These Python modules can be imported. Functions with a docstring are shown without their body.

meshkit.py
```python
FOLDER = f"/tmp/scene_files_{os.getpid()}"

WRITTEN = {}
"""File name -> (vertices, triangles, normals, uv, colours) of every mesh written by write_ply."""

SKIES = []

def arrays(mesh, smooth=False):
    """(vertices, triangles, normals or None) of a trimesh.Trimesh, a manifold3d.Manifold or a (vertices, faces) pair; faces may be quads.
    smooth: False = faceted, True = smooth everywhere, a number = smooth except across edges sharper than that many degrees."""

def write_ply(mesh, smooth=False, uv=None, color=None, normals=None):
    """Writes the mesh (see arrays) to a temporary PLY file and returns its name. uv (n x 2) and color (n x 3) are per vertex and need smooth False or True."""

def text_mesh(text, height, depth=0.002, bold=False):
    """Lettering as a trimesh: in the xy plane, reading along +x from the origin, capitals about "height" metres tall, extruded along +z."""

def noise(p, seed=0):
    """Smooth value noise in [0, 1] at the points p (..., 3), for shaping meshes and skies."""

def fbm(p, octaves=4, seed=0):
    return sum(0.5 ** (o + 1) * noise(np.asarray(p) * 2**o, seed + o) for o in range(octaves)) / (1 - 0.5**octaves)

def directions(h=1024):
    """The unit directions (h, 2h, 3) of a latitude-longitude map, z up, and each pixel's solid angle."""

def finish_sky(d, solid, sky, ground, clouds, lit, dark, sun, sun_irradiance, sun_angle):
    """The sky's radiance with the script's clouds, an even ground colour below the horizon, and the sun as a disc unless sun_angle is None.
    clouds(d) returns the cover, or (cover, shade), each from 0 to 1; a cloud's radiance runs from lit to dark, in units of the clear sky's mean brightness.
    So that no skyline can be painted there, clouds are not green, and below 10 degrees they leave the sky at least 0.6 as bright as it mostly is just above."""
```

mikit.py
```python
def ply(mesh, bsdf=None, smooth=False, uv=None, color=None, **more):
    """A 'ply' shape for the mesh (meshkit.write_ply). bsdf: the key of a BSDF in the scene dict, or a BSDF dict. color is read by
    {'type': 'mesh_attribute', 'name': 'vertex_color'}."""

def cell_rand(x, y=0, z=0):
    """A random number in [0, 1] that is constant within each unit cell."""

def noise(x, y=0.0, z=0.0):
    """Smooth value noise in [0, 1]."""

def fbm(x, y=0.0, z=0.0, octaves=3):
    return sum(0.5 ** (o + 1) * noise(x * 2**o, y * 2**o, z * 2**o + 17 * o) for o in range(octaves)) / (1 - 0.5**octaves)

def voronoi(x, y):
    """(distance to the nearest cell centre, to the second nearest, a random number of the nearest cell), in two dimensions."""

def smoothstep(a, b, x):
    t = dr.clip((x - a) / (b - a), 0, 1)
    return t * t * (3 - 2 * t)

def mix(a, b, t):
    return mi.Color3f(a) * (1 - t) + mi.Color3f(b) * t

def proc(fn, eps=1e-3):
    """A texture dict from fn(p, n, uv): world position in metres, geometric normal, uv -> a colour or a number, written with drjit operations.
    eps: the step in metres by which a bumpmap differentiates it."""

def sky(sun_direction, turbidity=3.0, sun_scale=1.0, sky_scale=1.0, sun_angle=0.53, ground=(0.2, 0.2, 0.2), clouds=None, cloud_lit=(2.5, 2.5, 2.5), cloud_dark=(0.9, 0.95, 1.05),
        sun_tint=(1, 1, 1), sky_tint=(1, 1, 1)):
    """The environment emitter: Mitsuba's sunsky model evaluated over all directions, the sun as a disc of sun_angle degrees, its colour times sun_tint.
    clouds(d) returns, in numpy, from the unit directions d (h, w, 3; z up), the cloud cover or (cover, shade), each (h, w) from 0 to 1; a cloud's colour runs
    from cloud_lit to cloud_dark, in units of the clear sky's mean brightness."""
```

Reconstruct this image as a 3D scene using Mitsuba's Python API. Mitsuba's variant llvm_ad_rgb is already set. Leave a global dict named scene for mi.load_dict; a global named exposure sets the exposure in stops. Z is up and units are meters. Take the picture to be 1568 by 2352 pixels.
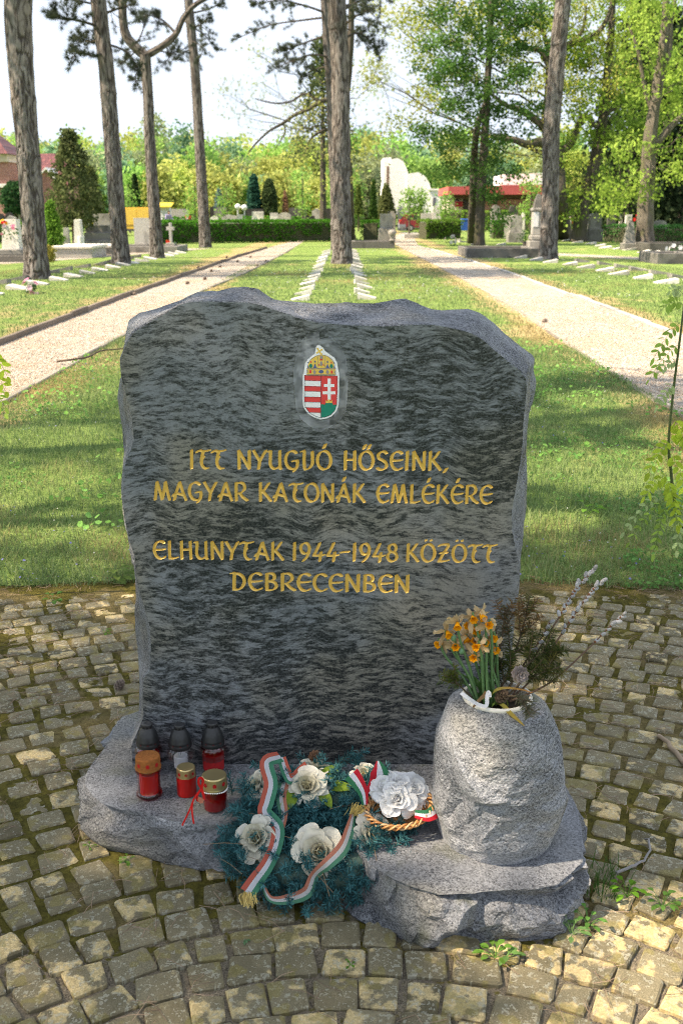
import math, random
import numpy as np, trimesh, shapely
import shapely.geometry as sg
from shapely.ops import unary_union
import drjit as dr
import mitsuba as mi
import mikit, meshkit
from mikit import proc, noise, fbm, voronoi, cell_rand, smoothstep, mix
from meshkit import fbm as nfbm, noise as nnoise

# ------------------------------------------------------------------ camera, sky, exposure
T = mi.ScalarTransform4f
EYE, PITCH = 1.6, math.radians(16.0)
scene = {'type': 'scene'}
labels = {}
scene['camera'] = {'type': 'thinlens', 'fov': 36.18, 'fov_axis': 'x', 'near_clip': 0.05, 'far_clip': 2000.0, 'aperture_radius': 0.0026, 'focus_distance': 2.85,
                   'to_world': T().look_at(origin=[0, 0, EYE], target=[0, math.cos(PITCH), EYE - math.sin(PITCH)], up=[0, 0, 1])}
SUN = (-0.70, -0.20, 0.82)
scene['sky'] = mikit.sky(SUN, turbidity=3, sun_scale=1.0, sky_scale=1.0, sun_angle=0.6, ground=(0.12, 0.13, 0.08),
                         clouds=lambda d: 0.80 + 0.2 * meshkit.fbm(d * 3.0, 4, 5), cloud_lit=(1.72, 1.86, 2.10), cloud_dark=(1.2, 1.32, 1.5))
exposure = 2.85

# ------------------------------------------------------------------ surveying: where a sight line meets a height or a distance
def ray(x, y):
    a, b = (x - 784) / 2400.0, (y - 1176) / 2400.0
    return np.array([a, math.cos(PITCH) - b * math.sin(PITCH), -math.sin(PITCH) - b * math.cos(PITCH)])
def on(x, y, z=0.0):
    d = ray(x, y); t = (z - EYE) / d[2]
    return np.array([d[0] * t, d[1] * t, z])
def at(x, y, Y):
    d = ray(x, y); t = Y / d[1]
    return np.array([d[0] * t, Y, EYE + d[2] * t])
def unit(Y, z=0.0):                      # metres per survey unit at distance Y
    return (Y * math.cos(PITCH) + (EYE - z) * math.sin(PITCH)) / 2400.0

# ------------------------------------------------------------------ mesh helpers
def nrm(v):
    v = np.asarray(v, float)
    return v / (np.linalg.norm(v, axis=-1, keepdims=True) + 1e-12)
def frame(d):
    d = nrm(d); a = nrm(np.cross(d, [0, 0, 1.0] if abs(d[2]) < 0.9 else [1.0, 0, 0]))
    return a, np.cross(d, a)
class MB:
    def __init__(self): self.v, self.f, self.c, self.u, self.n = [], [], [], [], 0
    def add(self, v, f, c=(0.5, 0.5, 0.5), uv=None):
        v = np.asarray(v, float).reshape(-1, 3); f = np.asarray(f, int)
        if len(v) == 0: return self
        if f.shape[1] == 4: f = np.vstack([f[:, [0, 1, 2]], f[:, [0, 2, 3]]])
        self.v.append(v); self.f.append(f + self.n); self.n += len(v)
        self.c.append(np.broadcast_to(np.asarray(c, float), (len(v), 3)))
        self.u.append(np.broadcast_to(np.asarray((0, 0) if uv is None else uv, float), (len(v), 2)))
        return self
    def mesh(self, m, c=(0.5, 0.5, 0.5), uv=None): return self.add(m.vertices, m.faces, c, uv)
    def box(self, lo, hi, c=(0.5, 0.5, 0.5), M=None, bev=0.0, uv=None):
        lo, hi = np.array(lo, float), np.array(hi, float)
        if bev > 0:
            e = (hi - lo) / 2; b = min(bev, e.min() * 0.9); P = []
            for s in np.ndindex(2, 2, 2):
                s = np.array(s) * 2 - 1
                for k in range(3):
                    q = e - b; q = q.copy(); q[k] = e[k]; P.append(s * q)
            m = trimesh.convex.convex_hull(np.array(P)); v, f = m.vertices + (lo + hi) / 2, m.faces
        else:
            v = np.array([[x, y, z] for x in (lo[0], hi[0]) for y in (lo[1], hi[1]) for z in (lo[2], hi[2])])
            f = np.array([[0, 1, 3, 2], [4, 6, 7, 5], [0, 4, 5, 1], [2, 3, 7, 6], [0, 2, 6, 4], [1, 5, 7, 3]])
        if M is not None: v = v @ np.asarray(M)[:3, :3].T + np.asarray(M)[:3, 3]
        return self.add(v, f, c, uv)
    def tube(self, p, r, c=(0.5, 0.5, 0.5), sides=6, caps=True, uvs=None):
        p = np.asarray(p, float); r = np.broadcast_to(np.asarray(r, float), (len(p),))
        t = nrm(np.gradient(p, axis=0)); a = np.zeros_like(p); a[0] = frame(t[0])[0]
        for i in range(1, len(p)):
            q = a[i - 1] - t[i] * (a[i - 1] @ t[i]); a[i] = nrm(q)
        b = np.cross(t, a); ang = np.arange(sides) * 2 * np.pi / sides
        v = p[:, None] + r[:, None, None] * (np.cos(ang)[None, :, None] * a[:, None] + np.sin(ang)[None, :, None] * b[:, None])
        n = len(p); i, j = np.meshgrid(np.arange(n - 1), np.arange(sides), indexing='ij'); k = (j + 1) % sides
        f = np.stack([i * sides + j, i * sides + k, (i + 1) * sides + k, (i + 1) * sides + j], -1).reshape(-1, 4)
        f = np.vstack([f[:, [0, 1, 2]], f[:, [0, 2, 3]]]); v = v.reshape(-1, 3)
        if caps:
            v = np.vstack([v, p[:1], p[-1:]]); m = n * sides; jj = np.arange(sides); kk = (jj + 1) % sides
            f = np.vstack([f, np.stack([kk, jj, jj * 0 + m], 1), np.stack([jj + (n - 1) * sides, kk + (n - 1) * sides, jj * 0 + m + 1], 1)])
        return self.add(v, f, c)
    def lathe(self, prof, c=(0.5, 0.5, 0.5), o=(0, 0, 0), sides=40, fn=None, cap=True):
        prof = np.asarray(prof, float); n = len(prof); th = np.arange(sides) * 2 * np.pi / sides
        R = np.repeat(prof[:, 0][:, None], sides, 1); Z = np.repeat(prof[:, 1][:, None], sides, 1); TH = np.repeat(th[None], n, 0)
        if fn is not None: R = fn(R, Z, TH)
        v = np.stack([R * np.cos(TH), R * np.sin(TH), Z], -1).reshape(-1, 3) + np.asarray(o)
        i, j = np.meshgrid(np.arange(n - 1), np.arange(sides), indexing='ij'); k = (j + 1) % sides
        f = np.stack([i * sides + j, i * sides + k, (i + 1) * sides + k, (i + 1) * sides + j], -1).reshape(-1, 4)
        return self.add(v, f, c)
    def get(self):
        return np.vstack(self.v), np.vstack(self.f), np.vstack(self.c), np.vstack(self.u)
def numbered(key):
    if key not in scene and key not in labels: return key
    i = 1
    while f'{key}_{i:03d}' in scene or f'{key}_{i:03d}' in labels: i += 1
    return f'{key}_{i:03d}'
_last = {}
def fresh(key):
    i = _last.get(key, -1) + 1; _last[key] = i
    return key if i == 0 else f'{key}_{i:03d}'
def put(key, mb, bsdf, smooth=False, col=True, uv=False, parent=None, label=None, **lab):
    key = fresh(f'{parent}__{key}' if parent else key)
    if not mb.v: return key
    v, f, c, u = mb.get()
    scene[key] = mikit.ply((v, f), bsdf, smooth=smooth, color=c if col else None, uv=u if uv else None)
    d = dict(lab)
    if label: d['label'] = label
    if d: labels[key] = d
    return key
def thing(key, label, category, group=None):
    key = fresh(key); labels[key] = {'label': label, 'category': category}
    if group: labels[key]['group'] = group
    return key
def rotz(a):
    c, s = math.cos(a), math.sin(a); return np.array([[c, -s, 0], [s, c, 0], [0, 0, 1.0]])
def rotx(a):
    c, s = math.cos(a), math.sin(a); return np.array([[1.0, 0, 0], [0, c, -s], [0, s, c]])
def roty(a):
    c, s = math.cos(a), math.sin(a); return np.array([[c, 0, s], [0, 1.0, 0], [-s, 0, c]])
def xf(R, t):
    M = np.eye(4); M[:3, :3] = R; M[:3, 3] = t; return M
def smooth_line(p, n):                    # Catmull-Rom through the points
    p = np.asarray(p, float); q = np.vstack([2 * p[0] - p[1], p, 2 * p[-1] - p[-2]]); out = []
    for s in np.linspace(0, len(p) - 1 - 1e-9, n):
        i = int(s); t = s - i; a, b, c, d = q[i:i + 4]
        out.append(0.5 * (2 * b + (c - a) * t + (2 * a - 5 * b + 4 * c - d) * t * t + (3 * b - 3 * c + d - a) * t ** 3))
    return np.array(out)

# ------------------------------------------------------------------ materials
VC = {'type': 'mesh_attribute', 'name': 'vertex_color'}
def two(b): return {'type': 'twosided', 'bsdf': b}
def principled(col, rough=0.7, spec=0.4, **k): return {'type': 'principled', 'base_color': col, 'roughness': rough, 'specular': spec, **k}
def rgb(*c): return {'type': 'rgb', 'value': list(c)}
def bump(fn, scale, b, eps=1e-3): return {'type': 'bumpmap', 'tex': proc(fn, eps), 'scale': scale, 'bsdf': b}
scene['mat_matte'] = two(principled(VC, 0.85, 0.25))
scene['mat_satin'] = two(principled(VC, 0.42, 0.5))
scene['mat_paint'] = two(principled(VC, 0.25, 0.5, clearcoat=0.6, clearcoat_gloss=0.9))
scene['mat_leaf'] = {'type': 'principledthin', 'base_color': VC, 'roughness': 0.5, 'diff_trans': 0.9, 'eta': 1.4}
scene['mat_petal'] = {'type': 'principledthin', 'base_color': VC, 'roughness': 0.6, 'diff_trans': 0.5, 'eta': 1.3}
scene['mat_metal'] = two(principled(VC, 0.32, 0.5, metallic=0.9))

def granite_col(p):
    wx = fbm(p.x * 2.6, p.z * 2.6, 3.1, 3); wz = fbm(p.x * 3.1 + 7, p.z * 3.1, 1.7, 3)
    z = p.z + 0.075 * (wz - 0.5) + 0.026 * (noise(p.x * 12, p.z * 7, 5.0) - 0.5) + 0.008 * (noise(p.x * 31, p.z * 22, 6.0) - 0.5); x = p.x + 0.08 * (wx - 0.5)
    a = fbm(x * 36, z * 128, p.y * 20, 4); b = fbm(x * 95, z * 300, p.y * 60, 2); g = noise(p.x * 420, p.z * 480, p.y * 420)
    big = fbm(p.x * 3.0 + 3, p.z * 3.0, 9.0, 2)
    t = dr.clip(smoothstep(0.33, 0.67, a * 0.56 + b * 0.44 + 0.28 * (big - 0.5)) * 0.84 + 0.05 + 0.36 * (g - 0.48), 0, 1)
    warm = smoothstep(0.35, 0.7, fbm(p.x * 5, p.z * 6, 2.0, 3))
    light = mix((0.212, 0.230, 0.258), (0.248, 0.240, 0.215), warm)
    return mi.Color3f(0.017, 0.021, 0.024) * (1 - t) + light * t
scene['mat_granite_polished'] = principled(proc(lambda p, n, uv: granite_col(p)), 0.28, 0.28)
def rough_granite(p, n, uv):
    g = noise(p.x * 520, p.y * 520, p.z * 520); h = noise(p.x * 240 + 5, p.y * 240, p.z * 240); s = fbm(p.x * 9, p.y * 9, p.z * 9, 3)
    t = dr.clip(0.5 + 0.9 * (g - 0.5) + 0.7 * (h - 0.5) + 0.8 * (s - 0.5), 0, 1)
    c = mix((0.028, 0.031, 0.037), (0.255, 0.265, 0.285), t)
    brown = smoothstep(0.52, 0.72, fbm(p.x * 6 + 11, p.y * 6, p.z * 6, 3))
    c = c * (1 - brown * 0.5) + c * mi.Color3f(1.05, 0.95, 0.72) * brown * 0.5
    c = c * (1 + 0.9 * uv.y * (0.6 + 0.8 * g))
    alg = smoothstep(0.60, 0.74, fbm(p.x * 11 + 31, p.y * 11, p.z * 7, 4)) * uv.x
    return c * (1 - 0.7 * alg) + mi.Color3f(0.075, 0.080, 0.020) * alg * 0.7
def rough_h(p, n, uv): return fbm(p.x * 55, p.y * 55, p.z * 55, 3) + 0.35 * noise(p.x * 260, p.y * 260, p.z * 260)
scene['mat_granite_rough'] = bump(rough_h, 0.006, principled(proc(rough_granite), 0.75, 0.35), 1.5e-3)

def cobble_col(p, n, uv):
    """concrete pavers: grey-brown crust, pale lichen specks, ochre core where the crust has worn away; uv = (tone, wear) of the stone"""
    n1 = fbm(p.x * 38, p.y * 38, uv.x * 90, 4); n2 = fbm(p.x * 15 + 40, p.y * 15, uv.x * 50, 3)
    crust = mix((0.088, 0.077, 0.045), (0.245, 0.213, 0.135), dr.clip(0.55 * n1 + 0.9 * (uv.x - 0.3), 0, 1))
    worn = smoothstep(0.575, 0.65, 0.5 * n1 + 0.55 * n2 + 0.34 * (uv.y - 0.55))
    och = mix((0.36, 0.28, 0.135), (0.52, 0.42, 0.225), noise(p.x * 210, p.y * 210, 3.0))
    lich = smoothstep(0.60, 0.68, 0.6 * noise(p.x * 125, p.y * 125, uv.x * 40) + 0.4 * noise(p.x * 310, p.y * 310, 5.0) + 0.12 * (n2 - 0.5))
    g = 0.72 + 0.56 * noise(p.x * 520, p.y * 520, p.z * 520)
    c = crust * (1 - worn) + och * worn
    c = c * (1 - lich * 0.6) + mi.Color3f(0.34, 0.335, 0.27) * lich * 0.6
    yel = smoothstep(0.60, 0.68, fbm(p.x * 26 + 9, p.y * 26, 4.0, 3)) * 0.5
    c = c * (1 - yel) + mi.Color3f(0.20, 0.17, 0.05) * yel
    return c * g
scene['mat_cobble'] = bump(lambda p, n, uv: fbm(p.x * 120, p.y * 120, p.z * 120, 3) + 0.5 * noise(p.x * 480, p.y * 480, p.z * 480), 0.0022, principled(proc(cobble_col), 0.9, 0.2), 1e-3)
def moss_col(p, n, uv):
    a = fbm(p.x * 60, p.y * 60, 2.0, 3); b = fbm(p.x * 5, p.y * 5, 8.0, 3); g = noise(p.x * 420, p.y * 420, p.z * 420)
    moss = mix((0.034, 0.032, 0.009), (0.125, 0.108, 0.024), a); moss = mix((0, 0, 0), (1, 1, 1), 1.0) * moss
    rust = mix((0.070, 0.058, 0.022), (0.165, 0.132, 0.058), a); sand = mix((0.085, 0.074, 0.055), (0.23, 0.195, 0.145), 0.6 * a + 0.4 * g)
    c = moss * smoothstep(0.40, 0.46, b) + rust * (1 - smoothstep(0.40, 0.46, b))
    k = smoothstep(0.42, 0.56, uv.x + 0.5 * (a - 0.5))
    return (c * k + sand * (1 - k)) * (0.55 + 0.9 * g)
scene['mat_moss'] = bump(lambda p, n, uv: noise(p.x * 330, p.y * 330, 0.0) + fbm(p.x * 90, p.y * 90, 0.0, 2), 0.004, principled(proc(moss_col), 0.95, 0.1), 1e-3)
def lawn_col(p, n, uv):
    a = fbm(p.x * 0.55, p.y * 0.55, 1.0, 4); b = fbm(p.x * 5.5, p.y * 3.5, 2.0, 4); g = noise(p.x * 60, p.y * 34, 3.0); h = noise(p.x * 190, p.y * 110, 6.0)
    green = mix((0.070, 0.120, 0.024), (0.175, 0.235, 0.070), dr.clip(b * 0.7 + g * 0.5 - 0.1, 0, 1))
    dry = mix((0.15, 0.125, 0.055), (0.33, 0.26, 0.13), dr.clip(0.5 * g + 0.6 * h - 0.05, 0, 1))
    dl = dr.minimum(dr.abs(p.x + 2.95), dr.abs(p.x + 4.3)); dr_ = dr.minimum(dr.abs(p.x - 2.9), dr.abs(p.x - 4.65)); edge = smoothstep(0.9, 0.0, dr.minimum(dl, dr_))
    k = smoothstep(0.55, 0.80, a * 0.55 + b * 0.40 + 0.36 * edge)
    return (green * (1 - k) + dry * k) * (0.62 + 0.7 * h)
scene['mat_lawn'] = principled(proc(lawn_col), 0.95, 0.1)
def gravel_col(p, n, uv):
    d1, d2, r = voronoi(p.x * 46, p.y * 40); e1, e2, r2 = voronoi(p.x * 17 + 3, p.y * 15)
    c = mix((0.33, 0.28, 0.22), (0.58, 0.53, 0.46), r); c = c * (0.72 + 0.36 * r2)
    gap = smoothstep(0.0, 0.22, d2 - d1)
    rust = smoothstep(0.55, 0.75, fbm(p.x * 2.2, p.y * 1.6, 4.0, 3))
    c = c * (1 - 0.45 * rust) + mi.Color3f(0.40, 0.29, 0.18) * 0.45 * rust
    return c * (0.35 + 0.65 * gap)
scene['mat_gravel'] = bump(lambda p, n, uv: voronoi(p.x * 46, p.y * 40)[0], -0.012, principled(proc(gravel_col), 0.9, 0.2), 3e-3)
def bark_field(uv):
    """long broken plates: ridges stretched up the stem, cut by short cross cracks"""
    wx = fbm(uv.x * 9, uv.y * 1.6, 1.0, 3) - 0.5; wy = fbm(uv.x * 6 + 5, uv.y * 2.2, 2.0, 2) - 0.5
    a = noise(uv.x * 27 + 3.5 * wx, uv.y * 2.2 + 0.7 * wy, 3.0); b = noise(uv.x * 52 + 5 * wx, uv.y * 5.0 + 1.5 * wy, 5.0); r = 1 - 2 * dr.abs(0.62 * a + 0.38 * b - 0.5)
    cr = 1 - 2 * dr.abs(noise(uv.x * 11 + 3 * wx, uv.y * 6.0 + 3 * wx, 7.0) - 0.5)
    return smoothstep(1.02, 0.70, r) * (1 - 0.50 * smoothstep(0.90, 1.0, cr)), fbm(uv.x * 46, uv.y * 10, 3.0, 3)
def bark_col(p, n, uv):
    k, f = bark_field(uv); g = fbm(uv.x * 3.5, uv.y * 0.7, 8.0, 3)
    plate = mix((0.108, 0.097, 0.090), (0.31, 0.29, 0.275), dr.clip(0.25 + 1.1 * (f - 0.4) + 0.7 * (g - 0.4), 0, 1)); plate = plate * (1 - 0.35 * smoothstep(0.5, 0.75, g)) + mi.Color3f(0.19, 0.145, 0.12) * 0.35 * smoothstep(0.5, 0.75, g)
    return plate * k + mi.Color3f(0.046, 0.038, 0.033) * (1 - k)
def bark_h(p, n, uv):
    k, f = bark_field(uv); return k + 0.5 * f
scene['mat_pine_bark'] = bump(bark_h, 0.030, principled(proc(bark_col), 0.9, 0.2), 8e-3)
def wood_bark(p, n, uv):
    a = fbm(p.x * 9, p.y * 9, p.z * 2.2, 4); m = smoothstep(0.52, 0.68, fbm(p.x * 3, p.y * 3, p.z * 1.4, 3))
    c = mix((0.040, 0.034, 0.026), (0.17, 0.15, 0.125), a)
    c = c * (1 - 0.45 * m) + mi.Color3f(0.085, 0.095, 0.03) * m * 0.45
    return c * (0.65 + 0.7 * uv.x)
scene['mat_bark'] = bump(lambda p, n, uv: fbm(p.x * 14, p.y * 14, p.z * 3.0, 3), 0.02, principled(proc(wood_bark), 0.9, 0.2), 8e-3)
def grave_col(p, n, uv):
    a = fbm(p.x * 3, p.y * 3, p.z * 2.0, 4); g = noise(p.x * 45, p.y * 45, p.z * 45)
    c = mi.Color3f(0.80, 0.77, 0.70) * uv.x
    st = smoothstep(0.48, 0.70, a)
    return c * (0.80 + 0.3 * g) * (1 - 0.42 * st * uv.y)
scene['mat_grave'] = principled(proc(grave_col), 0.75, 0.3)
# ------------------------------------------------------------------ the setting: lawn, paths, pavement
R = np.random.default_rng(7)
BASE_TOP = 0.13
base_top_px = [(322, 1632), (280, 1647), (262, 1669), (257, 1695), (235, 1725), (216, 1748), (200, 1772), (195, 1802), (213, 1828), (234, 1846), (275, 1860), (331, 1866), (377, 1882), (429, 1892),
               (500, 1896), (560, 1880), (640, 1868), (720, 1880), (790, 1925), (850, 1985), (900, 2018), (947, 2038), (1003, 2055), (1074, 2054), (1144, 2046), (1228, 2044), (1279, 2033), (1304, 2013), (1321, 1996), (1337, 1982),
               (1339, 1957), (1335, 1901), (1323, 1853), (1304, 1817), (1290, 1791), (1268, 1740)]
base_bot_px = [(300, 1700), (262, 1740), (225, 1800), (200, 1850), (195, 1893), (205, 1935), (231, 1958), (287, 1970), (359, 1986), (441, 2001), (528, 2010), (620, 2015), (700, 2045), (764, 2088), (841, 2124), (943, 2165),
               (1072, 2193), (1154, 2191), (1225, 2178), (1277, 2155), (1323, 2119), (1343, 2073), (1342, 2006), (1342, 1950), (1330, 1880), (1310, 1830), (1285, 1780)]
base_top_xy = np.array([on(x, y, BASE_TOP)[:2] for x, y in base_top_px] + [(0.40, 2.86), (0.0, 2.93), (-0.42, 2.90)])
base_bot_xy = np.array([on(x, y, 0.0)[:2] for x, y in base_bot_px] + [(0.42, 2.88), (0.0, 2.96), (-0.45, 2.93)])
base_poly = sg.Polygon(base_bot_xy).buffer(0)
def pave_edge(x): return -3.1 + np.sqrt(np.maximum(7.5 ** 2 - x * x, 0.0))

def strip(xs, ys, z, bsdf, key, label, kind='structure'):
    X, Y = np.meshgrid(xs, ys); v = np.stack([X, Y, z(X, Y)], -1).reshape(-1, 3); n, m = len(xs), len(ys)
    j, i = np.meshgrid(np.arange(m - 1), np.arange(n - 1), indexing='ij'); a = j * n + i
    f = np.stack([a, a + 1, a + n + 1, a + n], -1).reshape(-1, 4)
    return put(key, MB().add(v, f), bsdf, smooth=True, col=False, kind=kind, label=label)
def grow(a, b, s, k): 
    out = [a]
    while out[-1] < b: out.append(out[-1] + s); s *= k
    return out
xs = np.array([-v for v in grow(6.2, 700, 0.4, 1.25)][::-1] + list(np.arange(-6, 6.01, 0.15)) + grow(6.2, 700, 0.4, 1.25))
ys = np.array([-v for v in grow(1.2, 300, 0.4, 1.3)][::-1] + list(np.arange(-1, 12.01, 0.15)) + grow(12.3, 900, 0.4, 1.15))
def lawn_z(X, Y):
    inside = (Y < pave_edge(np.clip(X, -7, 7)) + 0.02) & (np.abs(X) < 6.5) & (Y > -3)
    bumpy = (nfbm(np.stack([X * 1.3, Y * 1.3, X * 0], -1), 3, 3) - 0.5) * 0.03 * np.clip((6.2 - np.abs(X)) / 1, 0, 1) * ((Y > 4.5) & (Y < 12)) * (np.abs(X) < 2.7)
    return np.where(inside, -0.06, bumpy)
strip(xs, ys, lawn_z, 'mat_lawn', 'lawn', 'patchy spring lawn with dry yellow strips beside the gravel paths')

def pathway(key, label, L, Rr, y0=-2.0, z=0.006):
    y = np.concatenate([np.arange(max(y0, 4.6), 20, 0.25), np.arange(20, 92, 1.0)])
    lx = np.interp(y, *zip(*L)) + 0.05 * (nnoise(np.stack([y * 1.1, y * 0, y * 0], -1), 4) - 0.5); rx = np.interp(y, *zip(*Rr)) + 0.05 * (nnoise(np.stack([y * 1.3, y * 0, y * 0], -1), 9) - 0.5)
    t = np.linspace(0, 1, 9)
    v = np.stack([lx[:, None] * (1 - t) + rx[:, None] * t, np.repeat(y[:, None], 9, 1), np.full((len(y), 9), z)], -1)
    n = 9; j, i = np.meshgrid(np.arange(len(y) - 1), np.arange(8), indexing='ij'); a = j * n + i
    put(key, MB().add(v.reshape(-1, 3), np.stack([a, a + 1, a + n + 1, a + n], -1).reshape(-1, 4)), 'mat_gravel', smooth=True, col=False, kind='structure', label=label)
LL = [(4, -4.32), (20, -4.26), (30, -4.1), (40, -3.9), (52, -3.4), (60, -3.0)]; LR = [(4, -2.95), (22, -2.95), (30, -2.62), (45, -2.3), (60, -2.2)]
RL = [(4, 2.74), (12, 2.80), (18, 3.0), (30, 3.0), (45, 2.85), (56, 2.8), (75, 3.6), (100, 6.0)]; RR = [(4, 4.4), (18, 4.62), (30, 4.62), (45, 4.2), (55, 3.9), (75, 5.0), (100, 8.5)]
pathway('gravel_path', 'pale gravel path running back to the left of the memorial stone', [p for p in LL if p[0] < 61], [p for p in LR])
pathway('gravel_path', 'pale gravel path running back to the right of the memorial stone', RL, RR)
def ribbon_path(key, label, pts, w, bsdf='mat_gravel', z=0.005):
    p = smooth_line([(a, b, 0) for a, b in pts], 60); t = nrm(np.gradient(p, axis=0)); s = np.stack([-t[:, 1], t[:, 0], t[:, 2] * 0], 1)
    v = np.stack([p + s * w / 2, p - s * w / 2], 1).reshape(-1, 3); v[:, 2] = z; i = np.arange(59) * 2
    put(key, MB().add(v, np.stack([i + 1, i + 3, i + 2, i], 1)), bsdf, smooth=True, col=False, kind='structure', label=label)
ribbon_path('gravel_path', 'narrow gravel path crossing the lawn behind the right hand pine', [(6.4, 47), (8.5, 43), (11.5, 38), (15, 33), (19, 28)], 1.7)
ribbon_path('gravel_path', 'narrow gravel path edged with boards beyond the left hand pines', [(-6.6, 50), (-8.6, 43), (-10.6, 37), (-13.5, 31), (-18, 24)], 1.2)

def kerb(label, pts, w, h, col, y0):
    mb = MB(); y = y0
    while y < 50:
        L = 0.98; x0, x1 = np.interp(y, *zip(*pts)), np.interp(y + L, *zip(*pts)); a = math.atan2(x1 - x0, L); r = R.normal(0, 1, 4)
        mb.box((-w / 2, 0.01, -0.1), (w / 2, L - 0.01, h + r[0] * 0.008), np.array(col) * (1 + 0.12 * r[1]), xf(rotz(-a) @ rotx(0.006 * r[2]), (x0 + 0.01 * r[3], y, 0)), 0.008); y += L
    put('path_kerb', mb, 'mat_matte', kind='structure', label=label)
kerb('dark weathered kerb standing along the far side of the left gravel path', LL, 0.07, 0.085, (0.15, 0.125, 0.10), 6)
kerb('flush worn kerb along the near side of the left gravel path', LR, 0.06, 0.028, (0.22, 0.20, 0.17), 6)
kerb('pale concrete kerb along the outer side of the right gravel path', RR, 0.10, 0.035, (0.34, 0.33, 0.31), 6)
kerb('low kerb almost buried along the inner side of the right gravel path', RL, 0.05, 0.014, (0.22, 0.19, 0.15), 6)

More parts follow.
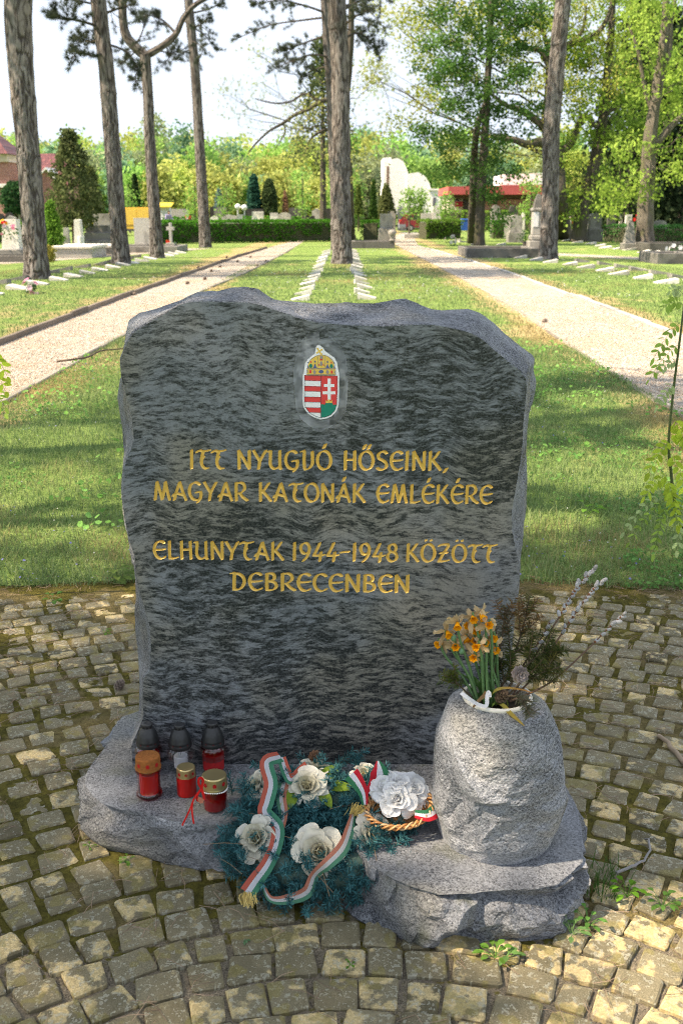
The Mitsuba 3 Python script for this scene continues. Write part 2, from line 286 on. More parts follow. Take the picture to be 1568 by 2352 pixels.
# pavement: a mossy bed and concentric rows of small pavers
PC = np.array([0.02, 0.85])
def mossy(x, y):
    a = nfbm(np.stack([x * 1.7, y * 1.7, x * 0], -1), 3, 21)
    k = 1 / (1 + np.exp(-(y - 2.33 + 0.28 * np.abs(x) - 0.0) * 7))
    return np.clip(k * (0.55 + 0.9 * a) + (1 - k) * 0.55 * a, 0, 1)
def bed(key):
    x = np.arange(-1.95, 1.951, 0.0085); y = np.concatenate([np.arange(1.45, 4.75, 0.0085)])
    X, Y = np.meshgrid(x, y); m = mossy(X, Y); P = np.stack([X, Y, X * 0], -1)
    patch = np.clip((nfbm(P * 4.5, 3, 31) - 0.52) * 5, 0, 1) * np.clip((Y - 2.2) * 1.2, 0, 1)
    edge = np.clip(1 - (pave_edge(X) - Y) / 0.22, 0, 1)
    z = -0.0105 + 0.0085 * m + 0.0045 * patch * m + 0.014 * edge * nfbm(P * 6, 2, 8) + 0.010 * (nfbm(P * 38, 3, 5) - 0.5)
    z = np.where(Y > pave_edge(X) + 0.12, -0.05, z)
    v = np.stack([X, Y, z], -1).reshape(-1, 3); n, mm = len(x), len(y)
    j, i = np.meshgrid(np.arange(mm - 1), np.arange(n - 1), indexing='ij'); a = j * n + i
    mb = MB().add(v, np.stack([a, a + 1, a + n + 1, a + n], -1).reshape(-1, 4), uv=np.stack([m.ravel(), patch.ravel()], 1))
    return put(key, mb, 'mat_moss', smooth=True, col=False, uv=True, parent='pavement', label='dark moss and grit filling the joints between the pavers')
labels['pavement'] = {'kind': 'structure', 'label': 'curved rows of small worn pavers with mossy joints around the memorial'}
bed('joint_bed')
def paver(c, ang, w, d, rr):
    """one paver: a rounded, slightly domed block; its upper outline has cut corners"""
    hw, hd = w / 2, d / 2; k = 0.075 * min(w, d)
    q = np.array([(-hw + k, -hd), (hw - k, -hd), (hw, -hd + k), (hw, hd - k), (hw - k, hd), (-hw + k, hd), (-hw, hd - k), (-hw, -hd + k)])
    q = q + rr.normal(0, 0.0022, q.shape); q += np.repeat(rr.normal(0, 0.003, (4, 2)), 2, 0)[[0, 2, 3, 4, 5, 6, 7, 1]]
    top = 0.0035 + rr.normal(0, 0.0016); tilt = rr.normal(0, 0.012, 2)
    b = 0.0034
    rings = [np.c_[q, np.full(8, -0.045)], np.c_[q, np.full(8, top - b)], np.c_[q * (1 - 2.0 * 0.0026 / min(w, d)), np.full(8, top - b * 0.35)], np.c_[q * (1 - 2.0 * b / min(w, d)), np.full(8, top)]]
    v = np.vstack(rings + [np.array([[0, 0, top + 0.0012]])]); v[:, 2] += np.where(v[:, 2] > -0.02, v[:, 0] * tilt[0] + v[:, 1] * tilt[1], 0)
    f = []
    for r in range(3):
        for i in range(8):
            j = (i + 1) % 8; f += [(r * 8 + i, r * 8 + j, r * 8 + 8 + j), (r * 8 + i, r * 8 + 8 + j, r * 8 + 8 + i)]
    f += [(24 + i, 24 + (i + 1) % 8, 32) for i in range(8)]
    return v @ rotz(ang).T + np.array([c[0], c[1], 0]), np.array(f)
stones = []
rr = np.random.default_rng(11); r = 0.62
while r < 3.9:
    d = 0.094 + rr.normal(0, 0.004); a = -1.75 + rr.uniform(0, 0.2)
    while a < 1.75:
        w = (0.104 if rr.random() > 0.25 else 0.086) + rr.normal(0, 0.006); th = a + w / 2 / r
        c = PC + r * np.array([math.sin(th), math.cos(th)]) + rr.normal(0, 0.0025, 2)
        gap = 0.0075 + 0.0115 * float(mossy(np.array(c[0]), np.array(c[1])))
        if 1.5 < c[1] < pave_edge(c[0]) - 0.04 and abs(c[0]) < 1.9 and not base_poly.buffer(-0.045).contains(sg.Point(c)):
            stones.append((c, -th + rr.normal(0, 0.035), w - gap, d - gap * 0.8, rr.random(), rr.random()))
        a += w / r
    r += d
def seen(c):
    d = np.array([c[0], c[1], -EYE]); zc = d[1] * math.cos(PITCH) - d[2] * math.sin(PITCH); up = d[1] * math.sin(PITCH) + d[2] * math.cos(PITCH)
    x, y = 784 + 2400 * d[0] / zc, 1176 - 2400 * up / zc
    hid = (330 < x < 1190 and 1000 < y < 1760) or (1000 < x < 1280 and 1600 < y < 1950)
    return (1.0 / zc ** 2) if (-60 < x < 1630 and 1200 < y < 2410 and not hid) else 0.0
order = sorted(range(len(stones)), key=lambda i: -seen(stones[i][0])); rest = MB()
for n, i in enumerate(order):
    c, ang, w, d, t, wear = stones[i]; v, f = paver(c, ang, w, d, rr)
    front = 1 / (1 + math.exp((c[1] - 2.35) * 4)); uv = (np.clip(0.40 + 0.34 * t - (0.25 if t < 0.08 else 0), 0, 1), np.clip(wear * 0.75 + 0.20 * front + (0.25 if c[0] > 0.55 and c[1] < 2.2 else 0), 0, 1))
    if n < 300 and seen(c) > 0: put('paver', MB().add(v, f, uv=uv), 'mat_cobble', col=False, uv=True, parent='pavement')
    elif abs(c[0]) < 1.9: rest.add(v, f, uv=uv)
put('paver_rows', rest, 'mat_cobble', col=False, uv=True, parent='pavement', kind='stuff', label='further rows of the same small pavers')
# ------------------------------------------------------------------ the memorial: base stone, standing stone
from scipy.interpolate import LinearNDInterpolator
def facets(seed, n, height, radius):
    """split-stone relief: flat chips between randomly placed high and low points on (turn, height)"""
    rs = np.random.default_rng(seed); c = 2 * np.pi; a = rs.uniform(0, c, n); z = rs.uniform(-.15, 1.15, n) * height / radius; h = rs.uniform(-1, 1, n)
    f = LinearNDInterpolator(np.c_[np.r_[a, a - c, a + c], np.r_[z, z, z]], np.r_[h, h, h], fill_value=0.0); return lambda t, zz: f(np.c_[np.asarray(t) % c, np.broadcast_to(np.asarray(zz, float), np.shape(t)) / radius])
YF, YB = 2.59, 2.80
face_px = [(300, 1712), (311, 1691), (328, 1648), (326, 1613), (328, 1560), (343, 1541), (345, 1496), (343, 1447), (336, 1414), (320, 1365), (311, 1321), (307, 1275), (294, 1240), (286, 1199), (280, 1157), (277, 1122), (281, 1078),
           (288, 1058), (302, 1023), (305, 1005), (300, 958), (288, 909), (277, 865), (274, 824), (281, 806), (287, 791), (303, 762), (347, 734), (379, 717), (410, 698), (429, 692), (467, 689), (520, 691), (567, 692), (599, 698),
           (630, 709), (662, 720), (693, 730), (725, 737), (746, 739), (780, 743), (817, 745), (880, 747), (913, 745), (959, 743), (992, 743), (1021, 748), (1064, 757), (1084, 763), (1110, 778), (1133, 799), (1163, 824), (1196, 849),
           (1208, 867), (1211, 890), (1208, 930), (1204, 965), (1202, 1012), (1197, 1060), (1189, 1107), (1181, 1152), (1177, 1177), (1178, 1218), (1186, 1260), (1192, 1291), (1194, 1329), (1186, 1367), (1178, 1420), (1168, 1480), (1162, 1560), (1157, 1650), (1153, 1772)]
back_px = [(285, 1700), (306, 1680), (317, 1649), (319, 1613), (320, 1564), (317, 1516), (313, 1473), (309, 1438), (309, 1398), (307, 1360), (305, 1320), (303, 1301), (293, 1260), (286, 1215), (280, 1165), (277, 1110), (278, 1055), (281, 1011), (278, 982), (272, 938), (269, 912),
           (275, 870), (280, 830), (285, 790), (287, 760), (294, 734), (319, 715), (363, 703), (394, 690), (435, 673), (454, 668), (498, 666), (536, 657), (564, 656), (593, 662), (612, 676), (631, 687), (662, 690), (706, 695), (740, 692), (814, 691), (880, 687),
           (932, 682), (959, 691), (989, 707), (1015, 711), (1074, 708), (1101, 717), (1137, 742), (1157, 763), (1193, 793), (1223, 814), (1228, 823), (1225, 847), (1231, 878), (1227, 910), (1217, 950), (1214, 1000), (1213, 1060), (1213, 1120), (1211, 1165),
           (1204, 1218), (1200, 1270), (1199, 1329), (1194, 1368), (1186, 1420), (1178, 1480), (1172, 1560), (1167, 1650), (1165, 1745)]
def outline(px, Y, n=640, z0=0.10):
    p = np.array([at(x, y, Y)[[0, 2]] for x, y in px]); p = np.vstack([[p[0][0], z0], p, [p[-1][0], z0]])
    poly = sg.Polygon(p).buffer(0); c = np.array([-0.04, 0.78])
    ang = np.linspace(0, 2 * np.pi, n, endpoint=False); out = []
    for a in ang:
        hit = sg.LineString([c, c + 3 * np.array([math.cos(a), math.sin(a)])]).intersection(poly.exterior)
        q = [np.array(g.coords[0]) for g in getattr(hit, 'geoms', [hit])]; out.append(max(q, key=lambda k: np.linalg.norm(k - c)))
    return np.array(out)
fo, bo = outline(face_px, YF), outline(back_px, YB)
N = len(fo); cen = np.array([-0.04, 0.78])
# lettering and emblem are cut into / stuck on this face -> face polygon with letter-shaped holes is made further below
def ring3(p, y): return np.c_[p[:, 0], np.full(len(p), y), p[:, 1]]
rim_f = facets(5, 260, 0.24, 0.6); ang_n = np.linspace(0, 2 * np.pi, N, endpoint=False)
ts = [0.0, 0.02, 0.05, 0.12, 0.2, 0.3, 0.4, 0.5, 0.6, 0.7, 0.8, 0.9, 1.0]; rings = []
fi = fo + (cen - fo) / np.linalg.norm(fo - cen, axis=1, keepdims=True) * (0.0030 + 0.0016 * (nfbm(np.c_[fo, fo[:, :1] * 0] * 30, 2, 6)[:, None] - 0.5)); YC = YF + 0.0045
for t in ts:
    p = fo * (1 - t) + bo * t; y = YC + (YB - YC) * t
    bul = math.sin(math.pi * min(t, 1.0)) * 0.003
    q = cen + (p - cen) * (1 + bul / np.linalg.norm(p - cen, axis=1, keepdims=True))
    P = ring3(q, y); amp = 0.026 * min(1, t * 3.0)
    low = nfbm(P * np.array([7, 9, 7]), 4, 3) - 0.5; hi = np.abs(nfbm(P * np.array([22, 30, 26]), 3, 9) - 0.5)
    fc = np.minimum(rim_f(ang_n, np.full(N, 0.02 + 0.2 * t)), 0.5); dd = (low * 0.6 - hi * 0.5 + 0.40 * fc - 0.22) * amp * (0.45 if t == 1.0 else 1.0)
    q = q + (q - cen) / np.linalg.norm(q - cen, axis=1, keepdims=True) * dd[:, None]
    P = ring3(q, y); P[:, 1] += (nfbm(P * 14, 3, 4) - 0.5) * 0.04 * min(t, 1 - t) ; rings.append(P)
for s, dy in ((0.998, 0.006), (0.993, 0.014), (0.985, 0.022), (0.97, 0.032), (0.94, 0.042), (0.85, 0.055), (0.5, 0.06)):
    P = rings[len(ts) - 1].copy(); P[:, [0, 2]] = cen + (P[:, [0, 2]] - cen) * s; P[:, 1] += dy + (nfbm(P * 9, 3, 4) - 0.5) * dy * 0.5; rings.append(P)
v = np.vstack(rings + [np.array([[cen[0], YB + 0.06, cen[1]]])]); f = []
i = np.arange(N); j = (i + 1) % N
for k in range(len(rings) - 1): f.append(np.stack([k * N + i, k * N + N + i, k * N + N + j, k * N + j], 1))
f = np.vstack(f); f = np.vstack([f[:, [0, 1, 2]], f[:, [0, 2, 3]], np.stack([(len(rings) - 1) * N + i, i * 0 + len(v) - 1, (len(rings) - 1) * N + j], 1)])
stone = thing('memorial_stone', 'grey standing memorial stone with polished wavy granite face and gold lettering', 'memorial')
put('rough_body', MB().add(v, f, uv=(0.25, 0)), 'mat_granite_rough', smooth=False, col=False, uv=True, parent=stone, label='rough hewn grey sides and top of the stone')

i = np.arange(N); j = (i + 1) % N
put('edge_chamfer', MB().add(np.vstack([ring3(fi, YF), rings[0]]), np.stack([i, i + N, j + N, j], 1), uv=(0.0, 0)), 'mat_granite_rough', smooth=False, col=False, uv=True, parent=stone, label='thin pale chipped edge round the polished front')
# --- uncial lettering: every stroke is the path of a broad pen nib, cut into the face and gilded
def arc(cx, cy, rx, ry, a0, a1, n=18):
    a = np.radians(np.linspace(a0, a1, n)); return [(cx + rx * math.cos(t), cy + ry * math.sin(t)) for t in a]
GL = {   # name: (advance, strokes) on a unit-high grid
 'I': (.28, [[(.14, 1), (.12, .5), (.10, 0)]]),
 'T': (.74, [[(.02, .88), (.14, .98), (.40, .94), (.74, 1.0)], arc(.52, .34, .26, .34, 118, 180, 8) + arc(.52, .34, .26, .34, 180, 290, 12), [(.40, .95), (.33, .75), (.27, .5)]]),
 'N': (.78, [[(.10, 0), (.10, 1)], [(.10, 1), (.35, .55), (.66, .0)], [(.66, 0), (.68, 1)]]),
 'Y': (.70, [[(.02, 1), (.14, .78), (.36, .42)], [(.70, 1), (.52, .70), (.36, .42), (.28, 0)]]),
 'U': (.80, [[(.02, .96), (.16, .96), (.12, .5)] + arc(.38, .34, .27, .33, 180, 320, 14), [(.66, 1), (.65, .5), (.66, .08), (.72, 0)]]),
 'G': (.80, [arc(.42, .5, .36, .49, 48, 300, 24), [(.44, .44), (.66, .47), (.72, .42), (.68, .12), (.50, -.12)]]),
 'V': (.74, [[(.02, .96), (.18, .98), (.16, .5), (.20, .02), (.30, 0)], [(.62, .96), (.64, .62)] + arc(.28, .48, .36, .48, 15, -85, 14)]),
 'O': (.84, [arc(.42, .5, .37, .5, 0, 360, 36)]),
 'H': (.74, [[(.12, 1), (.10, .5), (.10, 0)], [(.62, 1), (.62, 0)], [(.10, .52), (.62, .54)]]),
 'S': (.66, [[(.58, .88), (.46, .98), (.28, .98), (.12, .82), (.16, .62), (.36, .52), (.54, .38), (.58, .20), (.46, .04), (.24, .0), (.06, .10)]]),
 'E': (.70, [arc(.42, .5, .36, .5, 50, 310, 26), [(.08, .50), (.35, .50), (.66, .54)]]),
 'K': (.74, [[(.12, 1), (.11, .5), (.10, 0)], [(.60, 1), (.36, .66), (.14, .48)], [(.24, .54), (.46, .30), (.70, .0)]]),
 'M': (.96, [[(.06, 0), (.14, .5), (.22, 1)], [(.22, 1), (.36, .5), (.46, .02)], [(.46, .02), (.60, .5), (.70, 1)], [(.70, 1), (.78, .5), (.90, 0)]]),
 'A': (.80, [[(.08, 0), (.24, .5), (.44, 1)], [(.44, 1), (.58, .5), (.76, 0)], [(.02, .22), (.14, .36), (.40, .34), (.62, .28)]]),
 'R': (.74, [[(.12, 1), (.10, .5), (.10, 0)], [(.12, .96), (.40, 1), (.58, .86), (.58, .64), (.40, .46), (.24, .42)], [(.30, .44), (.48, .20), (.74, .02)]]),
 'L': (.60, [[(.14, 1), (.12, .5), (.12, .02)], [(.12, .02), (.36, .02), (.56, .08)]]),
 'D': (.78, [[(.02, .96), (.18, .96), (.16, .5), (.14, .02)], [(.16, .96), (.44, .92), (.66, .68), (.64, .32), (.42, .04), (.14, .02)]]),
 'B': (.70, [[(.14, .98), (.12, .5), (.12, .02)], [(.12, .98), (.40, .98), (.52, .82), (.46, .62), (.20, .54)], [(.22, .54), (.52, .46), (.60, .24), (.44, .04), (.12, .02)]]),
 'C': (.70, [arc(.42, .5, .36, .5, 46, 314, 26)]),
 'Z': (.72, [[(.08, .90), (.20, .98), (.62, .96), (.36, .5), (.08, .02)], [(.08, .02), (.40, .04), (.66, .10)], [(.16, .5), (.56, .52)]]),
 '1': (.34, [[(.18, 1), (.16, .5), (.14, 0)]]),
 '9': (.66, [arc(.32, .68, .25, .31, 0, 360, 26), [(.57, .72), (.52, .40), (.38, .14), (.20, -.04)]]),
 '4': (.68, [[(.40, 1), (.26, .68), (.04, .28)], [(.04, .28), (.36, .28), (.66, .32)], [(.46, .48), (.42, .2), (.38, -.04)]]),
 '8': (.66, [arc(.33, .75, .21, .23, 0, 360, 24), arc(.32, .26, .27, .27, 0, 360, 26)]),
 '-': (.52, [[(.02, .48), (.48, .52)]]), ',': (.30, [[(.20, .10), (.04, -.12)]]), ' ': (.42, [])}
ACC = {'Ó': 'O', 'Ő': 'O', 'Á': 'A', 'É': 'E', 'Ö': 'O'}
def glyph(ch):
    base = ACC.get(ch, ch); adv, st = GL[base]; st = [list(s) for s in st]; m = adv / 2
    if ch in 'ÓÁÉ': st.append([(m - .02, 1.16), (m + .08, 1.36)])
    if ch == 'Ő': st += [[(m - .16, 1.14), (m - .06, 1.34)], [(m + .10, 1.14), (m + .20, 1.34)]]
    if ch == 'Ö': st += [[(m - .15, 1.20), (m - .15, 1.24)], [(m + .15, 1.20), (m + .15, 1.24)]]
    nib_a = math.radians(22); e = np.array([math.cos(nib_a), math.sin(nib_a)]); q = np.array([-e[1], e[0]]); W, t = 0.086, 0.034
    nib = np.array([e * W + q * t, e * W - q * t, -e * W - q * t, -e * W + q * t]); parts = []
    for s in st:
        s = np.array(s, float)
        if len(s) > 2 and not np.allclose(s[0], s[-1]): s = smooth_line(np.c_[s, s[:, :1] * 0], max(14, 4 * len(s)))[:, :2] if len(s) < 14 else s
        for a, b in zip(s[:-1], s[1:]): parts.append(sg.MultiPoint(np.vstack([nib + a, nib + b])).convex_hull)
    return adv, unary_union(parts).buffer(0.012).buffer(-0.012).simplify(0.004) if parts else None
LINES = [('ITT NYUGVÓ HŐSEINK,', (436, 1076), (1030, 1080)), ('MAGYAR KATONÁK EMLÉKÉRE', (354, 1148), (1129, 1157)), ('ELHUNYTAK 1944-1948 KÖZÖTT', (353, 1283), (1138, 1292)), ('DEBRECENBEN', (531, 1355), (940, 1361))]
HEIGHT = 43.0; letters = []
for text, p0, p1 in LINES:
    a, b = at(*p0, YF)[[0, 2]], at(*p1, YF)[[0, 2]]; h = HEIGHT * unit(YF, 0.9); gaps = 0.115
    tot = sum(GL[ACC.get(c, c)][0] * (0.55 if (c == ' ' and '1944' in text) else 1) + gaps for c in text) - gaps; sx = np.linalg.norm(b - a) / tot; x = 0.0; e = (b - a) / np.linalg.norm(b - a)
    for ch in text:
        adv, g = glyph(ch)
        if g is not None:
            g2 = shapely.affinity.affine_transform(g, [sx * e[0], -h * e[1] * 0, sx * e[1], h, a[0] + x * sx * e[0], a[1] + x * sx * e[1]])
            letters.append((ch, g2.buffer(0)))
        x += adv * (0.55 if (ch == ' ' and '1944' in text) else 1) + gaps
cut = unary_union([g for _, g in letters])
facep = sg.Polygon(fi).difference(cut).buffer(0)
fv, ff = [], []; nv = 0
for g in getattr(facep, 'geoms', [facep]):
    vv, tt = trimesh.creation.triangulate_polygon(g, engine='earcut'); fv.append(vv); ff.append(tt + nv); nv += len(vv)
fv, ff = np.vstack(fv), np.vstack(ff); V3 = np.c_[fv[:, 0], np.full(len(fv), YF), fv[:, 1]]
a, b, c = V3[ff[:, 0]], V3[ff[:, 1]], V3[ff[:, 2]]; flip = np.cross(b - a, c - a)[:, 1] > 0; ff[flip] = ff[flip][:, ::-1]
put('polished_face', MB().add(V3, ff), 'mat_granite_polished', col=False, parent=stone, label='polished dark front with wavy pale grain')
from scipy.spatial import Delaunay
def engraved(g):
    """the V-cut floor of one letter: depth grows away from its outline"""
    out = MB()
    for q in getattr(g, 'geoms', [g]):
        pts = []
        for off in (0.0, 0.0007, 0.0014, 0.0023, 0.0034):
            w = q.buffer(-off) if off else q
            for k in getattr(w, 'geoms', [w]):
                if k.is_empty: continue
                for ringg in [k.exterior, *k.interiors]:
                    L = ringg.length; n = max(8, int(L / 0.0011)); pts += [tuple(ringg.interpolate(s * L / n).coords[0]) for s in range(n)]
        pts = np.unique(np.round(np.array(pts), 6), axis=0)
        if len(pts) < 4: continue
        tri = Delaunay(pts).simplices; cc = pts[tri].mean(1); ok = shapely.contains_xy(q.buffer(0.00005), cc[:, 0], cc[:, 1]); tri = tri[ok]
        d = shapely.distance(q.boundary, shapely.points(pts)); depth = np.minimum(d * 0.95, 0.0027)
        V = np.c_[pts[:, 0], YF + 0.0001 + depth, pts[:, 1]]; a, b, c = V[tri[:, 0]], V[tri[:, 1]], V[tri[:, 2]]; fl = np.cross(b - a, c - a)[:, 1] > 0; tri[fl] = tri[fl][:, ::-1]
        out.add(V, tri, (0.62, 0.40, 0.085))
    return out
scene['mat_gilding'] = two(principled(rgb(0.72, 0.47, 0.10), 0.35, 0.5, metallic=0.25))
for ch, g in letters: put('letter', engraved(g), 'mat_gilding', smooth=False, col=False, parent=stone)

# --- the coat-of-arms sticker (traced in its own units, 1 unit = 0.1 mm or so), a clear film round it
OX, OZ = at((1130 + 810 / 5.227) * 0.5741, (1330 + 1050 / 5.227) * 0.5741, YF)[[0, 2]]; SC = unit(YF, 1.0) * 0.5741 / 5.227
def stick(key, polys, layer, col, th=0.00025, label=None, bsdf='mat_satin', **k):
    mb = MB(); g = unary_union([p if hasattr(p, 'area') else sg.Polygon(p) for p in polys]).buffer(0)
    for q in getattr(g, 'geoms', [g]):
        m = trimesh.creation.extrude_polygon(shapely.affinity.affine_transform(q, [SC, 0, 0, -SC, -810 * SC, 1050 * SC]), th, engine='earcut')
        w = m.vertices; mb.add(np.c_[OX + w[:, 0], YF - 0.0020 - layer * 0.0004 - w[:, 2], OZ + w[:, 1]], m.faces, col)
    return put(key, mb, bsdf, parent=f'{stone}__coat_of_arms', label=label, **k)
def C(x, y, r, ry=None): return shapely.affinity.scale(sg.Point(x, y).buffer(1.0, 12), r, ry or r)
def Bx(x0, y0, x1, y1): return sg.box(x0, y0, x1, y1)
labels[f'{stone}__coat_of_arms'] = {'label': 'printed coat of arms sticker with crown and striped red and white shield'}
film = sg.Polygon([(560, 60), (740, 40), (760, 200), (1000, 140), (1180, 330), (1290, 560), (1330, 900), (1320, 1300), (1280, 1640), (1150, 1840), (960, 1960), (810, 2010), (600, 1940), (420, 1800), (320, 1600), (285, 1200), (270, 800), (330, 500), (400, 260)]).buffer(30)
scene['mat_film'] = {'type': 'mask', 'opacity': proc(lambda p, n, uv: 0.04 + 0.26 * smoothstep(0.35, 0.8, fbm(p.x * 60, p.z * 42, 1.0, 3))), 'bsdf': two(principled(rgb(0.62, 0.66, 0.74), 0.5, 0.3))}
w = shapely.affinity.affine_transform(film, [SC, 0, 0, -SC, -810 * SC, 1050 * SC]); vv, tt = trimesh.creation.triangulate_polygon(w, engine='earcut')
put('clear_film', MB().add(np.c_[OX + vv[:, 0], np.full(len(vv), YF - 0.0014), OZ + vv[:, 1]], tt), 'mat_film', col=False, parent=f'{stone}__coat_of_arms')
shield = sg.Polygon([(470, 890), (1140, 908), (1136, 1250), (1125, 1500), (1085, 1620), (1000, 1710), (900, 1755), (788, 1772), (680, 1735), (580, 1680), (520, 1610), (480, 1545), (462, 1450), (468, 1100)])
back = unary_union([shield.buffer(38), sg.Polygon([(455, 900), (470, 780), (490, 650), (540, 580), (620, 510), (690, 455), (712, 330), (740, 290), (785, 292), (850, 340), (880, 400), (970, 470), (1080, 545), (1125, 640), (1145, 760), (1170, 880)]).buffer(8)])
RED, WHT, GRN, GLD, BLU, DRK = (0.62, 0.045, 0.05), (0.74, 0.76, 0.80), (0.0, 0.19, 0.13), (0.66, 0.47, 0.09), (0.05, 0.10, 0.42), (0.03, 0.035, 0.06)
stick('backing', [back], 0, WHT); stick('red_field', [shield], 1, RED)
left = shield.intersection(Bx(400, 800, 800, 1900))
for k, (y0, y1) in enumerate(((1000, 1113), (1220, 1335), (1442, 1555), (1660, 1800))): stick('white_bar', [left.intersection(sg.Polygon([(440, y0 - 4), (800, y0 + 6), (800, y1 + 6), (440, y1 - 4)]))], 2, WHT)
stick('double_cross', [Bx(938, 960, 1004, 1400), Bx(865, 1072, 1078, 1134), Bx(835, 1222, 1098, 1284)], 2, WHT)
hill = shield.intersection(unary_union([C(830, 1545, 62, 55), C(965, 1510, 88, 62), C(1090, 1545, 48, 48), Bx(800, 1540, 1140, 1800)]).intersection(Bx(802, 1400, 1140, 1800)))
stick('green_hill', [hill], 2, GRN)
stick('small_crown', [sg.Polygon([(890, 1400), (925, 1430), (962, 1385), (1000, 1430), (1040, 1400), (1025, 1465), (905, 1465)]), C(962, 1410, 22)], 3, GLD)
stick('fine_outline', [shield.boundary.buffer(3.5), sg.LineString([(803, 900), (790, 1770)]).buffer(4)] + [sg.LineString([(465, y), (800, y + 8)]).buffer(3) for y in (1000, 1113, 1220, 1335, 1442, 1555, 1660)], 4, DRK, 0.0001)
dome = sg.Polygon([(530, 745), (545, 660), (590, 590), (660, 530), (750, 490), (810, 482), (880, 490), (960, 525), (1030, 590), (1075, 660), (1090, 745)])
stick('crown', [dome, Bx(515, 742, 1105, 898), sg.LineString([(740, 350), (812, 470)]).buffer(15), sg.LineString([(820, 372), (730, 430)]).buffer(13), C(815, 460, 20), C(740, 350, 19), C(822, 370, 19), C(728, 432, 19)], 2, GLD)
stick('crown_band', [Bx(515, 742, 1105, 772), Bx(510, 868, 1105, 898), sg.LineString([(550, 640), (600, 570), (680, 510), (760, 482), (880, 482), (960, 515), (1040, 580), (1075, 640)]).buffer(7), Bx(735, 500, 746, 740), Bx(876, 500, 888, 740)], 3, (0.30, 0.24, 0.16))
stick('blue_gem', [C(808, 818, 50, 34), C(683, 612, 15, 20), C(938, 618, 15, 20), C(545, 632, 11, 15), C(1075, 645, 11, 15), sg.Polygon([(645, 742), (683, 650), (722, 742)]), sg.Polygon([(897, 745), (938, 655), (978, 745)]), sg.Polygon([(530, 740), (540, 670), (560, 740)]), sg.Polygon([(1062, 745), (1080, 670), (1092, 745)])], 4, (0.07, 0.10, 0.26), kind='stuff')
stick('red_gem', [C(602, 620, 13, 20), C(1018, 632, 13, 20), Bx(570, 785, 608, 845), Bx(1004, 795, 1044, 855), Bx(785, 560, 838, 588), Bx(760, 660, 775, 700), Bx(850, 660, 865, 700)], 4, RED, kind='stuff')
stick('green_gem', [C(598, 700, 32, 42), C(1018, 705, 32, 42)], 4, GRN, kind='stuff')
stick('small_figure', [C(810, 655, 26, 48), C(672, 825, 28, 38), C(938, 825, 28, 38), Bx(785, 500, 842, 555), C(528, 815, 12, 34), C(1085, 825, 12, 34)], 4, (0.26, 0.23, 0.24), kind='stuff')

# --- base stone: sawn top, rough broken flanks
def resample(p, n, c):
    poly = sg.Polygon(p).buffer(0); out = []
    for a in np.linspace(0, 2 * np.pi, n, endpoint=False):
        hit = sg.LineString([c, c + 3 * np.array([math.cos(a), math.sin(a)])]).intersection(poly.exterior)
        q = [np.array(g.coords[0]) for g in getattr(hit, 'geoms', [hit])]; out.append(max(q, key=lambda k: np.linalg.norm(k - c)))
    return np.array(out)
bc = np.array([0.06, 2.50]); nb = 900
tp, bt = resample(base_top_xy, nb, bc), resample(base_bot_xy, nb, bc)
for _ in range(2): bt = (np.roll(bt, 1, 0) + bt * 2 + np.roll(bt, -1, 0)) / 4
base_f = facets(8, 120, 0.13, 0.5); base_f2 = facets(9, 700, 0.13, 0.5); ang_b = np.linspace(0, 2 * np.pi, nb, endpoint=False)
rings = []; zs = [-0.03] + list(np.arange(0, 0.118, 0.0075)) + [0.120, 0.1245, 0.1275, BASE_TOP]
for z in zs:
    t = min(max(z / BASE_TOP, 0), 1); p = bt * (1 - t) + tp * t; rad = np.linalg.norm(p - bc, axis=1, keepdims=True); u = (p - bc) / rad
    P = np.c_[p, np.full(nb, z)]; prof = 0.012 * math.sin(math.pi * t) if t < 1 else 0
    n1 = nfbm(P * np.array([6, 6, 15]), 4, 41) - 0.5; n2 = np.abs(nfbm(P * np.array([17, 17, 30]), 3, 43) - 0.5); k = min(1.0, (1 - t) * 9) if t < 1 else 0.0
    ledge = 0.030 * np.clip(nfbm(P * np.array([4, 4, 30]), 2, 47) - 0.45, 0, 1)
    d = prof + k * (0.016 * n1 - 0.012 * n2 + 0.25 * ledge + 0.048 * base_f(ang_b, np.full(nb, z)) + 0.020 * base_f2(ang_b, np.full(nb, z)) - 0.022) + 0.005 * (nfbm(P * 60, 2, 4) - 0.5)
    q = p + u * d[:, None]; P2 = np.c_[q, np.full(nb, z)]
    if t < 1 and z > 0: P2[:, 2] += k * 0.016 * (nfbm(P * 18, 3, 48) - 0.5)
    rings.append(P2)
v = np.vstack(rings); i = np.arange(nb); j = (i + 1) % nb; f = np.vstack([np.stack([k * nb + i, k * nb + j, k * nb + nb + j, k * nb + nb + i], 1) for k in range(len(rings) - 1)])
base = thing('base_stone', 'low broad base stone with broken edges carrying the memorial and the stone vase', 'base stone')
br_ = np.repeat(np.clip((np.array(zs) - 0.1215) / 0.004, 0, 1), nb) * np.clip(2.6 * nfbm(np.c_[np.tile(ang_b * 9, len(zs)), np.repeat(np.array(zs) * 40, nb), np.zeros(nb * len(zs))], 3, 77) - 0.7, 0, 1)     # bruised white crystals along the broken arris
put('broken_flank', MB().add(v, f, uv=np.stack([br_ * 0 + 0.55, br_], 1)), 'mat_granite_rough', smooth=False, col=False, uv=True, parent=base)
rad = [1.0, 0.992, 0.975, 0.94, 0.9, 0.85, 0.78, 0.7, 0.6, 0.5, 0.4, 0.3, 0.2, 0.1]; edge = rings[-1]; tr = []
for s in rad:
    P = edge.copy(); P[:, :2] = bc + (edge[:, :2] - bc) * s; w = min(1, (1 - s) * 30)
    P[:, 2] = BASE_TOP + w * (0.0035 * (nfbm(P * 14, 3, 51) - 0.5) + 0.0015 * (nfbm(P * 60, 2, 52) - 0.5)) ; tr.append(P)
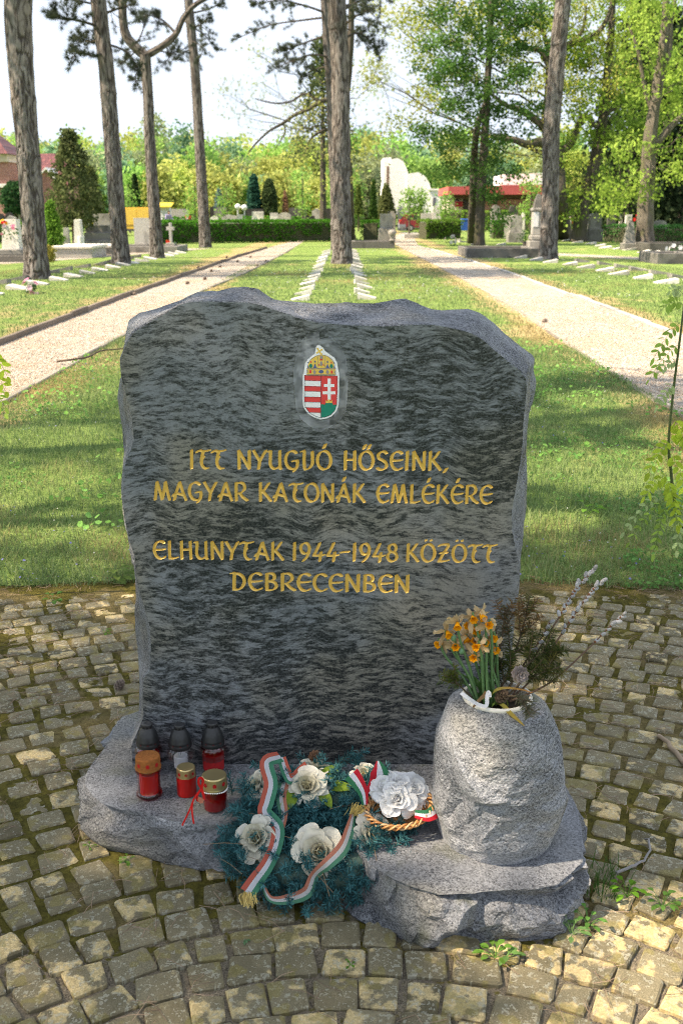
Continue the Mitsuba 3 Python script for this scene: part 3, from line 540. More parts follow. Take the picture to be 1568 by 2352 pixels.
v = np.vstack(tr + [np.array([[bc[0], bc[1], BASE_TOP]])]); f = np.vstack([np.stack([k * nb + i, k * nb + j, k * nb + nb + j, k * nb + nb + i], 1) for k in range(len(rad) - 1)])
f = np.vstack([f[:, [0, 1, 2]], f[:, [0, 2, 3]], np.stack([(len(rad) - 1) * nb + i, (len(rad) - 1) * nb + j, i * 0 + len(v) - 1], 1)])
scene['mat_granite_flat'] = bump(lambda p, n, uv: noise(p.x * 300, p.y * 300, p.z * 300), 0.0012, principled(proc(rough_granite), 0.6, 0.4), 1.5e-3)
put('flat_top', MB().add(v, f, uv=(0.4, 0)), 'mat_granite_flat', smooth=True, col=False, uv=True, parent=base)
# ------------------------------------------------------------------ stone vase and what stands in it
def vase():
    t = thing('stone_vase', 'rough boulder hollowed into a vase, standing on the right end of the base stone', 'stone vase')
    Y0 = 2.255; L = [(1054, 1581), (1026, 1617), (1013, 1657), (998, 1688), (992, 1733), (991, 1789), (994, 1859), (1001, 1887), (1015, 1921), (1017, 1957), (1040, 1985)]
    Rr = [(1231, 1584), (1256, 1620), (1279, 1676), (1290, 1730), (1291, 1803), (1283, 1876), (1252, 1923), (1251, 1965), (1232, 1988)]
    lp = np.array([at(x, y, Y0)[[2, 0]] for x, y in L])[::-1]; rp = np.array([at(x, y, Y0)[[2, 0]] for x, y in Rr])[::-1]
    ztop = 0.497; z = np.concatenate([np.linspace(BASE_TOP - 0.002, ztop - 0.03, 90), ztop - 0.03 + 0.03 * np.sin(np.linspace(0.05, 1, 14) * np.pi / 2)])
    xl = np.interp(z, lp[:, 0], lp[:, 1]); xr = np.interp(z, rp[:, 0], rp[:, 1]); cx = np.interp(z, [0, ztop], [0.375, 0.372]); n = 300; th = np.linspace(0, 2 * np.pi, n, endpoint=False)
    rim = at(1141, 1605, Y0)[0]; P = []; vf, vf2 = facets(21, 60, 0.5, 0.16), facets(22, 420, 0.5, 0.16)
    for k, zz in enumerate(z):
        s = np.clip((zz - (ztop - 0.03)) / 0.03, 0, 1); a = np.where(np.cos(th) > 0, xr[k] - cx[k], cx[k] - xl[k]); b = 0.5 * (xr[k] - xl[k]) * 0.98
        rx = a * np.cos(th); ry = b * np.sin(th); q = np.stack([cx[k] + rx, Y0 + ry, np.full(n, zz)], 1)
        if s > 0:
            ring = np.stack([rim + 0.083 * np.cos(th), Y0 + 0.083 * np.sin(th)], 1); q[:, :2] = q[:, :2] * (1 - s ** 3) + ring * s ** 3
        u = np.stack([np.cos(th), np.sin(th), 0 * th], 1); w = (1 - s) * (0.35 + 0.65 * np.clip(-np.sin(th) + 0.4, 0, 1))
        n1 = nfbm(q * np.array([9, 9, 11]), 3, 61) - 0.5; n2 = nfbm(q * np.array([24, 24, 34]), 3, 62) - 0.5; n3 = np.abs(nfbm(q * np.array([15, 15, 22]), 3, 63) - 0.5)
        band = np.exp(-((zz - 0.27) / 0.12) ** 2); q = q + u * (w * (0.012 * n1 + 0.007 * n2 * (0.3 + band) - 0.008 * n3 * band + 0.016 * (0.35 + band) * vf(th, np.full(n, zz)) + 0.0085 * (0.2 + band) * vf2(th, np.full(n, zz))))[:, None]
        q[:, 2] += w * 0.004 * n2; P.append(q)
    zz = ztop
    for rr_, dz in ((0.078, 0.0), (0.076, -0.004), (0.074, -0.05)): P.append(np.stack([rim + rr_ * np.cos(th), Y0 + rr_ * np.sin(th), np.full(n, zz + dz)], 1))
    v = np.vstack(P); i = np.arange(n); j = (i + 1) % n; f = np.vstack([np.stack([k * n + i, k * n + j, k * n + n + j, k * n + n + i], 1) for k in range(len(P) - 1)])
    wet = np.clip(np.cos(np.tile(th, len(P))) * 0.9 - 0.1, 0, 1) + np.clip(-np.cos(np.tile(th, len(P))) - 0.75, 0, 1)
    put('boulder', MB().add(v, f, uv=np.stack([np.clip(wet * 1.4, 0, 1), wet * 0 + 0.38], 1)), 'mat_granite_rough', smooth=False, col=False, uv=True, parent=t)
    prof = [(0.0735, -0.05), (0.0735, 0.003), (0.0765, 0.0065), (0.081, 0.006), (0.083, 0.001), (0.082, -0.003)]
    put('rim', MB().lathe(prof, (0.70, 0.66, 0.58), (rim, Y0, ztop + 0.002), 60), 'mat_satin', smooth=True, parent=t, label='off-white plastic liner rim stained brown')
    soil = MB(); rs = np.random.default_rng(5); a = np.linspace(0, 2 * np.pi, 40, endpoint=False); rows = [np.stack([rim + s * np.cos(a), Y0 + s * np.sin(a), ztop - 0.03 + 0.012 * rs.random(40)], 1) for s in (0.075, 0.05, 0.025, 0.004)]
    i = np.arange(40); j = (i + 1) % 40; soil.add(np.vstack(rows), np.vstack([np.stack([k * 40 + i, k * 40 + j, k * 40 + 40 + j, k * 40 + 40 + i], 1) for k in range(3)]), (0.045, 0.035, 0.025)); put('soil', soil, 'mat_matte', parent=t)
    return rim, Y0, ztop
VX, VY, VZ = vase()

def blade(mb, p, w, col0, col1=None, up=(0, 0, 1), fold=0.25):
    """a strap leaf along the points p; w = widths"""
    p = np.asarray(p, float); n = len(p); t = nrm(np.gradient(p, axis=0)); s = nrm(np.cross(t, np.broadcast_to(up, p.shape))); nn = np.cross(s, t); w = np.broadcast_to(w, (n,))[:, None]
    v = np.stack([p - s * w / 2 + nn * w * fold * 0.5, p, p + s * w / 2 + nn * w * fold * 0.5], 1).reshape(-1, 3); i = np.arange(n - 1) * 3
    f = np.vstack([np.stack([i, i + 1, i + 4, i + 3], 1), np.stack([i + 1, i + 2, i + 5, i + 4], 1)]); c0 = np.array(col0); c1 = np.array(col1 if col1 is not None else col0); k = np.repeat(np.linspace(0, 1, n), 3)[:, None]
    mb.add(v, f, c0 * (1 - k) + c1 * k)
def petal(mb, base, d, nrml, L, W, curl, col, rs, nu=6, nv=5, cup=0.25, crumple=0.0, col2=None):
    """one petal: starts at base, grows along d, its face towards nrml, tip rolled back by curl"""
    d = nrm(d); nrml = nrm(nrml - d * (np.dot(nrml, d))); s = np.cross(d, nrml); v = []; cc = []
    for a in range(nu + 1):
        u = a / nu; wd = W * (0.28 + 0.72 * math.sin(min(1, u * 1.35) * math.pi / 2)) * (1.0 if u < 0.72 else math.sqrt(max(0.0, 1 - ((u - 0.72) / 0.33) ** 2)))
        th = curl * u * u * 1.3; r = L * (u - 0.18 * curl * u ** 3); off = -L * 0.42 * curl * u ** 2.4 + cup * L * u * (1 - u)
        for b in range(nv + 1):
            x = 2 * b / nv - 1; z = off + cup * W * (x * x) * 0.8 - 0.10 * W * max(0, abs(x) - 0.6) * 4 * u * max(curl, 0)
            p = base + d * r + s * (wd * x * 0.5) + nrml * z
            if crumple: p = p + rs.normal(0, crumple, 3) * u
            v.append(p); cc.append(np.array(col) * (1 - u) + np.array(col2 if col2 is not None else col) * u)
    m = nv + 1; i, j = np.meshgrid(np.arange(nu), np.arange(nv), indexing='ij'); a = (i * m + j).ravel(); mb.add(v, np.stack([a, a + 1, a + m + 1, a + m], 1), np.array(cc))

rs = np.random.default_rng(17)
# daffodils: head positions surveyed at the vase's distance
RANK = ['first', 'second', 'third', 'fourth', 'fifth', 'sixth', 'seventh', 'eighth', 'ninth', 'tenth', 'eleventh', 'twelfth', 'thirteenth', 'fourteenth', 'fifteenth', 'sixteenth']
HEADS = [(1013, 1477, -1), (1027, 1452, -1), (1050, 1432, 0), (1078, 1436, 0), (1104, 1412, 1), (1085, 1418, 0), (1045, 1482, 0), (1068, 1462, 0), (1092, 1443, 0), (1118, 1434, 1), (1090, 1472, 0), (1112, 1476, 1), (1133, 1490, 1), (1090, 1508, 0), (1128, 1462, 1), (1099, 1483, 0)]
for k, (x, y, s) in enumerate(HEADS):
    h = at(x, y, VY - 0.035 + 0.05 * rs.random()); lean = -1 if x < 1062 else 1
    foot = np.array([VX - (0.048 if lean < 0 else 0.012) + 0.012 * rs.normal(), VY + 0.012 * rs.normal(), VZ - 0.02]); where = f"{RANK[sorted(range(len(HEADS)), key=lambda q: HEADS[q][0] + .01 * q).index(k)]} from the left in the stone vase"
    t = thing('withered_daffodil', f'withered orange trumpeted daffodil, {where}', 'daffodil', 'withered daffodils in the stone vase')
    neck = h + np.array([0.006 * s, 0.004, 0.0]); st = smooth_line([foot, foot * 0.62 + neck * 0.38 + [0, 0, 0.01], foot * 0.2 + neck * 0.8 + [0.004 * lean, 0, 0.0], neck + [0, 0, 0.010]], 12)
    mb = MB(); g = np.array([0.10, 0.19, 0.075]) * (0.8 + 0.4 * rs.random()); mb.tube(st, np.linspace(0.0036, 0.0028, 12), g, 7); put('stem', mb, 'mat_satin', smooth=True, parent=t)
    face = nrm(np.array([0.6 * s + 0.4 * rs.normal(), -1.0, -0.25 + 0.35 * rs.normal()])); a, b = frame(face); pm = MB()
    for q in range(6):
        an = q * math.pi / 3 + 0.3 * rs.normal(); d = a * math.cos(an) + b * math.sin(an) - face * (0.3 + 0.4 * rs.random()) + np.array([0, 0, -0.55 * rs.random()]); tone = 0.7 + 0.4 * rs.random()
        petal(pm, h - face * 0.004, d, face, 0.021 + 0.006 * rs.random(), 0.013, 0.9 * rs.normal(), np.array([0.62, 0.45, 0.24]) * tone, rs, 5, 4, 0.2, 0.0018, np.array([0.66, 0.52, 0.32]) * tone)
    put('petals', pm, 'mat_petal', smooth=True, parent=t)
    tm = MB(); M = np.stack([a, b, face], 1); pr = [(0.0035, -0.002), (0.0055, 0.004), (0.0065, 0.010), (0.0095, 0.0145), (0.0078, 0.0125), (0.0045, 0.004)]; th0 = rs.random() * 6
    sub = MB().lathe(pr, (0.80, 0.36, 0.012), sides=18, fn=lambda R_, Z_, TH: R_ * (1 + 0.16 * np.sin(6 * TH + th0) * (Z_ > 0.009))); vv, ff, cc, _ = sub.get(); tm.add(vv @ M.T + h, ff, cc); put('trumpet', tm, 'mat_petal', smooth=True, parent=t)
    if k in (1, 6, 10):
        cm = MB(); m = trimesh.creation.icosphere(2, 1.0); cm.add(m.vertices * [0.0065, 0.0065, 0.009] + h + [0.014, -0.006, -0.012], m.faces, (0.13, 0.26, 0.14)); put('seed_pod', cm, 'mat_satin', smooth=True, parent=t)
# strap leaves of the bunch, fallen leaves over the rim
for k in range(7):
    foot = np.array([VX - 0.01 + 0.018 * rs.normal(), VY + 0.012 * rs.normal(), VZ - 0.02]); top = at(1098 + 20 * rs.normal(), 1545 + 30 * rs.random(), VY); mb = MB(); blade(mb, smooth_line([foot, (foot + top) / 2 + [0.004, 0, 0], top], 10), np.linspace(0.009, 0.003, 10), (0.09, 0.20, 0.07), (0.10, 0.20, 0.05), (0, 1, 0.1))
    lk = thing('daffodil_leaf', f'upright green strap leaf among the daffodil stems, {RANK[k]} of seven', 'leaf', 'upright strap leaves among the daffodil stems'); put('blade', mb, 'mat_leaf', smooth=True, parent=lk)
def bent_leaf(label, px, w, c0, c1):
    mb = MB(); blade(mb, smooth_line([at(x, y, Y) for x, y, Y in px], 16), w, c0, c1, (0, -0.4, 1)); t = thing('daffodil_leaf', label, 'leaf'); put('blade', mb, 'mat_leaf', smooth=True, parent=t)
bent_leaf('yellow tipped strap leaf hanging over the front of the vase rim', [(1128, 1620, 2.25), (1150, 1618, 2.21), (1172, 1640, 2.165), (1204, 1668, 2.135)], [0.004, .007, .010, .011, .011, .012, .012, .012, .012, .012, .011, .011, .009, .007, .005, .001], (0.15, 0.24, 0.06), (0.62, 0.42, 0.09))
bent_leaf('arching strap leaf turning yellow and brown across the vase', [(1122, 1612, 2.24), (1136, 1588, 2.22), (1160, 1581, 2.22), (1195, 1584, 2.22), (1222, 1592, 2.22)], np.linspace(0.012, 0.003, 16), (0.22, 0.28, 0.06), (0.50, 0.25, 0.10))
bent_leaf('short curled green strap leaf beside the daffodil stems', [(1130, 1622, 2.23), (1145, 1608, 2.22), (1160, 1606, 2.22), (1166, 1622, 2.225)], np.linspace(0.010, 0.006, 16), (0.14, 0.24, 0.06), (0.16, 0.22, 0.05))
bent_leaf('dead brown strap leaf lying inside the vase rim', [(1086, 1625, 2.20), (1098, 1611, 2.20), (1112, 1598, 2.21), (1118, 1590, 2.22)], np.linspace(0.005, 0.013, 16), (0.30, 0.19, 0.11), (0.26, 0.17, 0.08))
mb = MB(); blade(mb, smooth_line([at(1058, 1592, 2.18), at(1072, 1602, 2.17), at(1096, 1618, 2.175), at(1116, 1622, 2.18), at(1118, 1600, 2.2), at(1122, 1590, 2.21), at(1124, 1602, 2.2)], 24), 0.009, (0.72, 0.72, 0.75), None, (0, -0.7, 0.7)); t = thing('white_ribbon', 'narrow white ribbon lying loose on the rim of the stone vase', 'ribbon'); put('band', mb, 'mat_petal', smooth=True, parent=t)

def needles(mb, p, d, n, L, w, cols, rs, spread=0.75, roll=None):
    """n needles along the twig p, leaning forward along it"""
    p = np.asarray(p); seg = np.linspace(0.06, 1, n) * (len(p) - 1.001); i = seg.astype(int); fr = (seg - i)[:, None]; base = p[i] * (1 - fr) + p[i + 1] * fr; t = nrm(p[i + 1] - p[i])
    ra = nrm(rs.normal(size=(n, 3))); ra = nrm(ra - t * (ra * t).sum(1, keepdims=True)); dr_ = nrm(t * (1 - spread) + ra * spread); ln = L * (0.7 + 0.5 * rs.random((n, 1))); s = nrm(np.cross(dr_, rs.normal(size=(n, 3)))) * (w / 2)
    tip = base + dr_ * ln; mid = base + dr_ * ln * 0.6 + nrm(np.cross(s, dr_)) * ln * 0.05
    v = np.stack([base - s * 0.6, base + s * 0.6, mid + s, mid - s, tip], 1).reshape(-1, 3); k = np.arange(n) * 5
    f = np.vstack([np.stack([k, k + 1, k + 2], 1), np.stack([k, k + 2, k + 3], 1), np.stack([k + 3, k + 2, k + 4], 1)]); c = np.asarray(cols)[rs.integers(0, len(cols), n)] * (0.75 + 0.5 * rs.random((n, 1)))
    mb.add(v, f, np.repeat(c, 5, 0))
FIR = [(0.050, 0.075, 0.022), (0.075, 0.095, 0.030), (0.10, 0.11, 0.035)]; BRN = [(0.20, 0.105, 0.045), (0.24, 0.14, 0.06), (0.12, 0.10, 0.04)]; GRY = [(0.15, 0.15, 0.10), (0.11, 0.12, 0.06), (0.19, 0.17, 0.13)]
def fir_branch(label, px, sides, cols, tipcols, seed, n=200, L=0.019):
    rs = np.random.default_rng(seed); p = smooth_line([at(x, y, Y) for x, y, Y in px], 14); t = thing('fir_branch', label, 'fir branch'); tw = MB(); nd = MB(); tw.tube(p, np.linspace(0.0028, 0.0012, 14), (0.10, 0.075, 0.05), 6)
    needles(nd, p[4:], None, n, L, 0.0015, cols, rs)
    for f0, ang, ln in sides:
        k = int(f0 * 13); d = nrm(p[min(k + 1, 13)] - p[k]); a = np.array([d[0] * math.cos(ang) - d[2] * math.sin(ang), d[1] + 0.25 * rs.normal(), d[0] * math.sin(ang) + d[2] * math.cos(ang)]); q = np.array([p[k] + nrm(a) * ln * s + np.array([0, 0, 0.02 * ln * s * s]) for s in np.linspace(0, 1, 7)])
        tw.tube(q, np.linspace(0.002, 0.0009, 7), (0.11, 0.08, 0.05), 5); needles(nd, q, None, int(n * 0.75 * ln / 0.09), L, 0.0015, tipcols if f0 > 0.5 else cols, rs)
    put('twig', tw, 'mat_matte', smooth=True, parent=t); put('needles', nd, 'mat_leaf', parent=t, kind='stuff', label='flat fir needles, browned towards the tips')
fir_branch('upright fir branch with browned tips, tallest behind the daffodils', [(1130, 1610, 2.27), (1160, 1560, 2.28), (1185, 1490, 2.30), (1205, 1425, 2.31), (1215, 1370, 2.31)], [(0.45, 0.45, 0.085), (0.5, -0.5, 0.08), (0.65, 0.42, 0.08), (0.68, -0.5, 0.07), (0.8, 0.4, 0.06), (0.82, -0.45, 0.055), (0.30, 0.6, 0.07)], FIR, BRN, 31, 240)
fir_branch('fir branch with brown needles standing right behind the daffodils', [(1120, 1610, 2.28), (1135, 1545, 2.29), (1150, 1480, 2.30), (1156, 1430, 2.31), (1160, 1395, 2.31)], [(0.5, 0.4, 0.07), (0.65, -0.4, 0.06), (0.78, 0.45, 0.05), (0.85, -0.4, 0.04)], GRY, BRN, 32, 200)
fir_branch('dark green fir branch spreading right above the pine cone', [(1150, 1605, 2.26), (1185, 1555, 2.25), (1230, 1510, 2.25), (1275, 1480, 2.26)], [(0.3, 0.6, 0.08), (0.42, -0.55, 0.09), (0.55, 0.6, 0.08), (0.62, -0.6, 0.075), (0.8, 0.5, 0.06), (0.8, -0.5, 0.06)], FIR, FIR, 33, 320)
fir_branch('fir branch with yellowing tips leaning out to the right', [(1160, 1605, 2.23), (1200, 1565, 2.22), (1245, 1545, 2.22), (1285, 1532, 2.23)], [(0.4, 0.5, 0.07), (0.5, -0.6, 0.06), (0.7, 0.5, 0.055), (0.72, -0.5, 0.05)], FIR, [(0.20, 0.18, 0.05), (0.14, 0.13, 0.04)], 34, 260)
fir_branch('small green fir sprig poking out left of the daffodil stems', [(1085, 1605, 2.25), (1060, 1580, 2.24), (1042, 1562, 2.24), (1034, 1548, 2.24)], [(0.5, 0.6, 0.045), (0.6, -0.6, 0.045), (0.75, 0.5, 0.03)], [(0.12, 0.15, 0.03), (0.08, 0.12, 0.03)], [(0.14, 0.16, 0.03)], 35, 170)
fir_branch('greyish fir sprig drooping over the right rim of the vase', [(1160, 1600, 2.22), (1185, 1600, 2.18), (1205, 1615, 2.15), (1216, 1640, 2.14)], [(0.5, 0.7, 0.045), (0.6, -0.6, 0.05), (0.8, 0.5, 0.03)], GRY, GRY, 36, 170)
fir_branch('dark fir sprig filling the gap behind the daffodil stems', [(1110, 1610, 2.30), (1125, 1575, 2.31), (1140, 1540, 2.31), (1148, 1515, 2.31)], [(0.3, 0.7, 0.06), (0.4, -0.7, 0.06), (0.6, 0.6, 0.055), (0.7, -0.6, 0.05)], [(0.045, 0.065, 0.02), (0.06, 0.08, 0.025)], FIR, 37, 260)
def willow(label, px, n, f0, seed):
    rs = np.random.default_rng(seed); p = smooth_line([at(x, y, Y) for x, y, Y in px], 30); t = thing('willow_twig', label, 'willow twig'); mb = MB(); mb.tube(p, np.linspace(0.0026, 0.0012, 30), (0.13, 0.085, 0.06), 6); put('twig', mb, 'mat_matte', smooth=True, parent=t)
    m = trimesh.creation.icosphere(2, 1.0)
    for k in range(n):
        s = (f0 + (1 - f0) * k / max(1, n - 1)) * 28.9; i = int(s); c = p[i] * (1 - s + i) + p[i + 1] * (s - i); d = nrm(p[i + 1] - p[i]); a = nrm(d + 0.7 * nrm(rs.normal(size=3))); F = np.stack([*frame(a), a], 1); sz = 0.8 + 0.5 * rs.random(); cm = MB()
        cm.add((m.vertices * np.array([0.0042, 0.0042, 0.0075]) * sz) @ F.T + c + a * 0.006 * sz, m.faces, np.array([0.30, 0.30, 0.31]) * (0.75 + 0.5 * rs.random())); cm.add((m.vertices * np.array([0.0028, 0.0028, 0.003]) * sz) @ F.T + c, m.faces, (0.16, 0.075, 0.04)); put('catkin', cm, 'mat_matte', smooth=True, parent=t)
willow('catkin willow twig reaching highest to the right of the fir', [(1170, 1610, 2.26), (1225, 1512, 2.28), (1281, 1422, 2.31), (1323, 1352, 2.33), (1364, 1307, 2.34)], 17, 0.52, 41)
willow('catkin willow twig with large grey catkins near its tip', [(1165, 1612, 2.26), (1220, 1560, 2.27), (1290, 1455, 2.30), (1350, 1368, 2.32), (1382, 1335, 2.33)], 16, 0.5, 42)
willow('catkin willow twig leaning lowest with few buds', [(1170, 1612, 2.24), (1260, 1570, 2.25), (1340, 1500, 2.27), (1400, 1440, 2.29), (1432, 1412, 2.29)], 8, 0.6, 43)
willow('short catkin willow twig low on the left of the others', [(1150, 1608, 2.25), (1200, 1530, 2.27), (1240, 1470, 2.29), (1262, 1430, 2.30)], 5, 0.5, 44)
def cone(key, label, c, axis, R_, L, col, closed=0.0, parent=None, seed=0, turns=8):
    rs = np.random.default_rng(seed); axis = nrm(axis); a, b = frame(axis); t = thing(key, label, 'pine cone') if parent is None else None; mb = MB(); core = np.array([c + axis * L * (s - 0.5) for s in np.linspace(0, 1, 6)]); mb.tube(core, [R_ * .3, R_ * .42, R_ * .42, R_ * .36, R_ * .25, R_ * .1], np.array(col) * 0.4, 8)
    n = turns * 8
    for k in range(n):
        u = k / n; an = k * 2.39996; rr_ = R_ * math.sin(math.pi * (0.14 + 0.8 * u)) ** 0.7; d = nrm((a * math.cos(an) + b * math.sin(an)) + axis * (u * 1.5 - 0.55 + closed)); s = np.cross(axis, d); s = nrm(s); base = c + axis * L * (u - 0.5) * 0.9; tip = base + d * rr_; w = R_ * 0.34 * (1.1 - 0.5 * u); up = nrm(np.cross(d, s)) * R_ * 0.08; tone = 0.75 + 0.5 * rs.random()
        v = [base - s * w * .4, base + s * w * .4, tip * .75 + base * .25 + s * w + up, tip + up * 1.5, tip * .75 + base * .25 - s * w + up, base * .3 + tip * .7 - up * 2, base - up]; mb.add(v, [(0, 1, 2), (0, 2, 3), (0, 3, 4), (5, 3, 2), (5, 4, 3), (6, 2, 1), (6, 5, 2), (6, 4, 5), (6, 0, 4)], np.array(col) * tone)
    put('scales', mb, 'mat_matte', parent=t or parent, **({'label': label} if parent else {})); return t
cone('pine_cone', 'open grey pine cone standing in the vase among the fir', at(1194, 1549, 2.19), (0.1, -0.9, 0.25), 0.022, 0.03, (0.24, 0.20, 0.19), seed=3, turns=5)
cone('pine_cone', 'brown pine cone half hidden inside the vase rim', at(1152, 1600, 2.22), (0.3, -0.5, 0.7), 0.018, 0.03, (0.12, 0.085, 0.055), seed=4, turns=6)

# ------------------------------------------------------------------ grave lanterns on the base stone
scene['mat_red_glass'] = {'type': 'thindielectric', 'int_ior': 1.5, 'specular_transmittance': rgb(0.62, 0.022, 0.03)}
scene['mat_clear_glass'] = {'type': 'thindielectric', 'int_ior': 1.5, 'specular_transmittance': rgb(0.90, 0.91, 0.90)}
def lan(label, px, py, r, prof, col_glass, candle, lid, seed, ribs=0, twist=0.0, tilt=0.0):
    """prof: glass profile (radius, height) as fractions of r and metres"""
    t = thing('grave_lantern', label, 'grave lantern'); c = on(px, py, BASE_TOP); c = c + np.array([0, r, 0.001]); rs = np.random.default_rng(seed); g = MB()
    fn = (lambda R_, Z_, TH: R_ * (1 + 0.022 * np.sin(ribs * (TH + twist * Z_)) * ((Z_ > prof[1][1]) & (Z_ < prof[-2][1])))) if ribs else None
    pr = smooth_line(np.c_[np.array(prof) * [r, 1], np.zeros(len(prof))], 40)[:, :2]; g.lathe(np.vstack([[0.001, pr[0, 1]], pr]), (0.5, 0.02, 0.03), c, 96 if ribs else 48, fn); put('glass', g, col_glass, smooth=True, col=False, parent=t)
    k = MB(); rad, h0, h1, cc = candle; k.lathe([(0.001, h0), (rad * r, h0), (rad * r, h1 * 0.97), (rad * r * 0.9, h1), (0.001, h1)], cc, c, 32); k.tube([c + [0, 0, h1], c + [0.001, 0, h1 + 0.008]], 0.0009, (0.03, 0.03, 0.03), 5); put('candle', k, 'mat_satin', smooth=35 and False, parent=t)
    top = prof[-1][1]; lid(t, c + np.array([0, 0, top]), r, rs)
def disc(mb, c, n, r, col, shape='o', th=0.0006):
    a, b = frame(n); an = np.linspace(0, 2 * np.pi, 14, endpoint=False)
    if shape == 'o': q = [(math.cos(t) * r, math.sin(t) * r * 1.15) for t in an]
    else:
        k = 0.38; q = [(-k, -1), (k, -1), (k, -k), (1, -k), (1, k), (k, k), (k, 1), (-k, 1), (-k, k), (-1, k), (-1, -k), (-k, -k)]; q = [(x * r, y * r) for x, y in q]
    v = [c + a * x + b * y for x, y in q]; mb.add(v + [c], [(i, (i + 1) % len(q), len(q)) for i in range(len(q))], col)
def flat_lid(col, R_, h, bs, hole=(0.35, 0.012, 0.012), rust=False):
    def f(t, c, r, rs):
        m = MB(); rr_ = r * R_; prof = [(rr_ * 1.05, -0.004), (rr_ * 1.06, 0.0), (rr_, 0.002), (rr_, h * 0.85), (rr_ * 0.96, h * 0.97), (rr_ * 0.90, h), (rr_ * 0.86, h * 0.985), (0.0005, h * 0.985)]
        m.lathe(prof, col, c, 56); put('lid', m, bs, smooth=True, parent=t, label='rusty orange tin lid with punched holes and crosses' if rust else 'golden tin lid with punched round holes')
        hb = MB()
        for k in range(8):
            a = k * math.pi / 4 - math.pi / 2 + 0.15; n = np.array([math.cos(a), math.sin(a), 0]); disc(hb, c + n * (rr_ + 0.0005) + [0, 0, h * 0.45], n, h * 0.17, hole, 'x' if k % 3 == 0 and R_ < 1 else 'o')
        put('punched_holes', hb, 'mat_matte', parent=t, kind='stuff')
    return f
def domed_lid(t, c, r, rs):
    col = (0.018, 0.019, 0.020); m = MB(); R_ = r * 1.0; prof = [(R_ * .97, -0.006), (R_ * 1.04, -0.003), (R_ * 1.05, 0.006), (R_ * 0.99, 0.008), (R_ * .985, 0.014), (R_ * 1.02, 0.0165), (R_ * .98, 0.019), (R_ * .93, 0.030), (R_ * .80, 0.045), (R_ * .62, 0.057), (R_ * .50, 0.062), (R_ * .50, 0.0635)]
    m.lathe(prof, col, c, 52); m.v = [q * [1, 1, .80] + np.array([0, 0, .20 * c[2]]) for q in m.v]; put('lid', m, 'mat_satin', smooth=True, parent=t, label='dark domed plastic lid')
    k = MB(); k.lathe([(R_ * .46, 0.0625), (R_ * .46, 0.072), (R_ * .50, 0.0722), (R_ * .50, 0.0765), (R_ * .44, 0.079), (R_ * .2, 0.0785), (R_ * .19, 0.077), (0.0005, 0.0768)], (0.032, 0.033, 0.035), c, 40); k.v = [q * [1, 1, .80] + np.array([0, 0, .20 * c[2]]) for q in k.v]; put('vent_cap', k, 'mat_satin', smooth=True, parent=t)
    hb = MB()
    for q in range(9):
        a = q * 2 * math.pi / 9 - 1.4; n = np.array([math.cos(a), math.sin(a), 0]); disc(hb, c + n * (R_ * .9875 + 0.0008) + [0, 0, 0.011], n, 0.0022, (0.10, 0.012, 0.012)); disc(hb, c + n * (R_ * .465 + 0.0006) + [0, 0, 0.067], n, 0.0030, (0.012, 0.012, 0.012))
    hb.v = [q * [1, 1, .80] + np.array([0, 0, .20 * c[2]]) for q in hb.v]; put('vent_holes', hb, 'mat_matte', parent=t, kind='stuff')
scene['mat_rust'] = two(principled(proc(lambda p, n, uv: mix((0.13, 0.050, 0.016), (0.36, 0.135, 0.036), fbm(p.x * 260, p.y * 260, p.z * 260, 3))), 0.9, 0.15))
scene['mat_tin'] = two(principled(rgb(0.55, 0.44, 0.22), 0.33, 0.5, metallic=0.85))
BUL = [(0.72, 0.004), (0.80, 0.010), (0.78, 0.020), (0.92, 0.032), (1.14, 0.046), (1.20, 0.056), (1.12, 0.068), (0.97, 0.074), (0.95, 0.080)]
lan('red glass lantern with dark domed lid, left of the three at the back', 339, 1783, 0.030, BUL, 'mat_red_glass', (0.96, 0.006, 0.055, (0.36, 0.014, 0.018)), domed_lid, 1, 14, 0)
lan('clear glass lantern with dark domed lid and a white candle in it', 413, 1786, 0.030, BUL, 'mat_clear_glass', (0.62, 0.016, 0.050, (0.62, 0.63, 0.68)), domed_lid, 2, 14, 0)
lan('red glass lantern with dark domed lid, right of the three at the back', 488, 1781, 0.030, BUL, 'mat_red_glass', (0.96, 0.006, 0.052, (0.40, 0.015, 0.018)), domed_lid, 3, 14, 0)
lan('tall swirled red glass lantern with a rusty orange lid', 339, 1843, 0.032, [(0.90, 0.002), (1.02, 0.006), (1.02, 0.012), (0.90, 0.020), (0.88, 0.045), (0.92, 0.068), (1.02, 0.076), (1.0, 0.083), (0.96, 0.086)], 'mat_red_glass', (0.74, 0.010, 0.066, (0.85, 0.10, 0.03)), flat_lid((0.38, 0.15, 0.04), 1.0, 0.030, 'mat_rust', rust=True), 4, 26, 40.0)
scene['mat_red_cup'] = {'type': 'plastic', 'diffuse_reflectance': rgb(0.56, 0.020, 0.016), 'int_ior': 1.45, 'nonlinear': True}
lan('small red plastic lantern with a dull golden lid', 426, 1836, 0.0265, [(0.92, 0.001), (0.96, 0.004), (0.97, 0.03), (0.99, 0.055)], 'mat_red_cup', (0.80, 0.004, 0.030, (0.7, 0.03, 0.02)), flat_lid((0.5, 0.4, 0.2), 0.92, 0.024, 'mat_tin'), 5)
lan('round red glass lantern with a shiny golden lid and a string of pearls', 491, 1873, 0.031, [(0.82, 0.002), (0.92, 0.006), (0.98, 0.020), (1.02, 0.036), (1.0, 0.052), (0.94, 0.062), (0.94, 0.067)], 'mat_red_glass', (0.86, 0.004, 0.034, (0.42, 0.015, 0.02)), flat_lid((0.55, 0.44, 0.22), 1.03, 0.030, 'mat_tin'), 6)
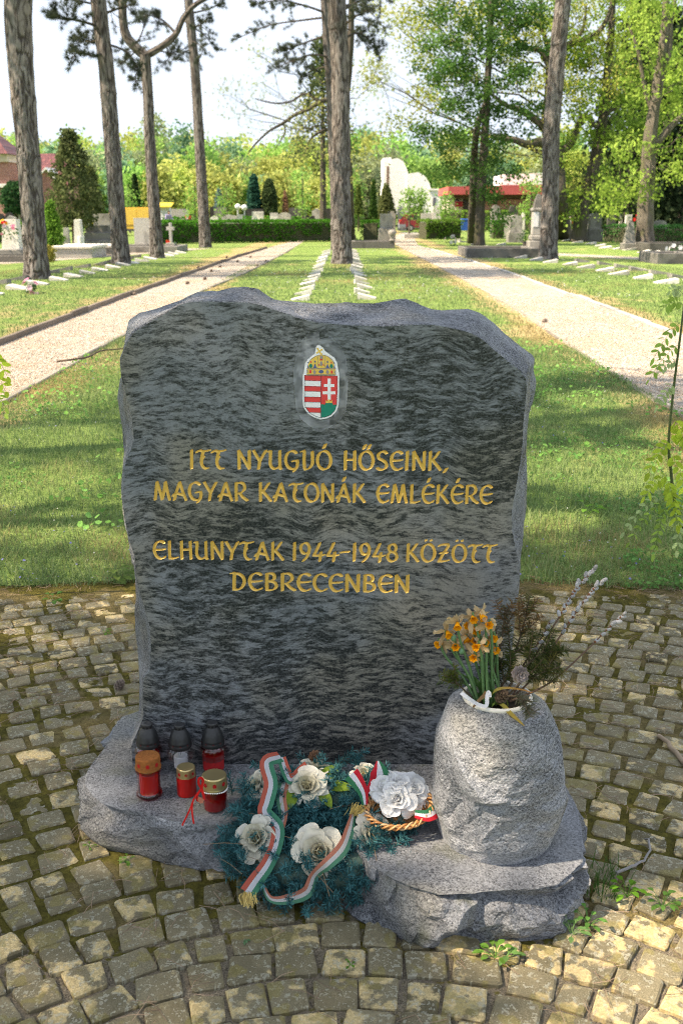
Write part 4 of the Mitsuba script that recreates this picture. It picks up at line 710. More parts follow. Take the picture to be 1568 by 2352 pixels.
c6 = on(491, 1873, BASE_TOP) + np.array([0, 0.031, 0.061]); t = thing('pearl_string', 'string of small white pearls round the golden lidded lantern', 'pearl string'); m = trimesh.creation.icosphere(1, 0.0024)
for k in range(36):
    a = k * 2 * math.pi / 36; put('pearl', MB().add(m.vertices + c6 + [0.0325 * math.cos(a), 0.0325 * math.sin(a), 0.0015 * math.sin(3 * a)], m.faces, (0.78, 0.76, 0.74)), 'mat_satin', smooth=True, parent=t)
t = thing('red_bow', 'narrow red ribbon bow with long tails hanging from the pearl string', 'bow'); K = at(463, 1810, 2.335)
def band(mb, px, w, col, up, n=24):
    p = smooth_line([at(x, y, Y) for x, y, Y in px], n); blade(mb, p, w, col, None, up, 0.05)
for key, px in (('loop', [(463, 1812, 2.335), (456, 1800, 2.33), (458, 1788, 2.33), (466, 1792, 2.335), (463, 1812, 2.335)]), ('loop', [(463, 1812, 2.335), (452, 1828, 2.33), (456, 1840, 2.33), (468, 1835, 2.33), (463, 1812, 2.335)]), ('tail', [(463, 1812, 2.335), (447, 1832, 2.32), (436, 1860, 2.30), (418, 1897, 2.27)]), ('tail', [(463, 1814, 2.335), (445, 1836, 2.32), (441, 1862, 2.30), (445, 1893, 2.27)])):
    mb = MB(); band(mb, px, 0.0065 if key == 'loop' else 0.0042, (0.60, 0.025, 0.022), (0.3, -1, 0.4)); put(key, mb, 'mat_petal', smooth=True, parent=t)
mb = MB(); q = np.array([(0, 0), (6, -6), (12, -2), (14, -10), (20, -8), (22, -16), (17, -22), (19, -30), (10, -27), (6, -33), (1, -26), (-4, -27), (-2, -18), (-6, -12), (-2, -9)], float) * 0.00062; o = at(456, 1830, 2.322)
vv, tt = trimesh.creation.triangulate_polygon(sg.Polygon(q).buffer(0.0003), engine='earcut'); mb.add(np.c_[o[0] + vv[:, 0], o[1] - 0.02 * vv[:, 0] * 10, o[2] + vv[:, 1]], tt, (0.50, 0.20, 0.13)); t = thing('paper_leaf', 'small orange leaf shaped charm hanging behind the red bow', 'leaf charm'); put('charm', mb, 'mat_petal', parent=t)
# ------------------------------------------------------------------ wreath and flower basket
WC = np.array([-0.055, 2.275, 0.105]); WT = math.radians(21); WN = np.array([0, -math.sin(WT), math.cos(WT)]); WU = np.array([1.0, 0, 0]); WV = np.cross(WN, WU)
def wp(x, y, h=0.0):
    """survey point on the wreath's slanting plane, h metres above it"""
    d = ray(x, y); o = np.array([0, 0, EYE]); c = WC + WN * h
    return o + d * (((c - o) @ WN) / (d @ WN))
rs = np.random.default_rng(77)
wreath = thing('fir_wreath', 'artificial blue-green fir wreath with cream roses leaning over the base stone', 'wreath')
core = MB(); a = np.linspace(0, 2 * np.pi, 49); core.tube(np.array([WC + (WU * math.cos(q) * 0.155 + WV * math.sin(q) * 0.11) + WN * 0.01 for q in a]), 0.040, (0.075, 0.12, 0.10), 10); put('ring_core', core, 'mat_matte', smooth=True, parent=wreath)
TEAL = [(0.055, 0.175, 0.195), (0.080, 0.235, 0.255), (0.036, 0.12, 0.135), (0.12, 0.30, 0.325)]
gm = MB(); stem = MB()
def sprig(p0, d, L, bend, n):
    d = nrm(d); p = np.array([p0 + d * L * s + bend * L * s * s for s in np.linspace(0, 1, 6)]); needles(gm, p, None, n, 0.0175, 0.0021, TEAL, rs, 0.62); stem.tube(p, np.linspace(0.0016, 0.0008, 6), (0.03, 0.06, 0.05), 4, False)
for k in range(360):
    q = rs.random() * 2 * math.pi; ph = rs.uniform(-0.5, 3.5); e = WU * math.cos(q) * 1.04 + WV * math.sin(q) * (0.88 if q < math.pi else 0.70); o = WC + e * (0.150 + 0.03 * rs.normal()) + WN * 0.014; out = e * math.cos(ph) + WN * math.sin(ph); tang = np.cross(WN, e) * rs.choice([-1, 1])
    sprig(o + out * 0.030, out * 0.75 + tang * 0.7 + WN * 0.15 + 0.14 * rs.normal(size=3), 0.045 + 0.02 * rs.random(), -WN * 0.15 + e * 0.1, 64)
for k in range(96):
    q = k / 96 * 2 * math.pi + 0.05 * rs.normal(); e = WU * math.cos(q) * 1.04 + WV * math.sin(q) * (0.86 if math.sin(q) > 0 else 0.68); sprig(WC + e * 0.180 + WN * 0.008 * rs.normal(), e + np.cross(WN, e) * rs.uniform(-.3, .3) - WN * 0.1, 0.055 + 0.022 * rs.random(), -WN * 0.25, 80)
for k in range(320): sprig(WC + WU * 0.085 * rs.normal() + WV * (0.075 * rs.normal() - 0.005) + WN * 0.014, rs.normal(size=3) + WN * 1.1, 0.05, WN * 0.05, 56)
put('fir_needles', gm, 'mat_leaf', parent=wreath, kind='stuff', label='dense blue-green artificial needles'); put('wire_stems', stem, 'mat_matte', parent=wreath, kind='stuff')
def rose(parent, c, face, R_, seed, outer, inner, key='rose', label=None):
    rs = np.random.default_rng(seed); face = nrm(face); a, b = frame(face); k0 = fresh(f'{parent}__{key}')
    if label: labels[k0] = {'label': label}
    def pet(rad, an, L, W, tilt, curl, cup, t):
        d = a * math.cos(an) + b * math.sin(an); base = c + d * rad - face * R_ * 0.22; dirn = d * math.sin(tilt) + face * math.cos(tilt); inn = -d * math.cos(tilt) + face * math.sin(tilt); mb = MB(); col = np.array(inner) * (1 - t) + np.array(outer) * t
        petal(mb, base, dirn, inn, L, W, curl, col * 0.92, rs, 8, 6, cup, R_ * 0.006, np.minimum(col * 1.06, 0.85)); put('petal', mb, 'mat_petal', smooth=True, parent=k0)
    for ring, (n, rad, L, W, tilt, curl) in enumerate([(3, .06, .55, .50, .10, .05), (4, .16, .62, .66, .26, .15), (5, .26, .74, .82, .58, .40), (5, .34, .86, .98, .98, .62), (5, .36, .92, 1.06, 1.30, .75)]):
        for q in range(n): pet(rad * R_, q * 2 * math.pi / n + ring * 0.9 + 0.25 * rs.normal(), L * R_ * (1 + .08 * rs.normal()), W * R_ * (1 + .1 * rs.normal()), tilt + 0.10 * rs.normal(), curl * (1 + 0.3 * rs.normal()), 0.30, min(1, ring / 3.2 + 0.1 * rs.normal()))
    m = MB(); m.mesh(trimesh.creation.icosphere(1, R_ * 0.16)); m.v[0] = m.v[0] + c; m.c[0] = np.broadcast_to(np.array(inner) * 0.7, m.v[0].shape); put('bud', m, 'mat_petal', smooth=True, parent=k0)
CREAM, TAN = (0.70, 0.68, 0.60), (0.47, 0.43, 0.28)
u = unit(2.3, 0.1)
for n, (x, y, r, h, f, lab) in enumerate([(591, 1806, 34, 0.055, (-0.6, -0.5, 0.7), 'cream rose half covered by the striped ribbon'), (705, 1806, 45, 0.068, (-0.1, -0.7, 0.8), 'cream rose between the pale green leaves'), (726, 1762, 36, 0.05, (0.2, 0.2, 1.0), 'cream rose at the back of the wreath'),
                              (588, 1928, 45, 0.062, (-0.25, -0.7, 0.7), 'cream rose at the left front of the wreath'), (733, 1958, 53, 0.070, (0.05, -0.9, 0.6), 'largest cream rose, at the front of the wreath'), (856, 1916, 44, 0.052, (0.35, -0.7, 0.7), 'cream rose below the wicker basket'), (836, 1783, 34, 0.05, (0.1, -0.3, 1.0), 'cream rose behind the wicker basket')]):
    rose(wreath, wp(x, y, h), f, r * u, 100 + n, CREAM, TAN, label=lab)
def leaf(parent, key, p0, p1, w, col, up, bsdf='mat_leaf'):
    p = np.array([p0 * (1 - s) + p1 * s + nrm(up) * 0.006 * math.sin(s * math.pi) for s in np.linspace(0, 1, 10)]); prof = np.array([0.12, .55, .82, .97, 1.0, .95, .82, .62, .35, .04]) * w; mb = MB(); blade(mb, p, prof, col, np.array(col) * 1.08, up, 0.18); put(key, mb, bsdf, smooth=True, parent=parent)
for x0, y0, x1, y1, w in [(735, 1800, 778, 1757, 34), (742, 1806, 816, 1812, 26), (735, 1815, 762, 1858, 26), (690, 1822, 655, 1796, 26), (682, 1825, 640, 1872, 28), (676, 1815, 650, 1838, 20), (668, 1782, 690, 1774, 18)]: leaf(wreath, 'leaf', wp(x0, y0, 0.052), wp(x1, y1, 0.06), w * u, (0.28, 0.40, 0.055), WN + [0, -0.5, 0.2])
cone('pine_cone', 'small brown pine cone lying on the back of the wreath', at(723, 1738, 2.455), (0.3, -0.6, 0.6), 0.019, 0.028, (0.17, 0.095, 0.055), seed=9, turns=5)
SR, SWh, SG = (0.46, 0.115, 0.08), (0.56, 0.565, 0.60), (0.07, 0.225, 0.14)
def tricolour(parent, key, pts, widths, cols, ups, n=46, label=None):
    """a three-striped ribbon: red, white and green bands side by side"""
    p = smooth_line(pts, n); t = nrm(np.gradient(p, axis=0)); up = nrm(smooth_line(ups, n)); s = nrm(np.cross(up, t)); w = np.interp(np.linspace(0, 1, n), np.linspace(0, 1, len(widths)), widths)[:, None]; k0 = fresh(f'{parent}__{key}')
    if label: labels[k0] = {'label': label}
    for name, col, e0, e1 in (('red_stripe', cols[0], -0.5, -0.167), ('white_stripe', cols[1], -0.167, 0.167), ('green_stripe', cols[2], 0.167, 0.5)):
        m_ = 4; E = np.linspace(e0, e1, m_); v = np.stack([p + s * w * e + nrm(np.cross(t, s)) * 0.0 * e for e in E], 1); mb = MB(); i, j = np.meshgrid(np.arange(n - 1), np.arange(m_ - 1), indexing='ij'); a_ = (i * m_ + j).ravel()
        mb.add(v.reshape(-1, 3), np.stack([a_, a_ + 1, a_ + m_ + 1, a_ + m_], 1), col); put(name, mb, 'mat_petal', smooth=True, parent=k0)
    return p, s
W3 = lambda L: [wp(x, y, h) for x, y, h in L]
def tassel(parent, c, d, n, L, seed):
    rs = np.random.default_rng(seed); mb = MB()
    for k in range(n):
        o = c + 0.008 * rs.normal(size=3) * [1, 0.3, 0.5]; q = nrm(nrm(d) + 0.22 * rs.normal(size=3)); blade(mb, smooth_line([o, o + q * L * 0.5 + 0.002 * rs.normal(size=3), o + q * L * (0.8 + 0.3 * rs.random())], 5), 0.0016, np.array((0.62, 0.46, 0.14)) * rs.uniform(0.6, 1.2), None, (0.2, -1, 0.3))
    put('gold_fringe', mb, 'mat_satin', parent=parent, kind='stuff', label='frayed golden fringe at the ribbon end')
tricolour(wreath, 'ribbon', W3([(644, 1738, .10), (612, 1752, .12), (622, 1800, .095), (613, 1842, .085), (608, 1868, .08), (636, 1900, .080), (634, 1940, .078), (615, 1985, .065), (590, 2020, .050), (568, 2052, .035)]), np.array([30, 32, 32, 33, 33, 31, 29, 30, 33, 36]) * u, (SR, SWh, SG), [(-0.1, -0.7, 0.8), (-.1, -.8, .6), (0, -.8, .6), (-.1, -.8, .6), (-.2, -.8, .6), (.2, -.8, .6), (.2, -.8, .6), (.1, -.8, .6), (.1, -.8, .6), (.1, -.8, .6)], label='broad red, white and green ribbon hanging down the left of the wreath')
tassel(f'{wreath}__ribbon', wp(567, 2055, .034), np.array([0.1, -0.2, -1.0]), 90, 0.026, 3)
PR, PW, PG = (0.48, 0.19, 0.13), (0.54, 0.53, 0.52), (0.10, 0.25, 0.16)
tricolour(wreath, 'ribbon', W3([(646, 1740, .10), (656, 1770, .09), (668, 1792, .075), (690, 1775, .08), (708, 1764, .085)]), np.array([22, 24, 22, 26, 34]) * u, (SG, SWh, SR), [(0.3, -.7, .6)] * 5, 24, 'curled ribbon loop at the back of the wreath')
tricolour(wreath, 'ribbon', W3([(652, 1798, .062), (645, 1830, .065), (650, 1870, .068), (642, 1912, .066), (622, 1955, .055), (606, 1995, .045), (604, 2030, .03), (622, 2066, .014), (664, 2066, .016), (705, 2050, .03), (722, 2012, .058), (752, 1985, .10), (786, 1950, .105), (802, 1910, .085), (811, 1872, .07)]), np.array([26, 26, 22, 16, 14, 10, 12, 13, 22, 26, 24, 26, 30, 26, 14]) * u, (PG, PW, PR), [(-.2, -.7, .6)] * 5 + [(-.7, -.6, .3), (-.7, -.6, .2), (-.2, -.9, .5), (0, -.8, .6), (.2, -.8, .6), (.5, -.7, .5), (.3, -.8, .6), (.4, -.8, .5), (.4, -.8, .5), (.4, -.8, .5)], 90, 'faded red, white and green ribbon looping round the front of the wreath')
tassel(f'{wreath}__ribbon_002', wp(812, 1870, .072), np.array([0.5, -0.1, 0.7]), 70, 0.026, 4)
tw = MB()
for k in range(12):
    a0 = wp(rs.uniform(510, 900), rs.uniform(1790, 2030), 0.05 + 0.02 * rs.random()); d = nrm(np.array([rs.normal(), 0.4 * rs.normal(), 0.10])) * rs.uniform(.03, .055); tw.tube([a0 - d, a0 + [0, 0, 0.004], a0 + d], 0.0008, (0.22, 0.15, 0.09), 4)
put('pine_needle', tw, 'mat_matte', parent=wreath, kind='stuff', label='dry brown pine needles caught on the wreath')

# basket
BC = wp(917, 1856, 0.085); bt_ = thing('flower_basket', 'small wicker basket of bright white roses resting on the wreath', 'basket'); BN = nrm(np.array([-0.12, -0.40, 0.9])); BU = nrm(np.cross([0.0, 1.0, 0.0], BN)) ; BU = nrm(BU - BN * (BU @ BN)); BV = np.cross(BN, BU); bw, bd = 74 * u, 43 * u
def bp(q, s, h): return BC + BU * math.cos(q) * bw * s + BV * math.sin(q) * bd * s * 1.25 + BN * h
wood = [(0.52, 0.25, 0.085), (0.60, 0.34, 0.14), (0.44, 0.19, 0.06), (0.62, 0.42, 0.22)]
for row in range(5):                                                         # woven rows; then the twisted rim
    h = -0.028 + row * 0.0062; s = 0.70 + 0.055 * row; q = np.linspace(0, 2 * math.pi, 120); mb = MB(); mb.tube(np.array([bp(t, s + 0.018 * math.sin(9 * t + row * math.pi), h) for t in q]), 0.0027, np.array(wood[row % 4]), 6); put('weave_row', mb, 'mat_satin', smooth=True, parent=bt_)
for k in range(30):
    q0 = k * 2 * math.pi / 30; mb = MB(); mb.tube(np.array([bp(q0 + 0.62 * t, 1.0 + 0.075 * math.cos(t * 2 * math.pi), 0.004 + 0.0075 * math.sin(t * 2 * math.pi)) for t in np.linspace(-0.5, 0.62, 12)]), 0.0027, np.array(wood[k % 4]) * rs.uniform(.85, 1.15), 6); put('rim_withe', mb, 'mat_satin', smooth=True, parent=bt_)
mb = MB(); q = np.linspace(0, 2 * math.pi, 24, endpoint=False); mb.add([bp(t, 0.68, -0.029) for t in q] + [bp(0, 0, -0.029)], [(i, (i + 1) % 24, 24) for i in range(24)], (0.30, 0.16, 0.07)); put('bottom', mb, 'mat_matte', parent=bt_)
for n, (x, y, r, h, f) in enumerate([(912, 1836, 39, 0.045, (-0.05, -0.9, 0.65)), (882, 1808, 33, 0.05, (-0.35, -0.6, 0.8)), (950, 1811, 31, 0.05, (0.45, -0.6, 0.7)), (916, 1797, 30, 0.06, (0.05, -0.3, 0.95)), (956, 1838, 24, 0.035, (0.7, -0.6, 0.5))]):
    rose(bt_, BC + (wp(x, y, h + 0.07) - BC) * 1.0, f, r * u, 200 + n, (0.80, 0.80, 0.81), (0.76, 0.755, 0.745))
NR, NW, NG = (0.55, 0.03, 0.045), (0.70, 0.69, 0.74), (0.05, 0.20, 0.10)
tricolour(bt_, 'ribbon', [bp(-0.95, 0.75, 0.02), bp(-0.7, 1.04, 0.012), bp(-0.45, 1.12, 0.006), bp(-0.2, 1.14, -0.004), bp(-0.05, 1.0, -0.022)], np.array([18, 26, 30, 24, 18]) * u, (NR, NW, NG), [(0, -.6, .8), (.1, -.7, .7), (.3, -.7, .6), (.8, -.5, .2), (.8, -.3, -.4)], 20, 'striped ribbon wrapped over the right rim of the basket')
tricolour(bt_, 'ribbon', W3([(838, 1850, .09), (834, 1822, .10), (820, 1796, .115), (806, 1778, .13)]), np.array([14, 24, 32, 38]) * u, (NR, NW, NG), [(-.5, -.7, .5), (-.3, -.8, .5), (-.1, -.8, .5), (0, -.8, .5)], 20, 'left end of the striped bow on the basket')
tricolour(bt_, 'ribbon', W3([(850, 1826, .10), (868, 1800, .115), (872, 1776, .14), (868, 1748, .155)]), np.array([30, 42, 44, 8]) * u, (NG, NW, NR), [(.1, -.8, .5), (0, -.8, .5), (0, -.8, .5), (0, -.8, .5)], 20, 'upright end of the striped bow on the basket')
# ------------------------------------------------------------------ pines
ORD = ['nearest', 'second', 'third', 'fourth', 'fifth', 'sixth', 'seventh', 'eighth', 'ninth', 'tenth', 'eleventh', 'twelfth', 'thirteenth', 'fourteenth', 'fifteenth', 'sixteenth', 'seventeenth', 'eighteenth', 'nineteenth', 'twentieth', 'twenty-first', 'twenty-second', 'twenty-third', 'twenty-fourth']
def trunk_mesh(p, r, sides, seed, nodes=0.0, flare=0.25, circ=1.0):
    """a tapered stem with knots and flutes; uv = (turn, metres up)"""
    rs = np.random.default_rng(seed); L = np.r_[0, np.cumsum(np.linalg.norm(np.diff(p, axis=0), axis=1))]; n = max(8, int(L[-1] / 0.13)); s = np.linspace(0, L[-1], n)
    P = np.stack([np.interp(s, L, p[:, k]) for k in range(3)], 1); Rr = np.interp(s, L, r); t = nrm(np.gradient(P, axis=0)); a = nrm(np.cross(t, np.broadcast_to([0, 1.0, 0], t.shape))); b = np.cross(t, a); th = np.linspace(0, 2 * np.pi, sides + 1) + np.pi / 2
    k = 1 + flare * np.exp(-s / 0.35); 
    if nodes:
        q = 0.0
        while q < L[-1]:
            q += rs.uniform(0.7, 1.5); k += nodes * rs.uniform(0.5, 1.2) * np.exp(-((s - q) / 0.09) ** 2)
    w = np.stack([np.cos(th)[None] * 1.2 + 0 * s[:, None], np.sin(th)[None] * 1.2 + 0 * s[:, None], np.repeat(s[:, None], sides + 1, 1) * 0.9 + seed * 7], -1)
    rad = Rr[:, None] * k[:, None] * (0.93 + 0.14 * nfbm(w * 1.6, 3, seed) + 0.06 * (nfbm(w * np.array([5, 5, 2.2]), 2, seed + 1) - 0.5))
    v = P[:, None] + rad[..., None] * (np.cos(th)[None, :, None] * a[:, None] + np.sin(th)[None, :, None] * b[:, None]); m = sides + 1
    i, j = np.meshgrid(np.arange(n - 1), np.arange(sides), indexing='ij'); c = (i * m + j).ravel(); uv = np.stack([np.repeat(np.linspace(0, circ, m)[None], n, 0), np.repeat(s[:, None], m, 1)], -1).reshape(-1, 2)
    return v.reshape(-1, 3), np.stack([c, c + 1, c + m + 1, c + m], 1), uv
def tufts(mb, C_, D, n, L, w, cols, rs):
    """needle tufts at C_ pointing along D"""
    C_ = np.asarray(C_, float); D = nrm(np.asarray(D, float)); N_ = len(C_); c = np.repeat(C_, n, 0); d = nrm(np.repeat(D, n, 0) * 0.45 + nrm(rs.normal(size=(N_ * n, 3))) * 0.9); ln = L * (0.7 + 0.5 * rs.random((N_ * n, 1))); s = nrm(np.cross(d, rs.normal(size=d.shape))) * w / 2
    back = c - d * 0.02; v = np.stack([back - s, back + s, c + d * ln], 1).reshape(-1, 3); col = np.asarray(cols)[rs.integers(0, len(cols), N_)] * (0.8 + 0.4 * rs.random((N_, 1))); mb.add(v, np.arange(len(v)).reshape(-1, 3), np.repeat(col, 3 * n, 0))
PINE = [(0.095, 0.115, 0.080), (0.12, 0.14, 0.095), (0.075, 0.095, 0.065)]
def pine(label, px, Y, widths, seed, branches=(), fork=None, crown=None, cols=PINE, tuft_n=34, forks=()):
    rs = np.random.default_rng(seed); t = thing('pine_tree', label, 'pine tree', 'tall pines standing in the lawn'); p = np.array([at(x, y, Y) for x, y in px]); p[0][2] = -0.05; u = unit(Y, 3); r = np.array(widths) * u / 2 * 0.94
    if not forks:
        top = p[-1] + (p[-1] - p[-2]) * 0.0 + np.array([0.0, 0.3 * rs.normal(), 7.0]); p = np.vstack([p, (p[-1] + top) / 2, top]); r = np.r_[r, r[-1] * 0.6, r[-1] * 0.22]
    pp = smooth_line(p, 40); rr_ = np.interp(np.linspace(0, len(p) - 1, 40), np.arange(len(p)), r); mb = MB(); v, f, uv = trunk_mesh(pp, rr_, 40, seed, 0.07); mb.add(v, f, uv=uv)
    for q, w in forks:
        q = smooth_line(np.array([at(x, y, Y) for x, y in q]), 20); v, f, uv = trunk_mesh(q, np.linspace(w[0], w[1], 20) * u / 2, 20, seed + 5, 0.05, 0.0, 0.6); mb.add(v, f, uv=uv)
    put('trunk', mb, 'mat_pine_bark', smooth=True, col=False, uv=True, parent=t)
    br, nd = MB(), MB()
    for pts, wd, dens in branches:
        q = smooth_line(np.array([at(x, y, Y + dy) for x, y, dy in pts]), 18); br.tube(q, np.linspace(wd, 0.012, 18), (0.07, 0.06, 0.05), 6); C_, D = [], []
        for k in range(dens):
            s = rs.uniform(0.25, 1) ** 0.8 * 16.9; i = int(s); c = q[i] * (1 - s + i) + q[i + 1] * (s - i); d = nrm(nrm(q[i + 1] - q[i]) * 0.5 + rs.normal(size=3) * [0.7, 0.7, 0.5] + [0, 0, 0.15]); ln = rs.uniform(0.25, 0.75) * (1.15 - 0.5 * s / 17); e = c + d * ln + [0, 0, -0.05 * ln]; br.tube(np.array([c, (c + e) / 2 + [0, 0, -0.04], e]), [0.012, 0.009, 0.006], (0.075, 0.06, 0.05), 4, False)
            for g in np.linspace(0.45, 1.0, 4): C_.append(c * (1 - g) + e * g + rs.normal(size=3) * 0.03); D.append(d + [0, 0, 0.25])
        C_.append(q[-1]); D.append(q[-1] - q[-2]); tufts(nd, C_, D, tuft_n, 0.155, 0.014, cols, rs)
    if crown:
        cz, rad, n = crown; c0 = pp[-1].copy(); C_, D = [], []
        for k in range(n):
            an = rs.uniform(0, 2 * np.pi); z0 = cz + rs.uniform(0, 6.5); b0 = np.array([np.interp(z0, pp[:, 2], pp[:, 0]), np.interp(z0, pp[:, 2], pp[:, 1]), z0]); L = rad * (1.05 - 0.10 * (z0 - cz)) * rs.uniform(.6, 1.1); d = np.array([math.cos(an), math.sin(an), rs.uniform(0.0, 0.35)]); q = np.array([b0 + d * L * s + [0, 0, -0.25 * L * s * s * 0.4] for s in np.linspace(0, 1, 6)]); br.tube(q, np.linspace(0.06, 0.015, 6), (0.07, 0.06, 0.05), 5, False)
            for g in np.linspace(0.35, 1, 9):
                for h in range(2): C_.append(b0 + d * L * g + rs.normal(size=3) * 0.35); D.append(rs.normal(size=3) + [0, 0, 0.5])
        tufts(nd, C_, D, 18, 0.28, 0.05, cols, rs)
    if br.v: put('branches', br, 'mat_matte', smooth=True, parent=t, kind='stuff')
    if nd.v: put('needles', nd, 'mat_leaf', parent=t, kind='stuff', label='dark tufts of long needles')
pine('thick leaning pine, leftmost and nearest of the tall pines', [(85, 642), (80, 560), (72, 440), (62, 320), (50, 180), (42, 60), (42, 0), (43, -60)], 26.8, [60, 56, 56, 56, 58, 62, 64, 62], 1, crown=(9.0, 3.6, 60))
pine('second pine from the left, standing between the leaning pine and the forked pine', [(279, 608), (272, 520), (263, 400), (252, 260), (243, 140), (232, 60), (226, 0), (222, -60)], 35.0, [42, 40, 39, 38, 36, 37, 36, 34], 2, [([(232, 62, 0), (195, 50, -.5), (150, 40, -.8), (112, 24, -1)], 0.05, 26), ([(236, 85, 0), (205, 95, .5), (170, 80, 1)], 0.04, 18), ([(240, 120, 0), (215, 128, -.6), (182, 118, -1), (165, 132, -1)], 0.04, 18), ([(240, 30, 0), (262, 22, 1), (300, 10, 1)], 0.05, 14), ([(228, 10, 0), (180, 0, 0), (140, -20, 1)], 0.04, 16), ([(242, 100, 0), (275, 110, .6), (300, 128, .8), (318, 160, 1)], 0.04, 16)], crown=(9.4, 3.4, 46))
pine('slender pine forking into two limbs high up', [(361, 593), (357, 520), (350, 420), (343, 300), (340, 220), (335, 150), (333, 125)], 39.4, [33, 30, 28, 26, 24, 25, 27], 3, [([(290, 80, 0), (312, 98, .5), (330, 60, 1), (322, 30, 1)], 0.04, 14), ([(405, 77, 0), (372, 45, .3), (330, 30, .5)], 0.05, 14), ([(320, 105, 0), (300, 128, .4), (272, 150, .5)], 0.035, 12), ([(380, 100, 0), (388, 130, .5), (372, 150, .6)], 0.03, 10), ([(420, 45, 0), (450, 60, -.4), (480, 40, -.6)], 0.03, 10), ([(345, 140, 0), (312, 170, .5), (315, 190, .6)], 0.025, 8), ([(360, 115, 0), (395, 120, .5), (425, 110, .6)], 0.03, 8)],
     forks=[([(334, 128), (312, 108), (290, 82), (283, 50), (281, 0), (283, -60), (286, -120)], (22, 16)), ([(332, 128), (352, 118), (382, 98), (405, 76), (420, 42), (445, 12), (480, -8), (520, -25)], (17, 8))], crown=None)
pine('slim upright pine in front of the hedge, right of the forked pine', [(472, 571), (467, 480), (461, 380), (454, 260), (447, 150), (437, 50), (433, 0), (430, -60)], 51.2, [28, 27, 25, 23, 22, 21, 20, 19], 4, [([(440, 60, 0), (470, 80, 1), (492, 110, 1)], 0.04, 16), ([(436, 30, 0), (478, 20, 1), (510, 5, 1)], 0.05, 14), ([(436, 90, 0), (465, 110, -1), (455, 140, -1)], 0.03, 10), ([(440, 110, 0), (415, 120, 1), (395, 100, 1)], 0.03, 9)], crown=(12.5, 3.0, 20))
pine('straight pine in the middle between the two rows of grave markers', [(785, 607), (786, 520), (784, 400), (782, 280), (781, 160), (776, 60), (772, 0), (770, -60)], 35.0, [48, 45, 43, 43, 43, 44, 46, 46], 5, [([(785, 60, 0), (812, 40, -.4), (842, 22, -.6)], 0.04, 14), ([(786, 90, 0), (820, 75, .5), (850, 92, .6), (866, 108, .6)], 0.04, 16), ([(788, 20, 0), (830, 0, 1), (880, -12, 1)], 0.05, 16)], crown=(9.2, 3.3, 30))
pine('dark straight pine on the right lawn before the low grave kerb', [(1258, 597), (1261, 520), (1264, 420), (1266, 300), (1276, 180), (1284, 80), (1293, 0), (1298, -60)], 38.3, [44, 42, 41, 40, 38, 37, 37, 36], 6, crown=(10.0, 3.0, 24))
pine('darker pine half hidden behind the middle pine, with drooping needle sprays', [(772, 560), (768, 440), (762, 300), (757, 200), (750, 100), (744, 0), (740, -60)], 48.0, [24, 22, 20, 18, 17, 16, 15], 7, [([(752, 38, 0), (690, 46, .6), (616, 58, 1), (534, 92, 1)], 0.05, 18), ([(752, 30, 0), (700, 12, -.5), (640, 0, -1), (580, 10, -1)], 0.05, 26), ([(755, 80, 0), (720, 90, .5), (680, 105, .6), (640, 120, .6)], 0.05, 26), ([(757, 130, 0), (715, 125, -.6), (668, 140, -.8), (625, 160, -.8)], 0.05, 28), ([(758, 150, 0), (720, 160, .6), (690, 175, .8)], 0.04, 16), ([(758, 60, 0), (810, 70, 1), (840, 100, 1)], 0.04, 14), ([(760, 15, 0), (830, 12, 1), (880, 60, 1)], 0.05, 14)], crown=(13, 3.0, 12), cols=[(0.075, 0.095, 0.06), (0.095, 0.115, 0.07)])

# ------------------------------------------------------------------ rows of small grave markers
def marker(label, group, X, Y, face, L, W, h0, h1, tone, rs, cat='grave marker'):
    """a low stone wedge whose inscribed face slopes down towards face (an angle)"""
    t = thing('grave_marker', label, cat, group); e = (0.9 + 0.2 * rs.random()); a = face + 0.07 * rs.normal(); M = xf(rotz(a) @ rotx(0.03 * rs.normal()), (X, Y, -0.02)); L, W = L * e, W * e
    q = np.array([(-L / 2, -W / 2, -.05), (L / 2, -W / 2, -.05), (L / 2, W / 2, -.05), (-L / 2, W / 2, -.05), (-L / 2, -W / 2, h1), (L / 2, -W / 2, h0), (L / 2, W / 2, h0), (-L / 2, W / 2, h1)]); b = 0.008
    pts = []
    for k, p in enumerate(q):
        s = np.sign(p * [1, 1, 0]); 
        for d in ((b, 0, 0), (0, b, 0), (0, 0, b)): pts.append(p - np.array([s[0] * d[0], s[1] * d[1], (d[2] if k > 3 else 0)]))
    m = trimesh.convex.convex_hull(np.array(pts)); v = m.vertices @ M[:3, :3].T + M[:3, 3]; put('tablet', MB().add(v, m.faces, uv=(tone, 0.8)), 'mat_grave', col=False, uv=True, parent=t)
rs = np.random.default_rng(303)
for k in range(19):
    Y = 20.2 + 1.45 * k; marker(f'slanted white grave marker, {ORD[k]} in the row left of the middle pine', 'markers in the left middle row', -0.76 + 0.005 * (Y - 20) + 0.03 * rs.normal(), Y, math.pi, 0.33, 0.22, 0.04, 0.12, 0.82 + .08 * rs.random(), rs)
    marker(f'slanted grave marker, {ORD[k]} in the row right of the middle pine', 'markers in the right middle row', 0.44 + 0.003 * (Y - 20) + 0.03 * rs.normal(), Y + 0.25, 0.0, 0.33, 0.22, 0.05, 0.135, 0.62 + .2 * rs.random(), rs)
